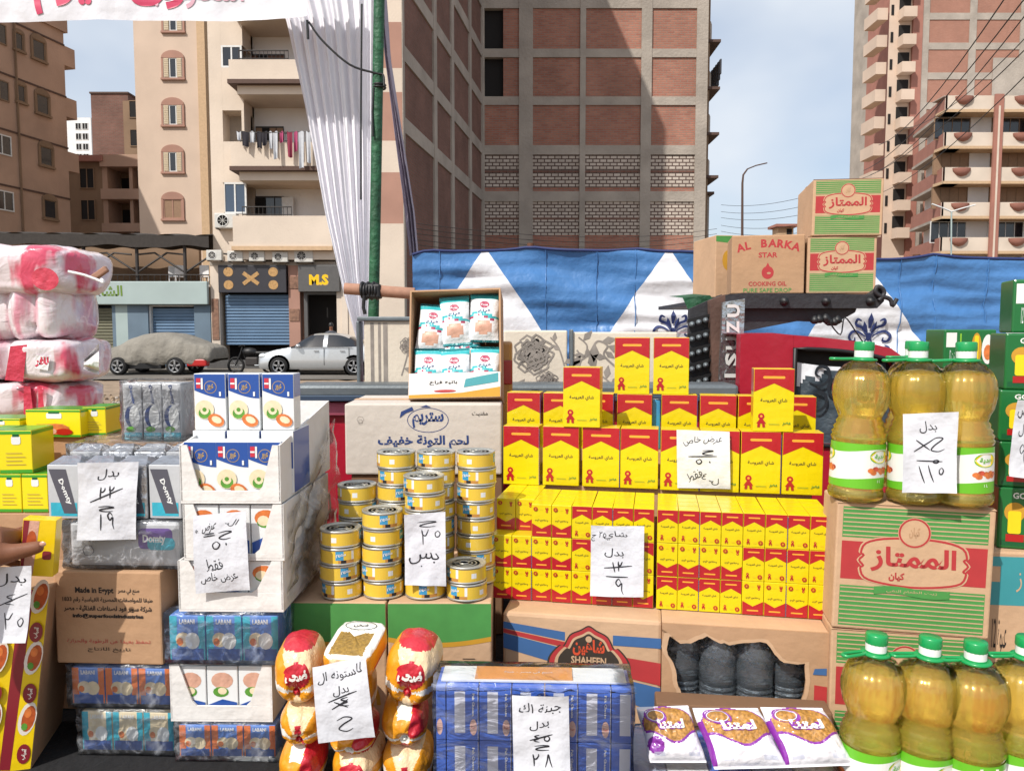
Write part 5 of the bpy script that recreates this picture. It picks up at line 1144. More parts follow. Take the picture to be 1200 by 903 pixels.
def water_bottle(lb, x, y):
    M4 = Matrix.Translation(Vector((c.x, c.y, T+.009))) @ Matrix.Rotation(yw, 4, 'Z'); p = M4 @ Vector((x, y, 0))
    t = thing('water_bottle', lb, 'water bottle', tuple(p), yw, 'water bottles in the torn carton')
    q = MB(); r = .042; pr_ = [(.03, 0), (r, .008), (r, .03)]
    for k in range(6): pr_ += [(r, .035+.012*k), (r*1.0, .039+.012*k), (r*.95, .043+.012*k), (r*.95, .0445+.012*k)]
    pr_ += [(r, .108), (r*.99, .13), (r*1.0, .15), (r, .16), (r, .185), (r*.8, .205), (r*.4, .222), (.013, .23), (.013, .235)]
    q.lathe(pr_, 'water_plastic', 28, sq=lambda a, z: .025*noise.noise(Vector((cos(a)*2+x*9, sin(a)*2, z*40)))*(z > .1)); q.build('bottle', t)
    q = MB(); q.lathe([(rr_*.975, zz_) for rr_, zz_ in pr_ if zz_ < .125], 'water_rib_glint', 28); q.build('water', t)  # inner water surface, pale blue rib highlights painted into its colour
    q = MB(); q.lathe([(.015, .2355), (.015, .245), (.0, .246)], 'cheese_blue', 14); q.build('cap', t)
    return t
for k, (x, y) in enumerate(((-.36, .075), (-.14, .055), (.085, .055), (.3, .08))):
    water_bottle('clear water bottle in the torn carton, '+['leftmost, mostly in its dark corner', 'second from the left', 'third from the left, reaching lowest in the tear', 'rightmost behind the cut edge'][k], x*w, y)
# green topped cartons under the cans
def green_carton(p0, p1, lb):
    z = 1.008; a, b = onz(*p0, z), onz(*p1, z); yw = atan2(b.y-a.y, b.x-a.x); w = (b-a).length; c = (a+b)/2
    t = thing('printed_carton', lb, 'carton', (c.x, c.y, T+.002), yw); h = z-T-.002; q = cart(w, .40, h, 'card_light', .004); q.build('body', t); q = MB()
    hw_ = w/2-.001; cur = [(-hw_+2*hw_*k/14, h*.76-h*.05*sin(pi*k/14*.9+.2)) for k in range(15)]
    cur2 = [(x, y-h*.035) for x, y in cur]
    layers(q, [(pg((-hw_, h-.002), *cur, (hw_, h-.002)), 'print_green'), (([p for pr_ in zip(cur, cur2) for p in pr_], [(2*k, 2*k+1, 2*k+3, 2*k+2) for k in range(14)]), 'gold_print'),
        (pg(*[(w*.02+w*.42*cos(t_), h*.25+h*.32*sin(t_)) for t_ in [pi*k/14 for k in range(15)]]), 'gold_print'), (pg(*[(w*.02+w*.38*cos(t_), h*.25+h*.28*sin(t_)) for t_ in [pi*k/14 for k in range(15)]]), 'card_light'),
        (rect(w*.2, w*.34, h*.56, h*.565), 'print_black'), (rect(w*.22, w*.34, h*.59, h*.595), 'print_black')])
    q.build('print', t); q = MB(); seam(q, w, .4, h); q.build('tape', t); return t
mat('gold_print', '#cf9a2c', .7, bump=0, k=.85)
green_carton((336, 705), (452, 706), 'carton with a dark green top band under the cans, nearer the white trays')
green_carton((454, 706), (576, 706), 'carton with green top band and yellow curve under the cans, beside the SHAHEEN carton')

# ---------------------------------------------------------------- tuna cans
def can():
    t = thing('tuna_can', 'can', 'tuna can'); r, hh = .0455, .0385
    q = MB(); q.lathe([(r*.93, 0), (r, .0015), (r, .004), (r*.975, .0055), (r*.975, hh-.0055), (r, hh-.004), (r, hh-.001), (r*.96, hh), (r*.93, hh-.003), (.0, hh-.003)], 'tin', 36); 
    for k in range(3): q.lathe([(r*(.75-.2*k), hh-.0028), (r*(.72-.2*k), hh-.0018), (r*(.69-.2*k), hh-.0028)], 'tin', 24)
    q.build('tin_body', t)
    q = MB(); n = 48; zz = [.0058, .013, .024, hh-.0058]; rr = r*.985
    for k in range(n):
        a0, a1 = 2*pi*k/n, 2*pi*(k+1)/n; s = (k % 24)
        for j in range(3):
            m_ = 'tuna_yellow'
            if s in (3, 4, 5) and j >= 1: m_ = 'tuna_blue'
            elif s in (4, 5, 6, 7, 8) and j == 0: m_ = 'print_black' if s in (5, 6) else 'tuna_orange'
            elif s in (9,): m_ = 'cheese_white' if j else 'tuna_orange'
            elif s in (15, 16) and j == 1: m_ = 'cheese_white'
            q.add([(rr*cos(a0), rr*sin(a0), zz[j]), (rr*cos(a1), rr*sin(a1), zz[j]), (rr*cos(a1), rr*sin(a1), zz[j+1]), (rr*cos(a0), rr*sin(a0), zz[j+1])], [(0,1,2,3)], m_, True)
    for off_ in (0, pi):
        q.flat(text('ستريم', w=.021, h=.009, bold=.05, res=1), 'cheese_white', lambda x, y, o: ((rr+.0006)*cos(x/rr+off_+2*pi*5/n), (rr+.0006)*sin(x/rr+off_+2*pi*5/n), .0235+y), 0)
        if False: q.flat(text('TUNA 160 g', w=.012, h=.004, res=1), 'flag_red', lambda x, y, o: ((rr+.0006)*cos(x/rr+off_+2*pi*10/n), (rr+.0006)*sin(x/rr+off_+2*pi*10/n), .019+y), 0)
    q.build('label_band', t)
    q = MB(); q.tube([(.004+.011*cos(a*pi/8), .011*sin(a*pi/8), hh-.0015) for a in range(16)], .0012, 'tin', 5, closed=True); q.box(.014, .03, -.004, .004, hh-.0022, hh-.0008, 'tin'); q.build('ring_pull', t)
    return t
CAN = can(); CH = .0388; cz = 1.0095
stacks = [((399, 704), 1.0, 4, 'front stack at the far left'), ((448, 703), 0, 5, 'second front stack from the left'), ((498, 703), 0, 7, 'front stack behind the price note'), ((546, 706), 0, 2, 'low front stack at the right'),
          ((420, 660), 0, 4, 'rear stack beside the white trays'), ((466, 660), 0, 6, 'rear stack left of the price note stack'), ((511, 660), 0, 6, 'rear stack behind the price note stack'), ((558, 668), 0, 6, 'rear stack at the right')]
lev = ['bottom', 'second', 'third', 'fourth', 'fifth', 'sixth', 'seventh']; firstc = True
rowY = {}
tops = [620, 597, 562, 657, 573, 532, 532, 531]
fY = onz(450, 703, cz).y
for si, ((px, py), _, n, lb) in enumerate(stacks):
    if si < 4: P = onz(px, py, cz); Yc = P.y+.045; n_ = n
    else: Yc = fY+.045+.096; 
    top = at(px, tops[si]+(0), Yc-.045 if si < 4 else Yc-.045).z; n_ = max(1, round((top-cz)/CH))
    if si == 2: lbn = n_
    x = at(px, py, Yc).x if si < 4 else (px-600)/F*(Yc*cp-(1.2-EYE)*sp)
    x = (px-600)/F*(Yc*cp-(1.15-EYE)*sp)
    for k in range(n_):
        o = CAN if firstc else dup(CAN, (0,0,0)); firstc = False
        o.location = (x+random.uniform(-.0025, .0025), Yc+random.uniform(-.002, .002), cz+CH*k); o.rotation_euler.z = random.choice([0, 0, pi])+random.uniform(0, 6.28)
        o['label'] = f'tuna can, {"topmost" if k == n_-1 else (lev[k]+" from the bottom" if k else "lowest")} of the {lb}'; o['group'] = 'tuna cans piled on the green cartons'

# ---------------------------------------------------------------- cream carton with the tilted open box on it
YT_ = 2.22; zc = at(0, 556, YT_).z
# stands on a brown carton hidden behind the cans
t = thing('cardboard_carton', 'plain carton behind the cans carrying the cream tuna carton', 'carton', (at(500, 600, YT_).x, YT_+.01, T+.002)); q = cart(.44, .30, zc-T-.003, 'card_dark'); q.build('body', t)
x0, x1 = at(404, 500, YT_).x, at(588, 500, YT_).x; w = x1-x0; h = at(0, 473, YT_).z-zc
cC = thing('tuna_carton', 'cream carton with blue Arabic lettering for light tuna behind the cans', 'carton', ((x0+x1)/2, YT_, zc)); q = cart(w, .3, h, 'carton_cream', .005); q.build('body', cC)
q = MB(); layers(q, [(stroke([(.0+w*.13*cos(k*pi/14)+w*.03, h*.77+h*.17*sin(k*pi/14)) for k in range(28)], .002, closed=True), 'navy_print'), (text('ستريم', w=w*.20, h=h*.22, cx=w*.03, cy=h*.77, bold=.04), 'navy_print'), (text('لحم التونة خفيف', w=w*.58, h=h*.2, cx=0, cy=h*.46, bold=.035), 'navy_print'),
    (text('مفنيت', w=w*.1, h=h*.07, cx=w*.36, cy=h*.86), 'print_black'), (pg((-w*.15, h*.80), (-w*.14, h*.89), (-w*.07, h*.96), (-w*.06, h*.91), (-w*.11, h*.87)), 'navy_print'), (pg((-w*.02, h*.955), (w*.02, h*.985), (w*.05, h*.955)), 'navy_print'), (stroke([(-w*.4+.01*cos(k), h*.78+.01*sin(k)) for k in range(6)], .001, closed=True), 'print_grey'), (stroke([(-w*.4+.006*cos(k), h*.75+.008*sin(k)) for k in range(6)], .001, closed=True), 'print_grey')])
q.build('print', cC); q = MB(); seam(q, w, .3, h); q.build('tape', cC)
# tilted open box
ZO = zc+h+.001; wO = at(590, 420, 2.3).x-at(478, 420, 2.3).x-.008; hO = .37; dO = .12
OB = thing('open_carton', 'open brown carton tipped towards the street, filled with white and teal bags', 'carton', (at(533, 465, 2.28).x, 2.27, ZO+.012), R(-3), rx=R(-16), ry=R(-1.5))
mat('lip_teal', '#3f9fa8', .5, bump=0, k=.8); mat('bag_white', '#eef1f4', .3, var=.05, vs=20, bump=.5, bs=35, coat=.5, k=.88); mat('bag_teal', '#3db7bd', .3, var=.05, vs=20, bump=.5, bs=35, coat=.5, k=.85); mat('bag_pink', '#b3365a', .35, bump=.3, k=.85, coat=.4); mat('bag_meat', '#d9a892', .4, var=.2, vs=50, bump=.3, k=.9)
q = MB(); hO = at(0, 333, 2.3).z-ZO-.01
q.box(-wO/2, -wO/2+.005, 0, dO, 0, hO, 'card'); q.box(wO/2-.005, wO/2, 0, dO, 0, hO, 'card'); q.box(-wO/2+.005, wO/2-.005, dO-.005, dO, 0, hO, 'card_dark'); q.box(-wO/2+.005, wO/2-.005, 0, dO-.005, 0, .005, 'card'); q.box(-wO/2+.005, wO/2-.005, 0.0, dO-.005, hO-.005, hO, 'card'); q.build('body', OB)
q = MB(); q.box(-wO/2+.002, wO/2-.002, -.005, -.0005, .0, .075, 'white_card'); fl = q.build('front_flap', OB)
q = MB(); fr = lambda x, y, o: (x, -.0055-o, y); layers(q, [(pg((-wO/2+.003, 0), (wO/2-.003, 0), (wO/2-.003, .03), (.02, .014), (-wO/2+.003, .01)), 'gold_print'), (pg((wO*.1, .03), (wO*.47, .045), (wO*.47, .072), (wO*.12, .055)), 'lip_teal'), (text('بانيه فراخ', w=wO*.3, h=.014, cx=-wO*.12, cy=.045, bold=.02), 'print_black'), (ell(-wO*.1, .02, wO*.12, .004), 'print_red')], fr); q.build('print', fl)
def pillow(w, h, t, mf, nu=16, nv=20, crimp=.06, puff=2.4, bump=.004, seed=0, m='bag_white'):
    """sachet standing on z=0 facing -Y"""
    q = MB()
    def S(u, v, s):
        a = max(0, 1-abs(2*u-1)**puff)**.55; vv = min(1, max(0, (v-crimp)/(1-2*crimp))); b_ = max(0, 1-abs(2*vv-1)**puff)**.5
        x = (u-.5)*w*(1-.05*b_); z = v*h; n_ = noise.noise(Vector((x*38+seed, z*38, seed*3.1)))*bump*a*b_+noise.noise(Vector((x*90+seed, z*90, seed*1.1)))*bump*.4*a*b_
        return (x, t/2-s*(t/2*a*b_+n_), z)
    q.grid(lambda u, v: S(u, v, 1), nu, nv, m, mf=mf); q.grid(lambda u, v: S(1-u, v, 1) if False else (S(1-u, v, -1)), nu, nv, m, mf=mf)
    return q, (lambda x, z, o: (x, S(x/w+.5, z/h, 1)[1]-.0012-o, z))
def teal_mf(u, v):
    if v > .86 or v < .06: return 'bag_teal'
    if abs(v-.52-.05*sin(u*5)) < .035: return 'bag_teal'
    if abs(v-.46-.05*sin(u*5)) < .015: return 'bag_pink'
    if hypot((u-.5)/.3, (v-.28)/.14) < 1: return 'bag_meat'
    return 'bag_white'
def teal_bag():
    t = thing('food_bag', 'bag', 'bag'); q, fr = pillow(.075, .125, .04, teal_mf, 14, 22); q.flat(ell(0, .092, .012, .009, 14), 'bag_pink', fr, 0); q.flat(text('بسمة', w=.016, h=.008, cx=0, cy=.092, bold=.03, res=1), 'bag_white', fr, .0006); q.flat(text('فراخ', w=.03, h=.01, cx=0, cy=.075, bold=.02, res=1), 'navy_print', fr, .0003); q.build('sachet', t); return t
TBg = teal_bag(); XO = WM[OB.name]; first = True
lbs = ['upper left', 'top middle', 'top right, highest one', 'lower left', 'lower middle', 'lower right', 'left of centre', 'right of centre']
for k, (x, z, y, rr_) in enumerate([(-.084, .15, .05, .12), (-.0, .172, .045, -.05), (.082, .18, .045, .05), (-.084, .0, .034, .03), (.002, -.004, .03, -.04), (.084, .0, .03, .05), (-.045, .085, .07, .4), (.05, .09, .07, -.3)]):
    Mx = XO @ Matrix.Translation((x, y-.03, z*.96+.004)) @ Matrix.Scale(1, 4) @ Matrix.Rotation(rr_, 4, 'Y'); o = TBg if first else dup(TBg, (0,0,0)); first = False
    o.location = Mx.to_translation(); o.rotation_euler = Mx.to_euler(); o.scale = (1.24, 1.1, 1.24); o['label'] = 'white and teal food bag in the tilted open carton, '+lbs[k]; o['group'] = 'food bags in the tilted carton'
# white and yellow pack edge right of it
q = MB(); p = at(588, 455, 2.5); q.box(p.x-.005, p.x+.035, 2.5, 2.6, zc, at(0, 400, 2.5).z, 'tuna_orange', .01); q.box(p.x-.004, p.x+.034, 2.495, 2.5, at(0, 450, 2.5).z, at(0, 422, 2.5).z, 'tail_red', .003); tag(q.build('snack_pack'), 'tan and dark red pack half hidden behind the tilted open carton', 'pack')

# ---------------------------------------------------------------- striped oil cartons (also on the roof rack)
def striped_front(q, w, h, fr=FR, rib=True):
    g, r_, k_ = 'print_green', 'print_red', 'card_light'
    x0, x1 = -w*.46, w*.46; L = []
    def stripes(ya, yb, n):
        L.append((rect(x0, x1, ya, yb), g))
        for i in range(n): y = ya+(yb-ya)*(i+.5)/n; L.append((rect(x0+.001, x1-.001, y-h*.006, y+h*.006), k_))
    # thin stripes share one layer
    for ya, yb, n in ((h*.73, h*.97, 7), (h*.03, h*.35, 9)):
        q.flat(rect(x0, x1, ya, yb), g, fr, OFF)
        for i in range(n): y = ya+(yb-ya)*(i+.5)/n; q.flat(rect(x0+.001, x1-.001, y-h*.0045, y+h*.0045), k_, fr, OFF*1.5)
    q.flat(rect(x0, -w*.30, h*.40, h*.70), r_, fr, OFF); q.flat(rect(w*.30, x1, h*.40, h*.70), r_, fr, OFF)
    C = smoothline([(-.36,.555),(-.33,.60),(-.35,.62),(-.32,.70),(-.2,.745),(0,.76),(.2,.745),(.32,.70),(.35,.62),(.33,.60),(.36,.555),(.33,.51),(.35,.49),(.32,.41),(.2,.37),(0,.35),(-.2,.37),(-.32,.41),(-.35,.49),(-.33,.51)], 3, closed=True)
    C = [(x*w, y*h) for x, y in C]
    q.flat((C, [list(range(len(C)))]), k_, fr, OFF*2.2); q.flat(stroke([(x*.955, h*.555+(y-h*.555)*.93) for x, y in C], w*.014, closed=True), r_, fr, OFF*3)
    q.flat(ell(0, h*.79, w*.105, n=26), k_, fr, OFF*3.5); q.flat(stroke([(w*.095*cos(a*pi/14), h*.79+w*.095*sin(a*pi/14)) for a in range(28)], w*.012, closed=True), r_, fr, OFF*4)
    q.flat(text('كيان', w=w*.07, h=w*.08, cx=0, cy=h*.79, bold=.05), 'card', fr, OFF*4)
    q.flat(text('الممتاز', w=w*.54, h=h*.2, cx=0, cy=h*.575, bold=.03, res=3), r_, fr, OFF*4); q.flat(text('كيان', w=w*.1, h=h*.07, cx=-w*.1, cy=h*.44, bold=.04), r_, fr, OFF*4.4)
    q.flat((lambda P: ([p for a, b in zip(P, [(x, y-h*.06) for x, y in P]) for p in (a, b)], [(2*k, 2*k+1, 2*k+3, 2*k+2) for k in range(len(P)-1)]))([(x*w, h*(.355+.012*sin((x+.24)*13))) for x in [-.24+.48*k/16 for k in range(17)]]), 'print_green', fr, OFF*5)
    q.flat(text('زيت الطعام النقي', w=w*.32, h=h*.03, cx=0, cy=h*.325), k_, fr, OFF*5.6)
def striped_carton(w, d, h, lb, loc, rz, ry=0, flap=True):
    t = thing('oil_carton', lb, 'carton', loc, rz, ry=ry); q = cart(w, d, h, 'card_light', .004); q.build('body', t); q = MB(); striped_front(q, w, h); q.build('print', t)
    q = MB(); seam(q, w, d, h)
    q.add([(-w/2+.0, -.002, h-.001), (w/2, -.002, h-.001), (w/2, .02, h+.0012), (-w/2, .02, h+.0012)], [(0,1,2,3)], 'card_light'); q.build('tape', t); return t
zM = .975
a, b = onz(977, 737, zM), onz(1148, 745, zM); yw = atan2(b.y-a.y, b.x-a.x)-R(3); w = (b-a).length+.006; c = (a+b)/2; hM = at(0, 592, c.y).z-zM
M1 = striped_carton(w, .13, zM-T-.002, 'lower green striped carton behind the oil bottles, standing on the table', (c.x, c.y, T+.002), yw)
M2 = striped_carton(w+.01, .13, hM, 'green striped carton with a red cartouche under the upper oil bottles', (c.x+.004, c.y-.004, zM), yw, ry=R(1.0)); ZB = zM+hM
# ---------------------------------------------------------------- oil bottles
m = bpy.data.materials.new('oil'); MATS['oil'] = m; m.use_nodes = True; nt = m.node_tree; n = nt.nodes; l = nt.links; n.remove(n['Principled BSDF'])
tr = n.new('ShaderNodeBsdfTransparent'); tr.inputs[0].default_value = (1, .91, .52, 1); tl = n.new('ShaderNodeBsdfTranslucent'); tl.inputs[0].default_value = (1, .80, .14, 1); df = n.new('ShaderNodeBsdfDiffuse'); df.inputs[0].default_value = (1, .77, .12, 1)
rf = n.new('ShaderNodeBsdfRefraction'); rf.inputs[0].default_value = (1, .91, .52, 1); rf.inputs['IOR'].default_value = 1.45; rf.inputs['Roughness'].default_value = .02
gl_ = n.new('ShaderNodeBsdfGlossy'); gl_.inputs['Roughness'].default_value = .06; fr_ = n.new('ShaderNodeFresnel'); fr_.inputs[0].default_value = 1.35
def mixs(f, a, b):
    x = n.new('ShaderNodeMixShader'); l.new(a.outputs[0], x.inputs[1]); l.new(b.outputs[0], x.inputs[2])
    if hasattr(f, 'outputs'): l.new(f.outputs[0], x.inputs[0])
    else: x.inputs[0].default_value = f
    return x
tc = n.new('ShaderNodeTexCoord'); mp = n.new('ShaderNodeMapping'); mp.inputs['Scale'].default_value = (1, 1, .35); l.new(tc.outputs['Object'], mp.inputs[0])
nz = n.new('ShaderNodeTexNoise'); nz.inputs['Scale'].default_value = 55; nz.inputs['Detail'].default_value = 3; nz.inputs['Distortion'].default_value = 1; l.new(mp.outputs[0], nz.inputs['Vector'])
bp = n.new('ShaderNodeBump'); bp.inputs['Strength'].default_value = .3; bp.inputs['Distance'].default_value = .004; l.new(nz.outputs['Fac'], bp.inputs['Height'])
for s_ in (rf, gl_, fr_): l.new(bp.outputs[0], s_.inputs['Normal'])
fr_.inputs[0].default_value = 1.5
ss = n.new('ShaderNodeSubsurfaceScattering'); ss.inputs['Color'].default_value = (1, .78, .16, 1); ss.inputs['Radius'].default_value = (1, .75, .25); ss.inputs['Scale'].default_value = .07
gy = n.new('ShaderNodeBsdfGlossy'); gy.inputs['Roughness'].default_value = .3; gy.inputs['Color'].default_value = (1, .80, .30, 1); l.new(bp.outputs[0], gy.inputs['Normal'])
n.remove(ss)
l.new(mixs(fr_, mixs(.30, mixs(.70, tr, rf), mixs(.75, gy, mixs(.6, tl, df))), gl_).outputs[0], n['Material Output'].inputs[0])
m = bpy.data.materials.new('clear_plastic'); MATS['clear_plastic'] = m; m.use_nodes = True; nt = m.node_tree; n = nt.nodes; l = nt.links; n.remove(n['Principled BSDF'])
tr = n.new('ShaderNodeBsdfTransparent'); tr.inputs[0].default_value = (1, .99, .96, 1); gl_ = n.new('ShaderNodeBsdfGlossy'); gl_.inputs['Roughness'].default_value = .05; fr_ = n.new('ShaderNodeFresnel'); fr_.inputs[0].default_value = 1.45; mx = n.new('ShaderNodeMixShader')
l.new(fr_.outputs[0], mx.inputs[0]); l.new(tr.outputs[0], mx.inputs[1]); l.new(gl_.outputs[0], mx.inputs[2]); l.new(mx.outputs[0], n['Material Output'].inputs[0])
mat('cap_green', '#0f9a52', .35, bump=0, var=.03, coat=.3, k=.85); mat('cap_white', '#edf0ee', .4, bump=0, var=0, k=.88); mat('lab_green', '#6cbf2a', .4, bump=0, var=0, k=.85, coat=.3); mat('lab_white', '#eeeeea', .4, bump=0, var=0, k=.88, coat=.3); mat('lab_yellow', '#f3d417', .4, bump=0, var=0, k=.9, coat=.3); mat('lab_red', '#c9543f', .4, bump=0, var=.3, vs=90, k=.85)
BPROF = [(.0, .006), (.038, .001), (.050, .006), (.0525, .012), (.0525, .020), (.0500, .025), (.0495, .030), (.0495, .118), (.0520, .123), (.0525, .127), (.0495, .131), (.0520, .136), (.0470, .141), (.0490, .146), (.0435, .152), (.0450, .157), (.0402, .164), (.0440, .175), (.0500, .188), (.0535, .208), (.0540, .224), (.0515, .240), (.0450, .256), (.0340, .269), (.0200, .277), (.0160, .281), (.0150, .292)]
def oil_bottle(strip=False):
    t = thing('oil_bottle', 'b', 'oil bottle')
    flute = lambda a, z: .034*max(0, 1-((z-.228)/.05)**2)*cos(a*18)
    q = MB(); q.lathe([(r-.0008 if r > .001 else 0, z) for r, z in BPROF if z <= .262]+[(0.0, .262)], 'oil', 54, sq=flute); q.build('oil', t)
    q = MB(); q.lathe([p_ for p_ in BPROF if p_[1] >= .2555], 'clear_plastic', 54, caps=False); q.build('bottle', t)
    q = MB(); q.lathe([(.0185, .276), (.0185, .282), (.018, .284)], 'cap_green', 20); 
    q.lathe([(.0175, .2835), (.0178, .297)], 'cap_white', 28); q.lathe([(.0182, .2972), (.0186, .299), (.0184, .312), (.017, .3145), (0, .315)], 'cap_green', 36, sq=lambda a, z: .02*cos(18*a)); q.build('cap', t)
    q = MB(); q.tube(smoothline([(-.017,.004,.28),(-.03,.0,.2795),(-.05,-.0,.279),(-.062,.0,.279)], 4)+smoothline([(-.066,.006,.279),(-.062,.013,.279),(-.04,.013,.279),(-.016,.01,.28)], 4), .0032, 'cap_green', 8); q.lathe([(.024,.2765),(.026,.279),(.024,.2815),(.018,.2815)], 'cap_green', 28); q.build('handle', t)
    q = MB(); rl = .0500; n = 48
    def lf(x, y, o): a = -pi/2+x/rl; return ((rl+o)*cos(a), (rl+o)*sin(a), y)
    z0, z1 = .030, .117
    def wave(x, b): return b+.004*sin(x*28+1)
    for k in range(n):
        a, c_ = -pi*rl+2*pi*rl*k/n, -pi*rl+2*pi*rl*(k+1)/n
        ys = [(z0, z0), (wave(a, z0+.018), wave(c_, z0+.018)), (wave(a*1.3, z1-.014), wave(c_*1.3, z1-.014)), (z1, z1)]
        for (p0, p1), (p2, p3), m_ in zip(ys, ys[1:], ('lab_green', 'lab_white', 'lab_green')): q.add([lf(a, p0, .0003), lf(c_, p1, .0003), lf(c_, p3, .0003), lf(a, p2, .0003)], [(0,1,2,3)], m_, True)
    for off_ in (.016, -.10, .12):
        def sub(cx_, cy_, a_, b2, mm, o):
            sh = ell(cx_, cy_, a_, b2, 22); q.flat(sh, mm, lf, o)
        sub(off_, .093, .0235, .0135, 'lab_green', .0007); sub(off_, .093, .0215, .0118, 'lab_yellow', .0009)
        q.flat(text('هدية', w=.028, h=.011, cx=off_, cy=.093, bold=.03, res=2), 'lab_green', lf, .0012)
        for (dx, dy) in ((-.014, .060), (-.007, .063), (0, .061), (.008, .062), (.015, .060), (-.010, .056), (.004, .0565), (.012, .057)): sub(off_+dx*1.4, dy+.006, .0068, .0048, 'lab_red' if (dx*1000) % 2 else 'food_orange', .0006+abs(dx)*.01)
        q.flat(text('1 L', w=.008, cx=off_+.0, cy=.045, bold=.02, res=1), 'lab_white', lf, .0007)
    if strip: 
        q.flat(rect(-.013, .018, z0+.003, z1-.004), 'lab_white', lf, .0016)
        for k in range(11): q.flat(rect(-.011, .011+(k*7 % 5)*.001, z0+.007+k*.004, z0+.0082+k*.004), 'lab_green', lf, .002)
    q.build('label', t); return t
OB1 = oil_bottle(); OB2 = oil_bottle(True)
def ob(src, px, pb, z, rz, lb, first=False, Y=None, sc=1):
    p = onz(px, pb, z) if Y is None else Vector((at(px, 800, Y).x, Y, z)); o = src if first else dup(src, (0,0,0)); o.location = (p.x, p.y+.04, z); o.rotation_euler.z = rz; o.scale = (sc,)*3; o['label'] = lb; o['group'] = 'bottles of golden cooking oil'; return o
ub = .0015; S_ = 1.055
def upY(px): a_, b__ = onz(977, 592, ZB), onz(1148, 600, ZB); t_ = (px-977)/171; return (a_+(b__-a_)*t_)
for k, (src, px, rz, lb) in enumerate([(OB1, 1004, .18, 'upper oil bottle at the left, standing clear of the price note'), (OB2, 1074, .1, 'upper oil bottle in the middle, mostly behind the price note'), (OB1, 1132, -.05, 'upper oil bottle at the right beside the green cartons')]):
    lean_ = [.035, -.01, -.02][k]; p = upY(px); X_ = (px-600)/F*((p.y+.055)*cp-(ZB+.1-EYE)*sp); o = src if k < 2 else dup(src, (0,0,0)); o.location = (X_, p.y+.058, ZB+.0025); o.rotation_euler = (0, lean_, rz); o.scale = (S_,)*3; o['label'] = lb; o['group'] = 'bottles of golden cooking oil'
p = upY(1066); o = dup(OB1, ((1066-600)/F*((p.y+.17)*cp-(ZB+.1-EYE)*sp), p.y+.18, ZB+.0025), .4, 'oil bottle in the second rank, only its cap showing behind the middle one', scale=(S_,)*3); o['group'] = 'bottles of golden cooking oil'
for k, (src, px, ctop, rz, lb) in enumerate([(OB1, 1022, 742, .35, 'lower oil bottle at the left, in front of the red striped carton'), (OB1, 1084, 745, .1, 'lower oil bottle second from the left, its handle meeting its neighbour'), (OB2, 1146, 750, -.05, 'lower oil bottle with the pale text strip on its label'), (OB1, 1198, 745, .1, 'lower oil bottle cut by the right edge')]):
    zt = T+.0015+.315*1.06; Y = (zt-EYE)/ray(px, ctop).z*ray(px, ctop).y+.0
    Yb = Y; o = dup(src, ((px-600)/F*(Yb*cp-(zt-EYE)*sp), Yb, T+.0015), rz, lb, scale=(1.06,)*3); o['group'] = 'bottles of golden cooking oil'
# ---------------------------------------------------------------- cartons on the roof rack
Yr = 3.45; zr = at(0, 343.5, Yr).z
def rack_x(px, Y=Yr): return at(px, 300, Y).x
wR = rack_x(1028)-rack_x(951); hR = (at(0, 209, Yr).z-zr)/2
plat = (rack_x(940)+rack_x(1030))/2
R1 = striped_carton(wR*1.0, .4, hR, 'lower green striped carton on the truck roof rack', ((rack_x(947)+rack_x(1026))/2, Yr, zr), R(-9)); R2 = striped_carton(wR, .4, hR*.985, 'upper green striped carton on the truck roof rack, topmost of the pair', ((rack_x(951)+rack_x(1029))/2, Yr-.01, zr+hR+.001), R(-11), ry=R(.6))
xa, xb = rack_x(862), rack_x(945); w = xb-xa; h = at(0, 274, Yr).z-zr
AB = thing('star_oil_carton', 'plain brown carton lettered AL BARKA STAR with a red drop, on the roof rack', 'carton', ((xa+xb)/2, Yr+.04, zr), R(-11)); q = cart(w, .25, h, 'card', .005); q.build('body', AB); q = MB()
arc = 'AL BARKA'; n_ = len(arc)
for i, ch in enumerate(arc):
    if ch == ' ': continue
    a_ = R(34)-R(68)*i/(n_-1); q.flat(move(text(ch, h=h*.14, bold=.04), w*.68*sin(-a_)*1.0, h*.46+h*.40*cos(a_*1.0)-(0), rot=a_*.45), 'print_red', FR, OFF)
layers(q, [(text('STAR', w=w*.26, h=h*.09, cx=0, cy=h*.66, bold=.03), 'print_red'), (([(h*.1*sin(t_)*(1 if 1 else 0)*(1-.0), h*.36+h*.11*(-cos(t_))+(.06*h if abs(t_-pi) < .01 else 0)) for t_ in [2*pi*k/20 for k in range(20)]], [list(range(20))]), 'print_red'), (ell(h*.02, h*.35, h*.035, h*.02, 8), 'card'), (text('COOKING OIL', w=w*.52, h=h*.075, cx=0, cy=h*.17, bold=.02), 'print_red'), (text('PURE SAFE DROP', w=w*.66, h=h*.07, cx=0, cy=h*.06, bold=.01), 'print_green')]); q.build('print', AB)
t = thing('cardboard_carton', 'pale brown carton with a green and yellow corner, half behind the AL BARKA one', 'carton', (rack_x(872, 3.9), 3.9, zr), R(8)); w = .3; h2 = at(0, 276, 3.9).z-zr; q = cart(w, .3, h2, 'card_light'); q.build('body', t); q = MB(); layers(q, [(pg((-w/2+.002, h2*.9), (-w/2+.002, h2-.003), (w*.1, h2-.003), (-w*.1, h2*.86)), 'print_green'), (ell(-w*.28, h2*.6, .03, .05, 14), 'gold_print')]); q.build('print', t)

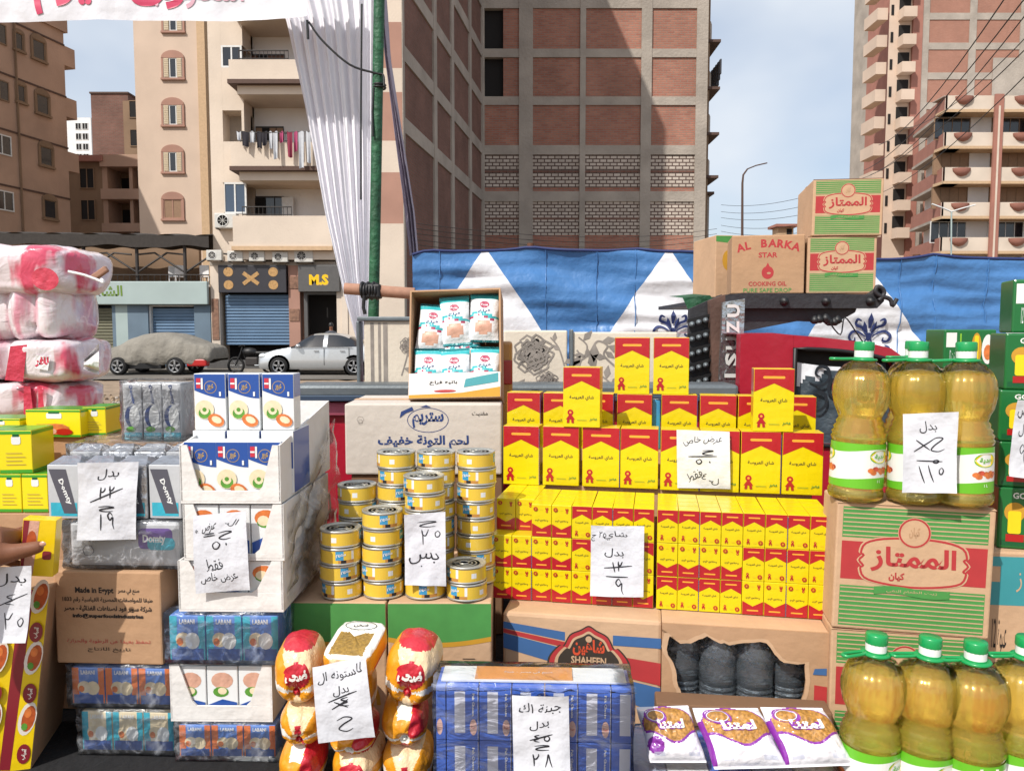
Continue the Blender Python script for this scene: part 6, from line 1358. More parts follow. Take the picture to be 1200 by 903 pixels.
# ---------------------------------------------------------------- green seasoning cartons at the right
mat('pack_green', '#126e33', .35, bump=0, var=.05, coat=.3, k=.85); mat('pack_lime', '#8cc63a', .4, bump=0, var=0); mat('pack_dkgreen', '#0e5f35', .4, bump=0, k=.8)
def green_pack(w, d, h, lb, loc, rz, kind=0, cat='carton'):
    t = thing('seasoning_carton', lb, cat, loc, rz); q = cart(w, d, h, 'pack_green', .004); q.build('body', t); q = MB(); L = []
    if kind == 0:
        L = [(rect(-w*.46, -w*.26, h*.55, h*.92), 'lab_white'), (text('زيت 12', w=w*.1, h=h*.4, cx=-w*.34, cy=h*.28, rot=0), 'cap_white'), (rect(-w*.2, -w*.17, h*.1, h*.9), 'pack_lime'), (ell(w*.12, h*.5, w*.1, h*.42, 16), 'gold_print'), (rrect(w*.08, w*.16, h*.15, h*.85, w*.03), 'lab_yellow'), (ell(w*.34, h*.5, w*.12, h*.38, 16), 'lab_white'), (ell(w*.34, h*.42, w*.08, h*.2, 12), 'food_orange')]
    elif kind == 1:
        L = [(rect(-w*.46, w*.47, h*.05, h*.14), 'pack_dkgreen'), (text('GOODIES', w=w*.46, h=h*.1, cx=-w*.1, cy=h*.87, bold=.03), 'lab_white'), (ell(-w*.3, h*.6, w*.13, h*.16, 16), 'gold_print'), (rrect(-w*.38, -w*.22, h*.25, h*.62, w*.03), 'lab_yellow'), (rect(-w*.4, -w*.18, h*.12, h*.24), 'tail_red'), (rect(-w*.05, w*.42, h*.12, h*.72), 'lab_white'), (ell(w*.15, h*.42, w*.16, h*.18, 16), 'food_orange'), (ell(w*.2, h*.36, w*.08, h*.1, 12), 'food_green'), (text('مرقة', w=w*.3, h=h*.12, cx=w*.15, cy=h*.62, bold=.03), 'tail_red')]
    layers(q, L); q.build('print', t)
    q = MB()
    for k in (.35, .7): q.box(w/2, w/2+.0006, .004, d-.004, h*k, h*k+.02, 'pack_lime')
    q.build('side_stripe', t); return t
def gp(px0, px1, pt, pb, Y, lb, kind=0, d=.1, rz=-.1, z=None):
    z = at(0, pb, Y).z if z is None else z; x0, x1 = at(px0, pb, Y).x, at(px1, pb, Y).x; return green_pack(x1-x0, d, at(0, pt, Y).z-z, lb, ((x0+x1)/2, Y, z), rz, kind)
Yg = 1.80
gsup = thing('cardboard_carton', 'pale carton with a green printed corner at the right edge beside the striped carton', 'carton'); xg = at(1152, 700, 1.62).x; zg = at(0, 648, 1.62).z
gsup.location = (xg+.15, 1.62, T+.002); gsup.rotation_euler.z = -.12; q = cart(.3, .3, zg-T-.003, 'card_light'); q.build('body', gsup); w, h = .3, zg-T; q = MB(); layers(q, [(rect(-w*.47, w*.45, h*.72, h*.97), 'lip_teal'), (rect(-w*.43, -w*.36, h*.84, h*.92), 'card_light'), (text('الممتاز', w=w*.3, h=h*.12, cx=-w*.1, cy=h*.85), 'card_light'), (text('عبوة 12', w=w*.1, h=h*.2, cx=-w*.35, cy=h*.55), 'print_black'), (text('2024', w=w*.1, h=h*.05, cx=-w*.36, cy=h*.4), 'print_black')]); q.build('print', gsup)
zz = zg
col = [(1164, 1250, 572, 648, 'green seasoning carton at the right edge, lowest of its stack'), (1162, 1250, 518, 572, 'green seasoning carton behind the right price note'), (1160, 1250, 457, 518, 'green seasoning carton level with the oil labels'), (1164, 1250, 390, 457, 'green seasoning carton with a yellow jar, level with the oil caps')]
for px0, px1, pt, pb, lb in col:
    z1 = at(0, pt, 1.64).z; x0, x1 = at(px0, 500, 1.64).x, at(px1, 500, 1.64).x; green_pack(x1-x0, .12, z1-zz-.001, lb, ((x0+x1)/2+.03, 1.64, zz), -.3, 1); zz = z1
x0, x1 = at(1172, 400, 1.66).x, at(1255, 400, 1.66).x; z1 = at(0, 326, 1.66).z; green_pack(x1-x0, .1, z1-zz-.001, 'green carton with a white side stripe, highest at the right edge', ((x0+x1)/2+.035, 1.66, zz), -.32, 0); ztopg = z1
# small green carton on a hidden crate behind the oil
x0, x1 = at(1108, 400, 2.1).x, at(1166, 400, 2.1).x; zq = at(0, 432, 2.1).z
t = thing('cardboard_carton', 'brown carton stood behind the upper oil bottles', 'carton', ((x0+x1)/2+.03, 2.1, T+.002), -.1); q = cart(.2, .2, zq-T-.003, 'card'); q.build('body', t)
green_pack(x1-x0, .12, at(0, 386, 2.1).z-zq, 'small green carton picturing a yellow jar, behind the right oil bottle', ((x0+x1)/2, 2.1, zq), -.1, 0)

# ---------------------------------------------------------------- left: white trays of cheese cartons
def cheese(w, d, h):
    t = thing('cheese_carton', 'c', 'cheese carton'); q = MB(); q.box(-w/2, w/2, 0, d, 0, h, 'cheese_white', .0015)
    hw_ = w/2-.0012; cur = [(-hw_+2*hw_*k/10, h*(.70-.14*sin(pi/2*k/10))) for k in range(11)]
    L = [(pg((-hw_, h-.0012), *cur, (hw_, h-.0012)), 'cheese_blue'), (ell(w*.02, h*.76, w*.2, n=20), 'gold'), (ell(w*.02, h*.76, w*.18, n=20), 'cheese_blue'), (text('عبور', w=w*.2, h=h*.12, cx=w*.02, cy=h*.76, bold=.04, res=1), 'gold'),
         (rect(-w*.42, -w*.28, h*.74, h*.92), 'flag_red'), (rect(-w*.27, -w*.21, h*.72, h*.92), 'cheese_white'), (rect(-w*.42, -w*.28, h*.81, h*.84), 'cheese_white'), (rect(w*.3, w*.36, h*.6, h*.68), 'cheese_white'),
         (ell(-w*.17, h*.36, w*.3, h*.17, 16, .5), 'food_cream'), (ell(-w*.17, h*.30, w*.2, h*.1, 12, .3), 'food_green'), (ell(-w*.17, h*.35, w*.14, h*.08, 10, .3), 'food_cream'), (ell(-w*.17, h*.36, w*.07, h*.04, 8), 'food_green'), (ell(w*.19, h*.17, w*.27, h*.11, 14, -.4), 'food_orange'), (ell(w*.21, h*.18, w*.17, h*.06, 10, -.4), 'food_cream')]
    layers(q, L); q.add([(w/2+.0004, .0015, h*.58), (w/2+.0004, d-.0015, h*.58), (w/2+.0004, d-.0015, h-.0015), (w/2+.0004, .0015, h-.0015)], [(0,1,2,3)], 'cheese_blue')
    q.build('carton', t); return t
def lying_cheese(w, d, h):
    t = thing('cheese_carton', 'c', 'cheese carton'); q = MB(); q.box(-w/2, w/2, 0, d, 0, h, 'cheese_white', .0015); layers(q, [(rect(-w/2+.0015, w/2-.0015, .0015, h*.5), 'cheese_blue'), (rect(-w*.35, -w*.15, h*.18, h*.3), 'cheese_white'), (ell(0, h*.25, w*.07, h*.1, 10), 'gold'), (rect(w*.2, w*.36, h*.18, h*.3), 'cheese_white')])
    q.add([(w/2+.0004, .0015, .0015), (w/2+.0004, d-.0015, .0015), (w/2+.0004, d-.0015, h-.0015), (w/2+.0004, .0015, h-.0015)], [(0,1,2,3)], 'cheese_blue'); q.build('carton', t); return t
def tray(w, d, h, lb, loc, rz, hb, front=.3, wing=.3, name='white_tray'):
    """corrugated white tray: low front lip, sloped wings, high back"""
    t = thing(name, lb, 'tray', loc, rz); th = .004
    q = MB(); q.box(-w/2, w/2, 0, d, 0, th, 'white_card'); q.box(-w/2, w/2, 0, th, th, h*front, 'white_card', .001)
    for s in (-1, 1):
        x = s*(w/2-th/2); P = [(0, th), (d, th), (d, hb), (0, h)]
        q.add([(x-th/2*s*-1*0+e*th/2, y, z) for e in (-1, 1) for y, z in P], [(0,1,2,3), (7,6,5,4), (0,4,5,1), (1,5,6,2), (2,6,7,3), (3,7,4,0)], 'white_card')
        W = wing*w; A_ = [(s*(w/2-.001), h), (s*(w/2-.001), h*front), (s*(w/2-W*.55), h*front), (s*(w/2-W*.75), h*front+.008), (s*(w/2-W), h)] if False else [(s*(w/2-.001), h), (s*(w/2-.001), h*front), (s*(w/2-W), h*front), (s*(w/2-W*.82), h*(front+.08)), (s*(w/2-W*.35), h)]
        q.add([(x_, y, z) for y in (0.0, th) for x_, z in A_], [(0,1,2,3,4) if s > 0 else (4,3,2,1,0), (9,8,7,6,5) if s > 0 else (5,6,7,8,9)]+[(k, 5+k, 5+(k+1) % 5, (k+1) % 5) for k in range(5)], 'white_card')
    q.box(-w/2+th, w/2-th, d-th, d, th, hb, 'white_card'); q.build('tray', t); return t
# stack from the table up: film pack, tray, film pack, tray, tray, open tray with boxes
mat('mush_blue', '#5f8cdc', .3, bump=.2, bs=40, coat=.5, k=.85); mat('mush_teal', '#36b6cf', .3, bump=.2, bs=40, coat=.5); mat('mush_orange', '#e4783a', .3, bump=.2, bs=40, coat=.5, k=.9); mat('dark_navy', '#37589f', .5, bump=.2, k=.9)
def film_shell(par, w, d, h, m='film', name='film_wrap', e=.004, bag=.006, y0=0):
    def f(u, v):
        return None
    bm = bmesh.new(); bmesh.ops.create_cube(bm, size=1); bmesh.ops.subdivide_edges(bm, edges=bm.edges[:], cuts=7, use_grid_fill=True)
    for v in bm.verts:
        x, y, z = v.co.x*(w+2*e), v.co.y*(d+2*e)+d/2, v.co.z*(h+2*e)+h/2; n_ = noise.noise(Vector((x*22, y*22, z*22+w*9)))*bag; nn = Vector(v.co).normalized(); v.co = Vector((x, y, max(.0015, z)))+Vector((nn.x*abs(n_)*1.5, nn.y*abs(n_)*1.5, nn.z*abs(n_) if z > .01 else 0))
    q = MB(); q.bm(bm, m, True); return q.build(name, par)
def mush_pack(w, d, h, lb, loc, rz, a='mush_teal', b2='mush_blue', film='film_fog'):
    t = thing('wrapped_pack', lb, 'shrink wrapped pack', loc, rz); n_ = 3; cwid = w/n_
    for k in range(n_):
        q = MB(); x = -w/2+cwid*(k+.5); q.box(x-cwid/2+.001, x+cwid/2-.001, .004, d-.004, .006, h-.004, b2, .003)
        fr = lambda X_, y, o: (x+X_, .004-o, y)
        layers(q, [(rect(-cwid*.48, -cwid*.28, .008, h*.95), a), (rect(cwid*.3, cwid*.48, .008, h*.95), a), (rect(-cwid*.44, cwid*.44, .008, h*.3), 'dark_navy'), (text('LABANI', w=cwid*.42, h=h*.1, cx=0, cy=h*.84, bold=.03, res=1), 'cheese_white'), (ell(-cwid*.12, h*.48, cwid*.2, h*.15, 12), 'food_cream'), (ell(cwid*.14, h*.46, cwid*.2, h*.17, 12), 'cheese_white' if a != 'mush_orange' else 'food_cream'), (ell(-cwid*.2, h*.44, cwid*.09, h*.08, 10), 'food_orange')], fr, 1)
        q.build('carton', t)
    film_shell(t, w, d, h, film); return t
pL, pR = onz(209, 891, T), onz(323, 892, T); yw = atan2(pR.y-pL.y, pR.x-pL.x); w = (pR-pL).length; Yf = pL.y; DC = .34
def zrow(py): return at(0, py, Yf).z
zs = [T+.001, zrow(845), zrow(778), zrow(716), zrow(656), zrow(590)]
cx0 = (pL.x+pR.x)/2
def cxr(p0, p1, z): A_, B_ = at(p0, 0, Yf), at(p1, 0, Yf); k = (Yf*cp-(z-EYE)*sp)/F; return ((p0+p1)/2-600)*k, (p1-p0)*k
mush_pack(w, DC, zs[1]-zs[0]-.006, 'shrink wrapped pack of orange and blue cartons, lowest under the white trays', (cx0, Yf, zs[0]), yw, a='mush_orange')
x_, w_ = cxr(200, 320, zs[1]); tr1 = tray(w_, DC, zs[2]-zs[1]-.001, 'small white tray between the two film wrapped packs', (x_, Yf, zs[1]), yw, zs[2]-zs[1]-.002, .28, .26)
q = MB()
ch0 = zs[2]-zs[1]-.012
for k in range(3):
    t = thing('cheese_carton', 'white carton of food in the lower tray, '+['left', 'middle', 'right']+'' if False else 'white food carton in the tray between the wrapped packs, '+['left one', 'middle one', 'right one'][k], 'cheese carton', (x_+(k-1)*(w_*.31), Yf+.008, zs[1]+.005), yw, 'cartons in the lower tray')
    ww = w_*.3; q = MB(); q.box(-ww/2, ww/2, 0, DC-.02, 0, ch0, 'cheese_white', .0015); layers(q, [(ell(0, ch0*.72, ww*.36, ch0*.16, 14), 'bag_meat'), (ell(-ww*.05, ch0*.5, ww*.26, ch0*.1, 12), 'food_green'), (ell(0, ch0*.52, ww*.15, ch0*.07, 10), 'food_cream'), (pg((-ww*.47, ch0*.06), (ww*.47, ch0*.06), (ww*.47, ch0*.3), (0, ch0*.36), (-ww*.47, ch0*.25)), 'cheese_blue')]); q.build('carton', t)
x_, w_ = cxr(195, 330, zs[2]); mush_pack(w_-.01, DC, zs[3]-zs[2]-.006, 'shrink wrapped pack of teal and blue cartons under the tall tray stack', (x_, Yf, zs[2]), yw, film='film_blue')
for lo, hi, (pa, pb_), lb, f_ in ((3, 4, (210, 333), 'large white tray under the price note, lower of the pair', .38), (4, 5, (216, 334), 'large white tray behind the upper half of the price note', .12)):
    x_, w_ = cxr(pa, pb_, zs[lo]); hh = zs[hi]-zs[lo]-.001; tray(w_, DC+.02, hh, lb, (x_, Yf-.002, zs[lo]), yw, hh-.001, f_, .3)
    for k in range(3):
        t = thing('cheese_carton', 'white food carton in the '+('lower' if lo == 3 else 'upper')+' large tray, '+['left one', 'middle one behind the note', 'right one'][k], 'cheese carton', (x_+(k-1)*(w_*.31), Yf+.006, zs[lo]+.005), yw, 'cartons in the large trays'); ww = w_*.3
        q = MB(); q.box(-ww/2, ww/2, 0, DC-.02, 0, hh-.008, 'cheese_white', .0015); H_ = hh-.008; layers(q, [(ell(0, H_*.75, ww*.38, H_*.16, 14), 'food_orange'), (ell(0, H_*.66, ww*.3, H_*.1, 12), 'food_green'), (ell(-ww*.08, H_*.7, ww*.2, H_*.1, 12), 'food_cream'), (pg((-ww*.47, H_*.05), (ww*.47, H_*.05), (ww*.47, H_*.32), (0, H_*.4), (-ww*.47, H_*.28)), 'cheese_blue')]); q.build('carton', t)
# open tray on top with blue cartons
x_, w_ = cxr(212, 330, zs[5]); hT = at(0, 522, Yf).z-zs[5]; TRAY = tray(w_, DC+.06, hT, 'open white tray at the top of the stack, its side rising to the back', (x_, Yf-.002, zs[5]+.001), yw, hT+.055, .22, .22)
q = MB(); fr = lambda x, y, o: (w_/2+.0006+o, x, y)
q.flat(move(text('DEOBIR', w=.09, h=.02, shear=.1), DC*.38, hT*.85, rot=.35), 'print_black', fr, 0); q.flat(move(text('صناعة مصر', w=.06, h=.012), DC*.3, hT*.5, rot=.35), 'print_black', fr, 0); q.build('side_print', TRAY)
cwid = w_*.345; chh = at(0, 437, Yf+.075).z-at(0, 503, Yf+.075).z
ch_ = cheese(cwid-.003, .05, chh); 
XT = Matrix.Translation((x_, Yf, zs[5]+.006)) @ Matrix.Rotation(yw, 4, 'Z')
Zst = at(0, 503, Yf+.09).z; base = zs[5]+.006
for k in range(3):
    p = XT @ Vector(((k-1)*cwid*.93, .012, 0)); o = ch_ if k == 0 else dup(ch_, (0,0,0)); o.location = p; o.rotation_euler.z = yw; o['label'] = 'blue and white cheese carton in front inside the open tray, '+['left one', 'middle one', 'right one'][k]; o['group'] = 'blue and white cheese cartons'
    Hf = chh
ly = lying_cheese(cwid-.003, .13, .0); 
bpy.data.objects.remove(ly.children[0]); bpy.data.objects.remove(ly)
# second rank stands on cartons behind and rises above the front rank
for k in range(3):
    p = XT @ Vector(((k-1)*cwid*1.03, .075, 0)); hL = Zst-base-.001
    t = thing('cheese_carton', 'white topped blue carton lying under the upper rank, '+['left one', 'middle one', 'right one'][k], 'cheese carton', tuple(p), yw, 'lying cheese cartons in the open tray')
    ww = cwid-.002; q = MB(); q.box(-ww/2, ww/2, 0, .12, 0, hL, 'cheese_white', .0015); layers(q, [(rect(-ww/2+.0015, ww/2-.0015, hL*.4, hL*.82), 'cheese_blue'), (rect(-ww*.35, -ww*.15, hL*.6, hL*.66), 'cheese_white'), (ell(0, hL*.63, ww*.07, hL*.035, 10), 'gold'), (rect(ww*.2, ww*.36, hL*.6, hL*.66), 'cheese_white')])
    q.add([(ww/2+.0004, .0015, .0015), (ww/2+.0004, .118, .0015), (ww/2+.0004, .118, hL-.0015), (ww/2+.0004, .0015, hL-.0015)], [(0,1,2,3)], 'cheese_blue'); q.build('carton', t)
    p2 = Vector((p.x, p.y+.012, Zst)); o = dup(ch_, tuple(p2), yw+random.uniform(-.03, .03), 'blue and white cheese carton standing highest in the open tray, '+['left one', 'middle one', 'right one'][k]); o['group'] = 'blue and white cheese cartons'
q = MB()
t = thing('plastic_film', 'torn cloudy plastic film hanging off the side of the open white tray', 'film', (x_+w_/2, Yf+.1, zs[4]))
def tf(u, v): 
    y = .02+.38*u; z = zs[3]+.01+(at(0, 500, Yf+.3).z-zs[3])*v*(.55+.45*u); return (x_+w_/2+.008+.018*noise.noise(Vector((u*5, v*6, 2)))+.012*abs(noise.noise(Vector((u*14, v*14, 5))))+.012*u, Yf+y, z)
q.grid(tf, 24, 24, 'film_fog'); q.build('sheet', t, world=True)

# ---------------------------------------------------------------- left: brown carton column
a, b = onz(97, 884, T), onz(206, 886, T); yw = atan2(b.y-a.y, b.x-a.x); Y2 = a.y
def zr2(py): return at(0, py, Y2).z
def cx2(p0, p1, z, Y=None): k = ((Y or Y2)*cp-(z-EYE)*sp)/F; return ((p0+p1)/2-600)*k, (p1-p0)*k
z_a, z_b, z_c = zr2(829), zr2(777), zr2(668)
x_, w_ = cx2(92, 208, T); mush_pack(w_-.01, .3, z_a-T-.007, 'shrink wrapped pack of pale cartons at the bottom under the Made in Egypt carton', (x_, Y2, T+.001), yw, a='mush_teal', b2='food_cream', film='film_fog')
x_, w_ = cx2(80, 205, z_a); mush_pack(w_-.01, .3, z_b-z_a-.007, 'shrink wrapped pack of blue and orange cartons right under the Made in Egypt carton', (x_, Y2, z_a), yw, a='mush_orange', film='film_fog')
x_, w_ = cx2(66, 194, z_b); h = z_c-z_b-.001
ME = thing('printed_carton', 'brown carton printed Made in Egypt in black with a red line', 'carton', (x_, Y2-.004, z_b), yw-.02); q = cart(w_, .28, h, 'card', .004); q.build('body', ME); q = MB()
layers(q, [(text('Made in Egypt', w=w_*.36, h=h*.08, cx=-w_*.12, cy=h*.79, bold=.04), 'print_black'), (text('صنع في مصر', w=w_*.2, h=h*.07, cx=w_*.2, cy=h*.79, bold=.02), 'print_black'), (text('طبقا للمواصفات المصرية القياسية رقم 1833', w=w_*.84, h=h*.07, cx=0, cy=h*.69, bold=.02), 'print_black'), (text('شركة سوبر فود لصناعات الغذائية - مصر', w=w_*.82, h=h*.07, cx=0, cy=h*.6, bold=.03), 'print_black'), (text('info@superfoodsindustries', w=w_*.66, h=h*.055, cx=0, cy=h*.52, bold=.05), 'print_black'), (text('تحفظ بعيدا عن الرطوبة والحرارة', w=w_*.78, h=h*.05, cx=0, cy=h*.25), 'print_red'), (text('تاريخ الانتاج', w=w_*.4, h=h*.055, cx=0, cy=h*.16), 'print_black')]); q.build('print', ME)
q = MB(); seam(q, w_, .28, h); q.build('tape', ME)
# silver foil cartons in film on top
mat('foil', '#b9bcc2', .28, metal=.75, var=.1, vs=25, bump=.5, bs=30, k=.9); mat('domty_dark', '#5a5a66', .4, bump=0, k=.8); mat('domty_white', '#dfe2e6', .35, bump=.1, k=.85, coat=.4); mat('domty_violet', '#6d4f9e', .4, bump=0); mat('grey_card', '#c9ccd1', .5, bump=.1, k=.8, coat=.3)
Yd = Y2+.01
x_, w_ = cx2(78, 214, z_c, Yd); z_d = at(0, 608, Yd).z
DP = thing('wrapped_pack', 'film wrapped grey pack with a Domty label lying on the Made in Egypt carton', 'shrink wrapped pack', (x_, Yd, z_c), yw); hd = z_d-z_c-.006; q = MB(); q.box(-w_/2+.004, w_/2-.004, .004, .29, .004, hd, 'grey_card', .008)
layers(q, [(rrect(w_*.12, w_*.42, hd*.42, hd*.86, hd*.1), 'domty_violet'), (rrect(w_*.2, w_*.44, hd*.4, hd*.66, hd*.1), 'mush_teal'), (text('Domty', w=w_*.2, h=hd*.22, cx=w_*.26, cy=hd*.62, bold=.04), 'cheese_white'), (stroke([(-w_*.32+.012*cos(k), hd*.7+.012*sin(k)) for k in range(7)], .0015, closed=True), 'domty_dark'), (stroke([(-w_*.32+.012*cos(k), hd*.38+.012*sin(k)) for k in range(7)], .0015, closed=True), 'domty_dark')], lambda x, y, o: (x, .004-o, y)); q.build('carton', DP); film_shell(DP, w_, .29, hd, 'film_fog', e=.003, bag=.01)
x0f = cx2(56, 214, z_d, Yd); z_e = at(0, 545, Yd).z; hf = z_e-z_d
n_ = 4; cwf = x0f[1]/n_
def foil_carton(k, z, y, hh, lb):
    t = thing('foil_carton', lb, 'foil carton', (x0f[0]+(k-1.5)*cwf, Yd+y, z), yw+random.uniform(-.03, .03), 'silver foil cartons in clear film'); ww = cwf-.003
    q = MB(); q.box(-ww/2, ww/2, 0, .07, 0, hh, 'grey_card' if k in (0, 3) else 'foil', .002); layers(q, [(rect(-ww*.42, ww*.42, hh*.05, hh*.3), 'mush_teal'), (pg((-ww*.45, hh*.92), (ww*.1, hh*.92), (ww*.42, hh*.1), (0, hh*.1)), 'domty_dark'), (move(text('Domty', w=hh*.5, h=ww*.2, bold=.03, res=1), ww*.05, hh*.5, rot=-1.2), 'cheese_white')]); q.build('carton', t)
    if z > z_d+.01 or True:
        q = MB(); q.add([(-ww*.48, .004, hh+.0006), (ww*.48, .004, hh+.0006), (ww*.48, .066, hh+.0006), (-ww*.48, .066, hh+.0006), (-ww*.3, .035, hh+.014), (ww*.3, .035, hh+.014)], [(0,1,5,4), (2,3,4,5), (1,2,5), (3,0,4)], 'foil'); q.build('folded_top', t)
    return t
zmid = z_d+.001
for k in range(4): foil_carton(k, zmid, .0, hf*1.0, 'silver foil carton in the front rank around the 19 price note, '+['leftmost', 'second', 'third', 'rightmost'][k])
for k in range(4): foil_carton(k, zmid, .085, hf*1.12, 'silver foil carton in the rear rank over the 19 price note, '+['leftmost', 'second', 'third', 'rightmost'][k])
q = MB(); ff = thing('clear_film', 'creased clear film stretched over the silver foil cartons', 'film', (x0f[0], Yd+.08, zmid), yw); film_shell(ff, x0f[1]+.004, .16, hf*1.12+.016, 'film', e=.002, bag=.006)
# tall detergent like cartons in film behind (white and teal ovals)
Yt = Yd+.2; zt0 = at(0, 516, Yt).z; xt, wt = (cx2(145, 214, zt0, Yt)); ht = at(0, 449, Yt).z-zt0
sp_ = thing('cardboard_carton', 'brown carton behind the silver foil cartons', 'carton', (xt-.03, Yt+.0, T+.002), yw); q = cart(wt+.1, .2, zt0-T-.003, 'card'); q.build('body', sp_)
for k in range(3):
    ww = wt/3; t = thing('milk_carton', 'tall grey and teal carton in clear film behind the foil cartons, '+['left one', 'middle one', 'right one'][k], 'milk carton', (xt+(k-1)*ww, Yt, zt0), yw, 'tall milk cartons in clear film'); q = MB(); q.box(-ww/2+.001, ww/2-.001, 0, .07, 0, ht, 'grey_card', .002)
    layers(q, [(ell(0, ht*.42, ww*.4, ht*.2, 16), 'navy_print'), (ell(ww*.1, ht*.42, ww*.27, ht*.2, 16), 'cheese_white'), (rect(-ww*.45, ww*.45, .003, ht*.14), 'mush_teal'), (move(text('Domty', w=ht*.34, h=ww*.22, bold=.03, res=1), 0, ht*.8, rot=-1.4), 'navy_print'), (ell(-ww*.1, ht*.2, ww*.25, ht*.05, 10), 'food_green')]); q.build('carton', t)
film = thing('clear_film', 'clear film wrapped round the three tall milk cartons', 'film', (xt, Yt, zt0), yw); film_shell(film, wt+.004, .08, ht+.004, 'film', e=.002, bag=.005)
# yellow and green noodle cartons at the far left
mat('noodle_yellow', '#f2e01c', .3, bump=0, var=.03, coat=.3, k=.9); mat('noodle_green', '#45a52c', .35, bump=0, var=0, coat=.3)
def noodle(w, d, h, lb, loc, rz, rx=0, wide=False, ry=0):
    t = thing('soup_carton', lb, 'soup carton', loc, rz, 'yellow and green soup cartons', rx=rx, ry=ry); q = MB(); q.box(-w/2, w/2, 0, d, 0, h, 'noodle_yellow', .0015); hw_ = w/2-.001
    L = [(rect(-hw_, hw_, .001, h*.09), 'noodle_green'), (rect(-hw_, hw_, h*.92, h-.001), 'noodle_green'), (rrect(-w*.12, w*.16, h*.68, h*.88, h*.05), 'cheese_white'), (rect(-w*.08, w*.12, h*.86, h*.92), 'pack_dkgreen')]
    for k in range(4): L.append((rect(-w*.3, w*.3-(k % 2)*w*.1, h*(.2+.09*k), h*(.215+.09*k)), 'gold'))
    if wide: L += [(ell(w*.05, h*.3, w*.25, h*.2, 16), 'food_orange'), (ell(w*.2, h*.2, w*.16, h*.12, 14), 'tail_red'), (ell(-w*.05, h*.22, w*.12, h*.12, 12), 'bag_meat')]
    layers(q, L); 
    for s in (-1, 1): q.add([(s*(w/2+.0004), .0015, h*.9), (s*(w/2+.0004), d-.0015, h*.9), (s*(w/2+.0004), d-.0015, h-.0015), (s*(w/2+.0004), .0015, h-.0015)], [(0,1,2,3)], 'noodle_green'); q.add([(s*(w/2+.0004), .0015, .0015), (s*(w/2+.0004), d-.0015, .0015), (s*(w/2+.0004), d-.0015, h*.08), (s*(w/2+.0004), .0015, h*.08)], [(0,1,2,3)], 'noodle_green')
    q.add([(-hw_, .0015, h+.0004), (hw_, .0015, h+.0004), (hw_, d-.0015, h+.0004), (-hw_, d-.0015, h+.0004)], [(0,1,2,3)], 'noodle_green')
    q.build('carton', t); return t
Yn = 1.78; zn = at(0, 600, Yn).z
def nx(px, z, Y): return (px-600)/F*(Y*cp-(z-EYE)*sp)
t = thing('cardboard_carton', 'brown carton carrying the yellow soup cartons behind the leaning box', 'carton', (nx(20, zn, Yn), Yn, T+.002), 0); q = cart(.36, .42, zn-T-.003, 'card'); q.build('body', t)
z2 = at(0, 555, Yn).z; hN = z2-zn-.001
for k, (a_, b__) in enumerate(((-34, -3), (-2, 26), (27, 57))): wN = nx(b__, zn, Yn)-nx(a_, zn, Yn); noodle(wN, .1, hN, 'yellow soup carton in the lower front rank, '+['cut by the left edge', 'second, near the left edge', 'beside the silver cartons'][k], (nx((a_+b__)/2, zn, Yn), Yn, zn), 0)
hN2 = at(0, 505, Yn).z-z2
for k, (a_, b__) in enumerate(((-28, -1), (0, 36))): wN = nx(b__, z2, Yn)-nx(a_, z2, Yn); noodle(wN, .11, hN2, 'yellow soup carton in the upper rank, '+['cut by the left edge', 'turned so that its side shows'][k], (nx((a_+b__)/2, z2, Yn), Yn+.005, z2), .12 if k else 0)
Yn2 = Yn+.16; z3 = at(0, 512, Yn2).z
t = thing('cardboard_carton', 'brown carton under the wide soup cartons at the back left', 'carton', (nx(50, z3, Yn2), Yn2+.01, zn), 0); q = cart(.34, .2, z3-zn-.002, 'card'); q.build('body', t)
noodle(nx(96, z3, Yn2)-nx(30, z3, Yn2), .1, at(0, 480, Yn2).z-z3, 'wide yellow soup carton with a red picture lying behind the others', (nx(63, z3, Yn2), Yn2, z3), -.05, wide=True)
noodle(nx(124, z3, Yn2+.03)-nx(98, z3, Yn2+.03), .1, at(0, 477, Yn2+.03).z-z3, 'yellow soup carton at the right end of the back row, nearest the milk cartons', (nx(111, z3, Yn2+.03), Yn2+.03, z3), .1)
noodle(nx(27, z3, Yn2)-nx(-25, z3, Yn2), .1, at(0, 490, Yn2).z-z3, 'yellow soup carton with a dark green top in the back row at the left edge', (nx(1, z3, Yn2), Yn2-.01, z3), 0)

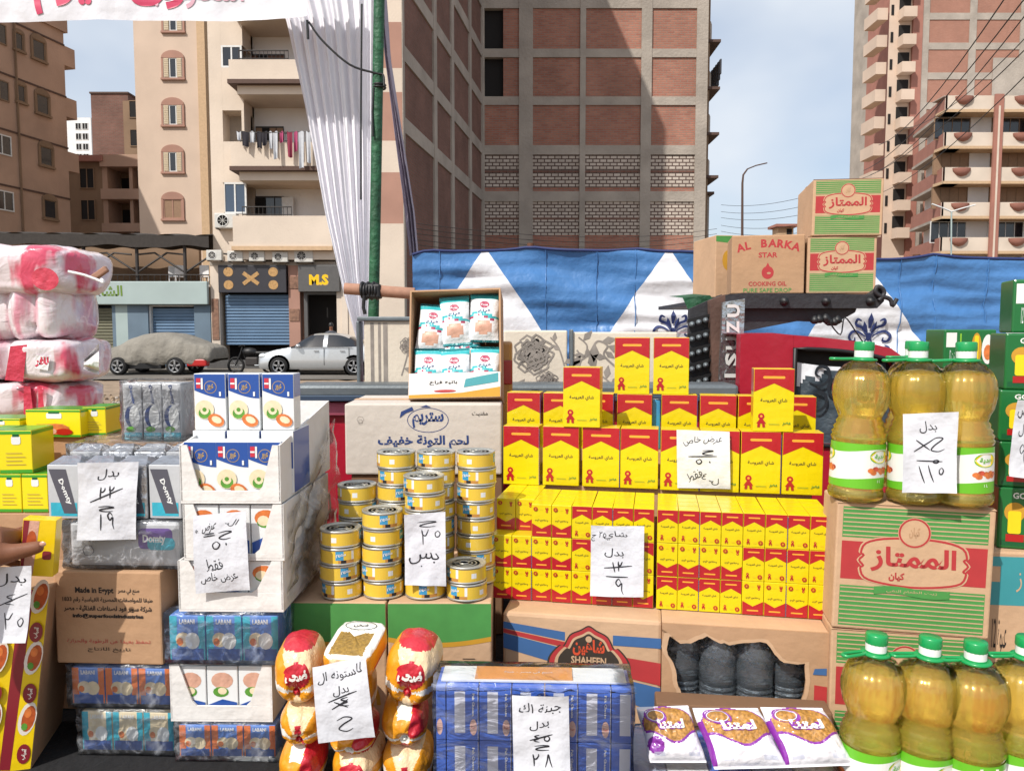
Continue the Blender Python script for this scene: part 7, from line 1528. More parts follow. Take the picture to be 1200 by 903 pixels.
# ---------------------------------------------------------------- leaning yellow carton, hand
mat('atyab_yellow', '#f3cf12', .35, bump=.1, var=.04, coat=.35, k=.9); mat('maroon', '#8e2430', .4, bump=0, var=.05, coat=.3); mat('chicken', '#c25a2a', .45, var=.35, vs=60, bump=0, k=.85); mat('plate', '#efe6da', .4, bump=0, var=0)
YA = 1.50
AT = thing('chicken_carton', 'yellow and maroon carton printed with roast chickens leaning at the left edge', 'carton', (nx(0, .72, YA)+.045-.14, YA, T+.012), R(14), ry=R(7.5)); w, h, d = .28, .385, .2
q = MB(); q.box(-w/2, w/2, 0, d, 0, h, 'card', .003); q.build('body', AT)
q = MB(); L = [(rect(-w/2+.001, w/2-.001, .002, h-.002), 'atyab_yellow')]
for c_ in (0, 1, 2):
    x1 = w/2-.002-c_*.062-.0
    L += [(pg((x1-.056, .003), (x1-.036, .003), (x1-.026, h-.004), (x1-.05, h-.004)), 'maroon')]
    for r_i in (0, 1, 2): 
        y = .02+r_i*.128; L += [(ell(x1-.014, y+.092, .016, .036, 16, -.15), 'plate'), (ell(x1-.012, y+.092, .012, .028, 14, -.15), 'chicken'), (ell(x1-.014, y+.104, .007, .010, 10), 'food_orange'), (ell(x1-.018, y+.075, .006, .008, 8), 'food_green'), (ell(x1-.014, y+.018, .0125, .021, 18), 'maroon'), (move(text('أطياب', w=.024, h=.011, bold=.04), x1-.014, y+.018, rot=1.45), 'plate')]
layers(q, L); q.build('print', AT)
q = MB(); w2 = .06; HB = thing('chicken_box', 'small yellow and pink chicken box held upright by the hand at the left', 'box', (nx(38, 1.2, YA-.02), YA-.015, at(0, 672, YA).z), R(10), ry=R(6)); hb = at(0, 606, YA).z-at(0, 672, YA).z
q.box(-w2/2, w2/2, 0, .03, 0, hb, 'atyab_yellow', .001); layers(q, [(pg((-w2*.48, hb*.03), (-w2*.1, hb*.03), (0, hb*.97), (-w2*.48, hb*.97)), 'bag_meat'), (pg((-w2*.48, hb*.03), (-w2*.4, hb*.03), (-w2*.3, hb*.97), (-w2*.48, hb*.97)), 'maroon'), (rrect(w2*.15, w2*.42, hb*.3, hb*.45, .004), 'maroon'), (ell(-w2*.2, hb*.6, w2*.15, hb*.2, 12), 'chicken')]); q.build('carton', HB)
# the hand: forearm from the left edge, four curled fingers and a thumb resting on the box
HD = thing('person', 'tanned hand and forearm of a person out of frame, gripping the small chicken box', 'person', tuple(at(0, 650, 1.46)))
def W(px, py, Y): return tuple(at(px, py, Y))
Yh = 1.445
V = [(W(-190, 700, 1.30), .042), (W(-95, 668, 1.38), .035), (W(-45, 650, 1.42), (.036, .042)), (W(-18, 642, 1.44), (.036, .046)), (W(6, 637, 1.468), (.030, .040))]
Ed = [(0,1), (1,2), (2,3), (3,4)]
fing = [[(4, None), ((28, 624), 1.47, .0105), ((44, 620), 1.485, .0095), ((56, 626), 1.478, .0088), ((63, 632), 1.468, .0075)]]
def chain(root, pts):
    prev = root
    for (px, py), Y, r in pts: V.append((W(px, py, Y), r)); Ed.append((prev, len(V)-1)); prev = len(V)-1
chain(4, [((26, 622), 1.520, .0105), ((44, 620), 1.534, .0095), ((58, 624), 1.538, .0088), ((66, 632), 1.538, .0076)])   # index, behind the box
chain(4, [((24, 634), 1.522, .0105), ((42, 636), 1.536, .0096), ((56, 640), 1.540, .0088), ((64, 646), 1.540, .0076)])
chain(3, [((14, 646), 1.515, .0100), ((34, 650), 1.534, .0092), ((50, 652), 1.538, .0084), ((58, 656), 1.538, .0072)])
chain(3, [((6, 656), 1.505, .0095), ((24, 662), 1.524, .0084), ((38, 664), 1.530, .0076), ((45, 666), 1.532, .0066)])
chain(3, [((2, 649), 1.442, .0220), ((16, 647), 1.447, .0175), ((31, 644), 1.455, .0150), ((43, 641), 1.461, .0135), ((52, 639), 1.466, .0105)])   # thumb on the front
V_, Fs = skin_mesh(V, Ed, 0, 2); q = MB(); q.add(V_, Fs, 'skin', True); q.build('hand', HD, world=True)
mat('nail', '#c99a86', .3, bump=0, var=0, coat=.5)
q = MB(); c = at(50, 637, 1.4525); q.lathe([(.0, .0022), (.004, .0018), (.006, 0)], 'nail', 12, X=Matrix.Translation(c) @ Matrix.Rotation(pi/2, 4, 'X') @ Matrix.Diagonal((1.1, .85, 1, 1))); q.build('nail', HD, world=True)

# ---------------------------------------------------------------- tissue roll packs in printed film, far left
spotmat('tissue_film', '#ecdfe4', '#d84a68', 9, .50, .60, stretch=(1.8, 1, .5), bump=.7, bs=20, coat=.8, k=.88); spotmat('tissue_film_pale', '#efe4e8', '#dc94a6', 14, .46, .66, stretch=(2.5, 1, .4), bump=.6, bs=24, coat=.8, k=.86); mat('tissue_red', '#cf3450', .3, var=.1, bump=.5, bs=25, coat=.7, k=.85); mat('tissue_white', '#f0ecef', .3, var=.04, bump=.8, bs=25, coat=.7, k=.88)
def spow(a, p): return (abs(a)**p)*(1 if a >= 0 else -1)
def soft(w, d, h, m, mf=None, e1=.42, e2=.5, nu=96, nv=36, bump=.014, seed=0, waves=0):
    """soft rounded block resting on z=0, centred in x, front at y=0"""
    def f(u, v):
        th = 2*pi*u; ph = -pi/2+pi*v; c_ = spow(cos(ph), e1)
        x, y, z = w/2*c_*spow(cos(th), e2), d/2*c_*spow(sin(th), e2), h/2*spow(sin(ph), e1)
        n_ = noise.noise(Vector((x*13+seed, y*13, z*13+seed)))*bump+noise.noise(Vector((x*40+seed, y*40, z*40)))*bump*.35
        if waves: b_ = abs(sin(pi*round(waves*10)*(x/w+.5)))**.35; y *= .72+.28*b_; z *= .86+.14*b_
        k = 1+n_/max(.05, hypot(x, y, z)); k2 = 1-waves*abs(sin(x/w*pi*4))**.5*0
        return (x*k, d/2+y*k, max(0.0, h/2+z*k))
    q = MB(); q.grid(f, nu, nv, m, mf=mf); return q
Yp = 2.12
def tp(px0, px1, pt, pb, m, lb, seed, Y=Yp, d=.26, mf=None, wv=0, rz=0, parts=None):
    z0 = at(0, pb, Y).z; x0, x1 = at(px0, pb, Y+d*.42).x, at(px1, pb, Y+d*.42).x; h = at(0, pt, Y+d*.3).z-z0; t = thing('tissue_pack', lb, 'tissue pack', ((x0+x1)/2, Y, z0), rz, 'tissue roll packs in printed film')
    soft(x1-x0, d, h*1.02, m, mf, seed=seed, waves=wv).build('pack', t); return t, x1-x0, h
def mf_top(u, v):
    x = .5+.5*spow(cos(2*pi*u), .45)
    return 'tissue_film'
tc0 = thing('cardboard_carton', 'tall brown carton beneath the tissue packs', 'carton', (at(30, 500, Yp).x, Yp+.02, T+.002)); q = cart(.42, .26, at(0, 491, Yp).z-T-.003, 'card'); q.build('body', tc0)
t, w, h = tp(-60, 105, 446, 491, 'tissue_film', 'tissue pack in pink and red film, lowest of the pile', 3, wv=.3)
for k, x in enumerate((-.02, .085, .125)): q = MB(); q.add([(x*1.0, -.004, h*.1), (x+.035-(k*.008), -.004, h*.1), (x+.03-(k*.008), -.004, h*.9), (x+.004, -.004, h*.92)], [(0,1,2,3)], 'tissue_red'); q.build('red_band', t)
t, w, h = tp(-70, 40, 398, 448, 'tissue_film_pale', 'tissue pack with pale pink streaks, left one of the second layer', 8, wv=.3)
t, w, h = tp(30, 108, 398, 449, 'tissue_film', 'tissue pack with a red corner and knotted film end, right one of the second layer', 15, Y=Yp-.01)
q = MB()
def tail(u, v):   # knotted end of the film
    s = v; P = at(98+18*s, 427-5*s+(u-.5)*(30*s+10)+6*s*sin(u*12), Yp+.03*sin(u*9)); return tuple(P)
q.grid(tail, 14, 8, 'tissue_white'); q.build('film_end', t, world=True)
q = MB(); y_ = -.0045
q.add([(-w*.42, y_, h*.08), (-w*.16, y_, h*.04), (-w*.08, y_, h*.9), (-w*.32, y_, h*.86)], [(0,1,2,3)], 'tissue_red'); q.add([(w*.02, y_, h*.35), (w*.2, y_, h*.3), (w*.24, y_, h*.62), (w*.04, y_, h*.66)], [(0,1,2,3)], 'tissue_white'); q.flat(text('لافر', w=w*.2, bold=.06, cx=w*.12, cy=h*.5), 'tissue_red', lambda x, y, o: (x, y_-.0006, y), 0); q.build('print', t)
t, w, h = tp(-40, 98, 333, 400, 'tissue_film_pale', 'white tissue pack in wrinkled film in the third layer, beneath the top one', 22, wv=.35, Y=Yp+.0)
q = MB()
for k in range(9): x = -w*.3+w*.075*k; q.tube([(x, -.001-.004, h*.25), (x+.002, -.0035-.003, h*.5), (x, -.001-.003, h*.72)], [.001, .0035, .001], 'tissue_film', 5)
if False: q.build('crease', t)
t, w, h = tp(-60, 109, 289, 345, 'tissue_film', 'tissue pack with bold red and pink blots, topmost of the pile', 31, Y=Yp-.02, d=.3)
q = MB(); q.flat(ell(w*.36, h*.3, w*.09, h*.22, 18, -.2), 'tissue_red', lambda x, y, o: (x, -.0035, y), 0); q.build('print', t)
q = MB(); q.tube(smoothline([tuple(at(*p_, Yp-.04)) for p_ in ((80,318),(98,322),(112,327),(122,331),(118,326))], 4), [.004]*16+[.001], 'tissue_white', 6); q.build('film_end', t, world=True)
q = MB(); q.box(-.008, .04, -.008, .008, -.009, .009, 'wood_bar', .004, X=Matrix.Translation(at(112, 324, Yp+.05)) @ Matrix.Rotation(-.6, 4, 'Y')); 
tag(q.build('wood_piece'), 'short wooden stub poking out beside the topmost tissue pack', 'wood')

# ---------------------------------------------------------------- gold, red and white bags in front
mat('bag_gold', '#e79a1c', .42, bump=.4, bs=40, var=.06, coat=.5, k=.88); mat('bag_red', '#d22638', .42, bump=.6, bs=35, var=.06, coat=.4, k=.8); mat('bag_cream', '#f0d3a8', .5, bump=.7, bs=45, var=.06, coat=.4, k=.9); mat('bag_snow', '#f0efe8', .3, bump=.3, bs=40, var=.03, coat=.5, k=.9); mat('pasta', '#a8843c', .5, bump=.8, bs=160, var=.4, vs=160, coat=.2, k=.8)
def bagmf(kind):
    def mf(x, z):                      # x, z in -1..1 seen from the front, knot at (0, -.45)
        dx, dz = x, z+.42; a = math.degrees(atan2(dz, dx)); r = hypot(dx, dz)
        if kind == 0:
            if z > .80: return 'bag_red'
            if r < .16: return 'bag_red'
            if hypot((x-.05)/.52, (z-.14)/.40) < 1: return 'bag_red'
            if 38 < a < 116: return 'bag_cream'
            if 4 < a < 20 or 160 < a < 176: return 'bag_snow'
            if -120 < a < -60: return 'bag_cream'
            return 'bag_gold'
        if kind == 1:
            if r < .17: return 'bag_red'
            if 80 < a < 100 and r < .7: return 'bag_red'
            if 62 < a < 118: return 'bag_cream'
            if 150 < a < 172 or 8 < a < 24: return 'bag_snow'
            if a < -40 and a > -75: return 'bag_red'
            return 'bag_gold'
        if kind == 2:
            if r < .22: return 'bag_snow'
            if 20 < a < 75 : return 'bag_red'
            if -120 < a < -50: return 'bag_red'
            if -12 < a < 8 or 165 < a < 190: return 'bag_snow'
            if z > .5: return 'bag_snow' if abs(x) < .3 else 'bag_gold'
            return 'bag_gold'
    return mf
def grain_bag(kind, w=.088, d=.14, h=.088, first=True):
    t = thing('grain_bag', 'b', 'bag'); f_ = bagmf(kind); q = MB(); nu, nv = 84, 46
    def P(u, v):
        ph = pi*v; a = 2*pi*u; e = .62; r = spow(sin(ph), .72); x, z = spow(cos(a), .82)*r, spow(sin(a), .82)*r; y = -spow(cos(ph), .8)
        kx, kz = 0, -.42; rr_ = hypot(x-kx, z-kz); dimple = .22*math.exp(-(rr_/.22)**2) if y < 0 else 0
        cr = .018*sin(atan2(z-kz, x-kx)*15)*math.exp(-(rr_-.25)**2/.10) if y < 0 else 0
        y2 = y*(1)+dimple+cr+noise.noise(Vector((x*2.5+kind*4, z*2.5, y*2)))*.10
        lu = 1+.05*noise.noise(Vector((x*1.7+kind*9, z*1.7, y*1.5)))
        return (x*w/2*(1+cr*.5)*lu, d/2+y2*d/2, h/2+z*h/2*(1-.04*(z < 0))*lu)
    V = [P(u/nu, v/nv) for v in range(nv+1) for u in range(nu)]; o = len(q.v); q.v += V
    for v in range(nv):
        for u in range(nu):
            I = [v*nu+u, v*nu+(u+1) % nu, (v+1)*nu+(u+1) % nu, (v+1)*nu+u]; q.f.append(I)
            cx_ = sum(V[i][0] for i in I)/4/(w/2); cz_ = (sum(V[i][2] for i in I)/4-h/2)/(h/2); cy = sum(V[i][1] for i in I)/4
            q.m.append(q.mi(f_(cx_, cz_))); q.sm.append(True)
    q.build('sack', t)
    q = MB(); zk = h*.29
    m_ = 'bag_red' if kind < 2 else 'bag_snow'
    q.lathe([(.0, .012), (.004, .01), (.003, .005), (.006, 0), (.012, -.004)], m_, 14, X=Matrix.Translation((0, .022, zk)) @ Matrix.Rotation(pi/2, 4, 'X'), sq=lambda a, z: .25*cos(7*a)); q.build('knot', t)
    if kind == 0:
        q = MB(); 
        def fr(x, y, o): xx, zz = x/(w/2), (y-h/2)/(h/2); rr_ = min(.98, max(abs(xx), abs(zz), hypot(xx, zz)*.9)); yy = -(max(0, 1-rr_**2.8))**.42; return (x, d/2+(yy-.06)*d/2-.001, y)
        q.flat(text('ضحى', w=w*.44, h=h*.22, cx=w*.02, cy=h*.57, bold=.05), 'bag_snow', fr, 0); q.build('lettering', t)
    return t
G = [grain_bag(k) for k in range(3)]; gu = [False]*3
Yg0 = 1.42; 
zgA = at(0, 762, Yg0).z
def gb(kind, px, pt, pb, lb, Y=Yg0, wpx=52, rz=0, roll=0, z=None):
    z0 = at(0, pb, Y).z; h = at(0, pt, Y).z-z0; x = nx(px, z0+h/2, Y); o = G[kind] if not gu[kind] else dup(G[kind], (0,0,0)); gu[kind] = True
    w = wpx*(Y*cp-(z0-EYE)*sp)/F; o.location = (x, Y, z0); o.rotation_euler = (0, roll, rz); o.scale = (w/.088, 1.0, h/.088*1.04); o['label'] = lb; o['group'] = 'gold, red and white grain bags'
gb(0, 346, 763, 836, 'grain bag at the top of the left column, red cap and big red badge', wpx=58, rz=.1); gb(1, 349, 834, 884, 'grain bag in the middle of the left column, gold with white straps', wpx=56); gb(2, 346, 882, 940, 'grain bag at the foot of the left column')
gb(2, 408, 858, 892, 'grain bag right under the price note in the middle column', wpx=56); gb(0, 410, 884, 942, 'grain bag at the foot of the middle column, red and gold', wpx=58, rz=-.1)
gb(1, 406, 795, 862, 'grain bag hidden behind the price note', wpx=54)
gb(0, 472, 760, 838, 'grain bag at the top of the right column, cream with a red badge', wpx=66, rz=-.05, roll=.15); gb(2, 474, 834, 884, 'grain bag in the middle of the right column with a white bow', wpx=56, rz=.1); gb(1, 474, 880, 938, 'grain bag at the foot of the right column beside the blue pack', wpx=60)
# brick shaped bag at the top middle with window of pasta
zt_ = at(0, 795, Yg0).z; BT = thing('grain_bag', 'block shaped gold and white bag lying on top with a clear window showing grain', 'bag', (nx(405, zt_, Yg0), Yg0+.0, zt_-.006), R(-9), rx=R(12)); 
q = MB(); wb, hb_, db = .10, .055, .13
def bf(u, v):
    th = 2*pi*u; ph = -pi/2+pi*v; c_ = spow(cos(ph), .38); return (wb/2*c_*spow(cos(th), .4), db/2+db/2*c_*spow(sin(th), .4), hb_/2+hb_/2*spow(sin(ph), .45)+.002*noise.noise(Vector((cos(th)*4, sin(th)*4, ph*3))))
def bmf(u, v):
    x, y, z = bf(u, v); y -= db/2
    if z > hb_*.84: return 'bag_snow' if abs(x) > wb*.34 or y < -db*.42 else ('pasta' if y < db*.1 else 'bag_snow')
    if y < -db*.3: return 'bag_cream' if abs(x-.002) < wb*(.12+.26*(z/hb_)) else 'bag_gold'
    return 'bag_gold' if z > hb_*.3 else 'bag_red'
q.grid(bf, 72, 40, 'bag_gold', mf=bmf); q.build('sack', BT)
q = MB(); q.flat(stroke([(.032*cos(k*pi/12), db*.78+.014*sin(k*pi/12)) for k in range(24)], .0015, closed=True), 'print_black', lambda x, y, o: (x, y, hb_+.0012), 0); q.flat(text('ضحى', w=.03, h=.012, cx=0, cy=db*.78, bold=.02), 'print_black', lambda x, y, o: (x, y, hb_+.0014), 0); q.build('print', BT)

# ---------------------------------------------------------------- shrink wrapped blue block
mat('pak_blue', '#3f68c8', .35, bump=.1, var=.08, coat=.4, k=.95); mat('pak_panel', '#e0e4f6', .4, bump=0, var=.05, k=.85); mat('pak_pink', '#e5bcb4', .4, bump=0, var=.05); mat('pak_dark', '#1d2f6b', .4, bump=0); mat('band_orange', '#e9a05c', .35, bump=.2, coat=.4)
Yk = 1.36; zt_ = at(0, 806, Yk).z; xk0, xk1 = nx(508, 1.0, Yk), nx(742, 1.0, Yk); wk = xk1-xk0; zk0 = T+.002; hk = zt_-zk0
zrows = [at(0, 870, Yk).z, zt_]; ph_ = (zrows[1]-zrows[0])
BK = thing('wrapped_pack', 'large shrink wrapped block of dark blue cheese cartons at the bottom centre', 'shrink wrapped pack', ((xk0+xk1)/2, Yk, zk0), R(-2.2)); dk = .09
nrow = int(hk/ph_)+1
cwk = wk/6
for r in range(3):
    zt1 = hk-ph_*r; zb1 = max(0, hk-ph_*(r+1))
    if zt1-zb1 < .01: continue
    for k in range(-1, 6):
        xa, xb = (-wk/2+cwk*(k+.35), -wk/2+cwk*(k+1.35)); xa, xb = max(xa, -wk/2+.002), min(xb, wk/2-.002)
        q = MB(); q.box(xa+.0008, xb-.0008, .004, dk-.004, zb1+.0005, zt1-.0005, 'pak_blue', .001); fr = lambda x, y, o: (x, .0038-o, y); Hh = zt1-zb1
        full = xb-xa > cwk*.9; pr_ = []
        if full or k == 5: pr_ += [(rect(xa+cwk*.26-(0 if k < 5 else .0), min(xb-.002, xa+cwk*.58), zb1+Hh*.14, zt1-Hh*.1), 'pak_panel')]
        if full: pr_ += [(move(text('Pak Cheese', w=Hh*.42, h=cwk*.075, bold=.03, res=1), xa+cwk*.83, zt1-Hh*.34, rot=-pi/2), 'cheese_white'), (ell(xa+cwk*.83, zb1+Hh*.25, cwk*.11, Hh*.15, 16), 'pak_pink'), (move(text('جبنة', w=cwk*.14, h=Hh*.07, bold=.02, res=1), xa+cwk*.83, zb1+Hh*.25), 'tail_red'), (rect(xb-.002, xb-.0012, zb1+.002, zt1-.002), 'pak_panel')]
        if k == -1: pr_ += [(ell(xa+cwk*.12, zb1+Hh*.25, cwk*.09, Hh*.15, 14), 'pak_pink')]
        layers(q, pr_, fr, 0); q.build('carton', BK)
q = MB(); q.box(-wk/2+.01, wk/2-.01, .02, dk-.01, hk+.001, hk+.004, 'cheese_white'); q.box(-wk*.3, wk*.2, .025, dk-.015, hk+.0045, hk+.0065, 'band_orange'); q.flat(text('صنع في مصر - جبنة', w=wk*.25, h=.012, cx=-.01, cy=.05), 'cheese_white', lambda x, y, o: (x, y, hk+.007), 0); q.build('top_sheet', BK)
film_shell(BK, wk, dk, hk+.008, 'film_bk' if filmmat('film_bk', tint=(.75,.8,.95), cover=.04, wisp=.12, bs=14, stretch=(1, 1, 2.5), bump=.5) else 'film', e=.001, bag=.006)
def lip(u, v): x = -wk/2-.004+(wk+.008)*u; return (x, -.004-.008*sin(pi*v)+.004*noise.noise(Vector((u*20, v*3, 1))), hk-.004+.012*(1-v)+.004*noise.noise(Vector((u*14, v*2, 7))))
q = MB(); q.grid(lip, 60, 6, 'film_bk'); q.build('film_seam', BK)

# ---------------------------------------------------------------- purple and white bags lying on blue packs
mat('bag_purple', '#8a2fa0', .3, bump=.3, bs=30, var=.05, coat=.5, k=.85); mat('grain', '#c08a42', .5, bump=.8, bs=170, var=.5, vs=170, coat=.3, k=.85); mat('bag_white2', '#eceaf0', .3, bump=.35, bs=22, var=.04, coat=.5, k=.9); mat('pack_pale', '#aebbd6', .4, bump=.3, var=.15, coat=.4)
def noodle_bag(k, pts, lb, Yb=1.40):
    """bag tipped back on the packs; pts = pixel corners (front left, front right, back right, back left)"""
    zf, zb_ = .795, .872
    P = [onz(*pts[0], zf), onz(*pts[1], zf), onz(*pts[2], zb_), onz(*pts[3], zb_)]
    c = (P[0]+P[1])/2; t = thing('noodle_bag', lb, 'bag', tuple(c)); nrm = (P[1]-P[0]).cross(P[3]-P[0]).normalized()
    wq, hq = (P[1]-P[0]).length, (P[3]-P[0]).length
    def base(u, v): return (P[0]*(1-u)+P[1]*u)*(1-v)+(P[3]*(1-u)+P[2]*u)*v-c
    def S(u, v, s=1):
        a = max(0, 1-abs(2*u-1)**3)**.5; b_ = max(0, 1-abs(2*min(1, max(0, (v-.04)/.92))-1)**3.2)**.5
        n_ = .004*noise.noise(Vector((u*5+k*3, v*6, k)))+.002*noise.noise(Vector((u*15, v*15, k)))
        ex = 1+.02*sin(v*9+k); return base((u-.5)*ex+.5, v)+nrm*(.024*a*b_*s+n_*a*b_)
    def mf(u, v):
        dx, dy = (u-.5)/.47, (v-.62)/.36
        if v < .05: return 'bag_white2'
        if u < .06 and k > 0 and v < .75: return 'bag_purple'
        if hypot(dx, dy) < 1 and (v > .44+.10*sin(u*7+1)): return 'grain'
        if hypot(dx/1.04, dy/1.05) < 1 and v > .40+.10*sin(u*7+1): return 'bag_purple'
        if hypot((u-.16)/.14, (v-.28)/.16) < 1 and k == 0: return 'bag_purple'
        return 'bag_white2'
    q = MB(); q.grid(lambda u, v: S(u, v), 70, 70, 'bag_white2', mf=mf); q.grid(lambda u, v: S(1-u, v, -.6), 16, 16, 'bag_white2'); q.build('sachet', t)
    q = MB(); fr = lambda x, y, o: tuple(S(x, y)+nrm*(o+.0012))
    q.flat(ell(.28, .80, .2, .14, 24, -.2), 'bag_purple', fr, 0); q.flat(stroke([(.28+.15*cos(a*pi/12), .8+.1*sin(a*pi/12)) for a in range(24)], .012, closed=True), 'pak_panel', fr, .0004)
    q.flat(text('لمتنا', w=.52, h=.2, cx=.52, cy=.64, bold=.11), 'bag_purple', fr, .0005); q.flat(text('لمتنا', w=.49, h=.17, cx=.52, cy=.64, bold=.05), 'bag_snow', fr, .001)
    q.flat(rect(.15, .85, .24, .245), 'pak_panel', fr, 0)
    for x0_, x1_ in ((.1, .28), (.7, .9)): 
        for j in range(5): q.flat(rect(x0_, x1_, .10+.014*j, .106+.014*j), 'pak_panel', fr, 0)
    q.build('print', t)
noodle_bag(0, [(762, 893), (828, 893), (806, 826), (746, 828)], 'white and purple bag of grain, left and shortest of the row of three')
noodle_bag(1, [(838, 901), (922, 899), (888, 829), (811, 829)], 'white and purple bag of grain in the middle of the row of three')
noodle_bag(2, [(922, 899), (1001, 896), (964, 829), (890, 828)], 'white and purple bag of grain at the right, beside the lower oil bottles')
a, b = onz(745, 930, .79), onz(1000, 925, .79); PP = thing('wrapped_pack', 'pale blue film wrapped pack under the purple and white bags', 'shrink wrapped pack', (((a+b)/2).x, 1.36, T+.002), R(-4)); wp = .40
for k in range(5): q = MB(); q.box(-wp/2+wp*k/5+.001, -wp/2+wp*(k+1)/5-.001, 0, .2, 0, .068, ['pack_pale', 'cheese_white', 'pak_blue', 'pack_pale', 'cheese_white'][k], .002); q.build('carton', PP)
film_shell(PP, wp, .2, .07, 'film_fog', e=.001)
t = thing('cardboard_carton', 'brown carton behind the purple bags under their raised ends', 'carton', (nx(872, .8, 1.56), 1.565, T+.002), R(-7)); q = cart(.36, .06, .11, 'card_dark'); q.build('body', t)

# ---------------------------------------------------------------- hand written price notes
def hand(pts, k=5): return smoothline(pts, k)
DIG = {'1': [[(.5,1),(.48,.5),(.52,0)]], '2': [[(.2,1),(.22,.7),(.5,.62),(.75,.85),(.8,1.0)],[(.2,1),(.28,.5),(.3,0)]], '3': [[(.1,1),(.2,.7),(.4,.72),(.45,1),(.5,.7),(.75,.7),(.85,1)],[(.15,.95),(.25,.5),(.25,0)]],
       '5': [[(.5,.75),(.2,.5),(.3,.15),(.6,.1),(.8,.4),(.65,.7),(.45,.78)]], '8': [[(.15,0),(.35,.6),(.5,1),(.65,.5),(.85,.02)]], '9': [[(.7,.75),(.45,1),(.2,.8),(.4,.55),(.7,.7),(.68,.3),(.85,0)]], '0': [[(.45,.42),(.5,.5),(.55,.42),(.5,.36),(.45,.42)]],
       '4': [[(.8,1),(.3,.8),(.7,.55),(.2,.3),(.8,.1)]], 'g': [[(.1,.75),(.6,.85),(.95,.7),(.4,.4),(.15,.1),(.5,-.1),(.9,.0)]], 'x': [[(0,.1),(1,.9)],[(.1,.85),(.9,.15)]], '-': [[(0,.4),(1,.6)]], '=': [[(0,.25),(1,.35)],[(.05,.6),(.95,.7)]]}
def ink(q, items, w, h, fr, lw=.0016, seed=0):
    rr = random.Random(seed)
    for it in items:
        s, x, y, ww, hh = it[:5]; rot = it[5] if len(it) > 5 else 0
        if len(s) == 1 and s in DIG:
            for st_ in DIG[s]:
                P = [((a-.5)*ww*w, (b-.5)*hh*h) for a, b in hand([(a+rr.uniform(-.04, .04), b+rr.uniform(-.04, .04)) for a, b in st_])]
                P = [(a*cos(rot)-b*sin(rot)+(x-.5)*w, a*sin(rot)+b*cos(rot)+y*h) for a, b in P]; q.flat(stroke(P, lw, taper=True), 'ink', fr, .0006)
        else:
            V, Fs = text(s, w=ww*w, h=hh*h, res=3); ph = rr.uniform(0, 6)
            V = [(a*(1+.06*sin(b*300+ph))+.0012*sin(b*160+ph), b*(1+.08*sin(a*120+ph))+.002*sin(a*90+ph)) for a, b in V]
            V, Fs = move((V, Fs), (x-.5)*w, y*h, rot=rot, shear=.12); q.flat((V, Fs), 'ink', fr, .0006)
def note(px, Y, lb, items, seed=1, curl=.006):
    """px: four pixel corners top-left, top-right, bottom-right, bottom-left on the plane at depth Y (or two depths: left, right)"""
    Yl, Yr_ = Y if isinstance(Y, tuple) else (Y, Y)
    A_, B_, C_, D_ = at(*px[0], Yl), at(*px[1], Yr_), at(*px[2], Yr_), at(*px[3], Yl); c = (C_+D_)/2; w = (B_-A_).length; h = (A_-D_).length
    t = thing('price_note', lb, 'price note', tuple(c), 0, 'hand written price notes'); nrm = (B_-A_).cross(A_-D_).normalized()
    if nrm.y > 0: nrm = -nrm
    def S(x, y, o=0):
        u, v = x/w+.5, y/h; p = (D_*(1-u)+C_*u)*(1-v)+(A_*(1-u)+B_*u)*v-c
        cu = curl*(.4*sin(u*3+seed)+.9*(2*abs(v-.5))**3*sin(seed*2+u*2)+.5*noise.noise(Vector((u*3, v*3, seed))))-.0015*abs(sin((v-.52)*14))*0
        return tuple(p+nrm*(cu+o+.004))
    q = MB(); q.grid(lambda u, v: S((u-.5)*w, v*h), 14, 18, 'paper'); q.grid(lambda u, v: S((.5-u)*w, v*h, -.0004), 14, 18, 'paper'); q.build('sheet', t)
    q = MB(); ink(q, items, w, h, S, seed=seed, lw=w*.026); q.build('handwriting', t)
note([(94, 541), (162, 541), (159, 632), (93, 631)], Yd-.012, 'price note on the silver foil cartons reading 19 under a crossed out 22', [('بدل', .5, .84, .34, .14), ('2', .42, .6, .12, .15, -.1), ('2', .58, .62, .12, .15), ('-', .5, .58, .62, .12, .35), ('g', .48, .41, .3, .07), ('1', .4, .23, .1, .2), ('9', .57, .25, .17, .22)], 1)
note([(227, 604), (288, 599), (293, 691), (230, 695)], Yf-.016, 'price note on the white trays with two blocks of writing', [('الـ', .72, .88, .22, .1, -.3), ('عرض', .3, .84, .24, .13), ('=', .3, .75, .2, .08), ('g', .58, .74, .28, .1), ('5', .42, .62, .22, .13), ('0', .6, .62, .12, .1), ('فقط', .36, .36, .3, .15, .2), ('عرض خاص', .45, .19, .66, .13, .08), ('*', .06, .8, .06, .05)], 2)
note([(-12, 664), (40, 661), (33, 751), (-14, 753)], 1.455, 'price note on the leaning yellow carton cut by the left edge', [('بدل', .5, .82, .7, .16), ('4', .5, .55, .4, .16), ('-', .55, .55, .8, .16, .3), ('2', .5, .28, .3, .22), ('5', .8, .28, .24, .16)], 3)
note([(474, 602), (522, 599), (523, 686), (475, 684)], fY-.006, 'narrow price note on the tuna cans reading 35', [('g', .55, .86, .55, .08), ('2', .5, .67, .26, .2), ('5', .8, .72, .2, .12), ('بس', .45, .38, .7, .16), ('0', .4, .27, .1, .05)], 4)
note([(366, 782), (429, 769), (440, 862), (373, 871)], Yg0-.03, 'tilted price note on the gold and red bags', [('لاستونه ال', .5, .85, .8, .14, .1), ('بدل', .5, .66, .3, .14, .1), ('-', .5, .57, .55, .1, .2), ('4', .52, .5, .3, .12), ('x', .46, .48, .3, .12), ('g', .5, .24, .34, .2, .1)], 5)
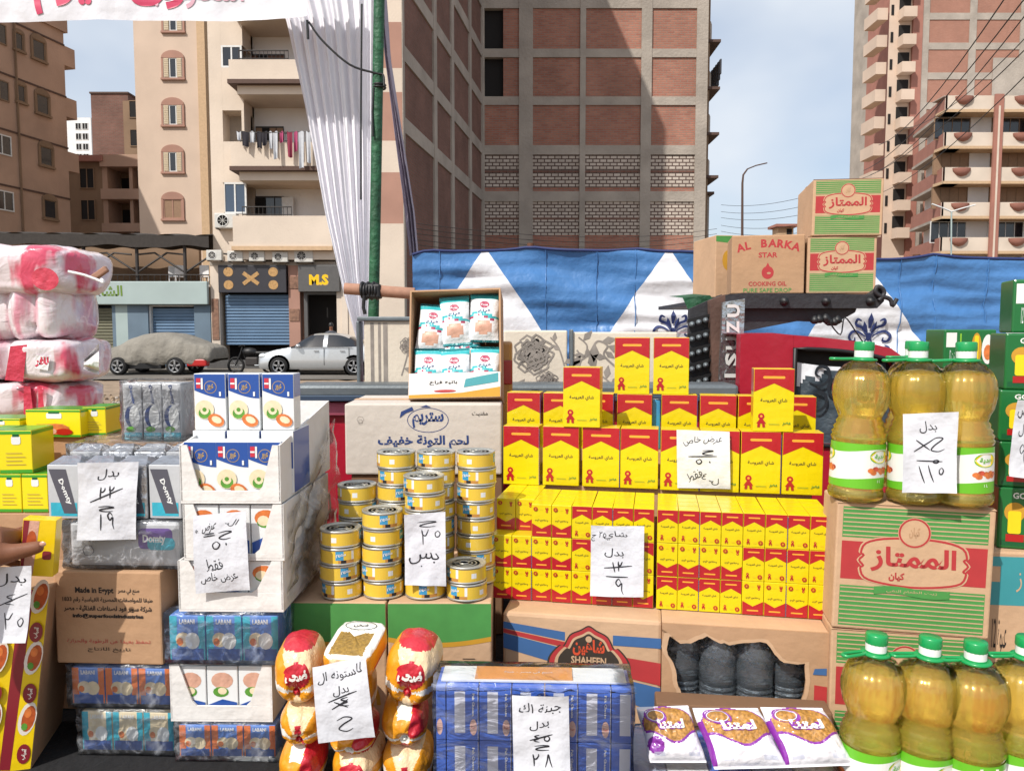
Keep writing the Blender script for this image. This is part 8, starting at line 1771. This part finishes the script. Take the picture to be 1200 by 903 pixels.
note([(600, 814), (666, 812), (668, 904), (602, 903)], Yk-.016, 'price note on the blue shrink wrapped block reading 28', [('جبنة ١ك', .5, .84, .78, .15, .05), ('بدل', .48, .64, .36, .13, .15), ('4', .42, .45, .16, .11), ('5', .6, .46, .15, .09), ('-', .5, .47, .44, .08, .2), ('g', .5, .34, .32, .07), ('2', .4, .17, .16, .16), ('8', .62, .17, .18, .15)], 6)
sY = tpos(cw*5, -.012, 0).y
note([(693, 614), (755, 616), (754, 699), (692, 696)], (tpos(cw*5, -.014, 0).y, tpos(cw*7.6, -.014, 0).y), 'price note on the small tea boxes reading 9 under a crossed out 12', [('شاي', .46, .86, .42, .11, .08), ('٢٥ ج', .14, .84, .26, .13), ('بدل', .45, .62, .36, .14), ('1', .44, .42, .08, .14, .2), ('2', .56, .43, .12, .13), ('-', .52, .42, .5, .1, .05), ('-', .5, .28, .42, .07, -.05), ('9', .55, .14, .22, .22)], 7)
lY = lambda u: tpos(u, vL-.014, 0).y
note([(793, 503), (855, 506), (856, 573), (794, 571)], (lY(us[4][0]), lY(us[5][1])), 'price note on the large tea boxes, special offer 50', [('عرض خاص', .48, .84, .72, .15, .1), ('g', .58, .64, .26, .08), ('-', .5, .56, .54, .04, .02), ('5', .42, .48, .16, .11), ('0', .62, .47, .1, .1), ('فقط', .32, .22, .3, .15, .5), ('لـ ٤', .62, .16, .32, .15, -.3)], 8)
note([(1058, 485), (1122, 482), (1120, 577), (1057, 577)], (upY(1058).y-.014, upY(1122).y-.014), 'price note on the upper oil bottles reading 115', [('بدل', .46, .82, .32, .14, .1), ('x', .38, .6, .34, .18), ('g', .62, .62, .3, .18, .2), ('-', .5, .4, .5, .04, -.1), ('5', .62, .4, .16, .06), ('1', .36, .23, .1, .22, .3), ('1', .52, .25, .1, .22, .3), ('5', .72, .28, .14, .12)], 9)
note([(1190, 468), (1222, 470), (1216, 562), (1180, 557)], 1.60, 'price note on the green cartons cut by the right edge', [('عرض', .4, .84, .6, .16), ('بدل', .4, .6, .4, .16), ('9', .4, .3, .3, .25)], 10)
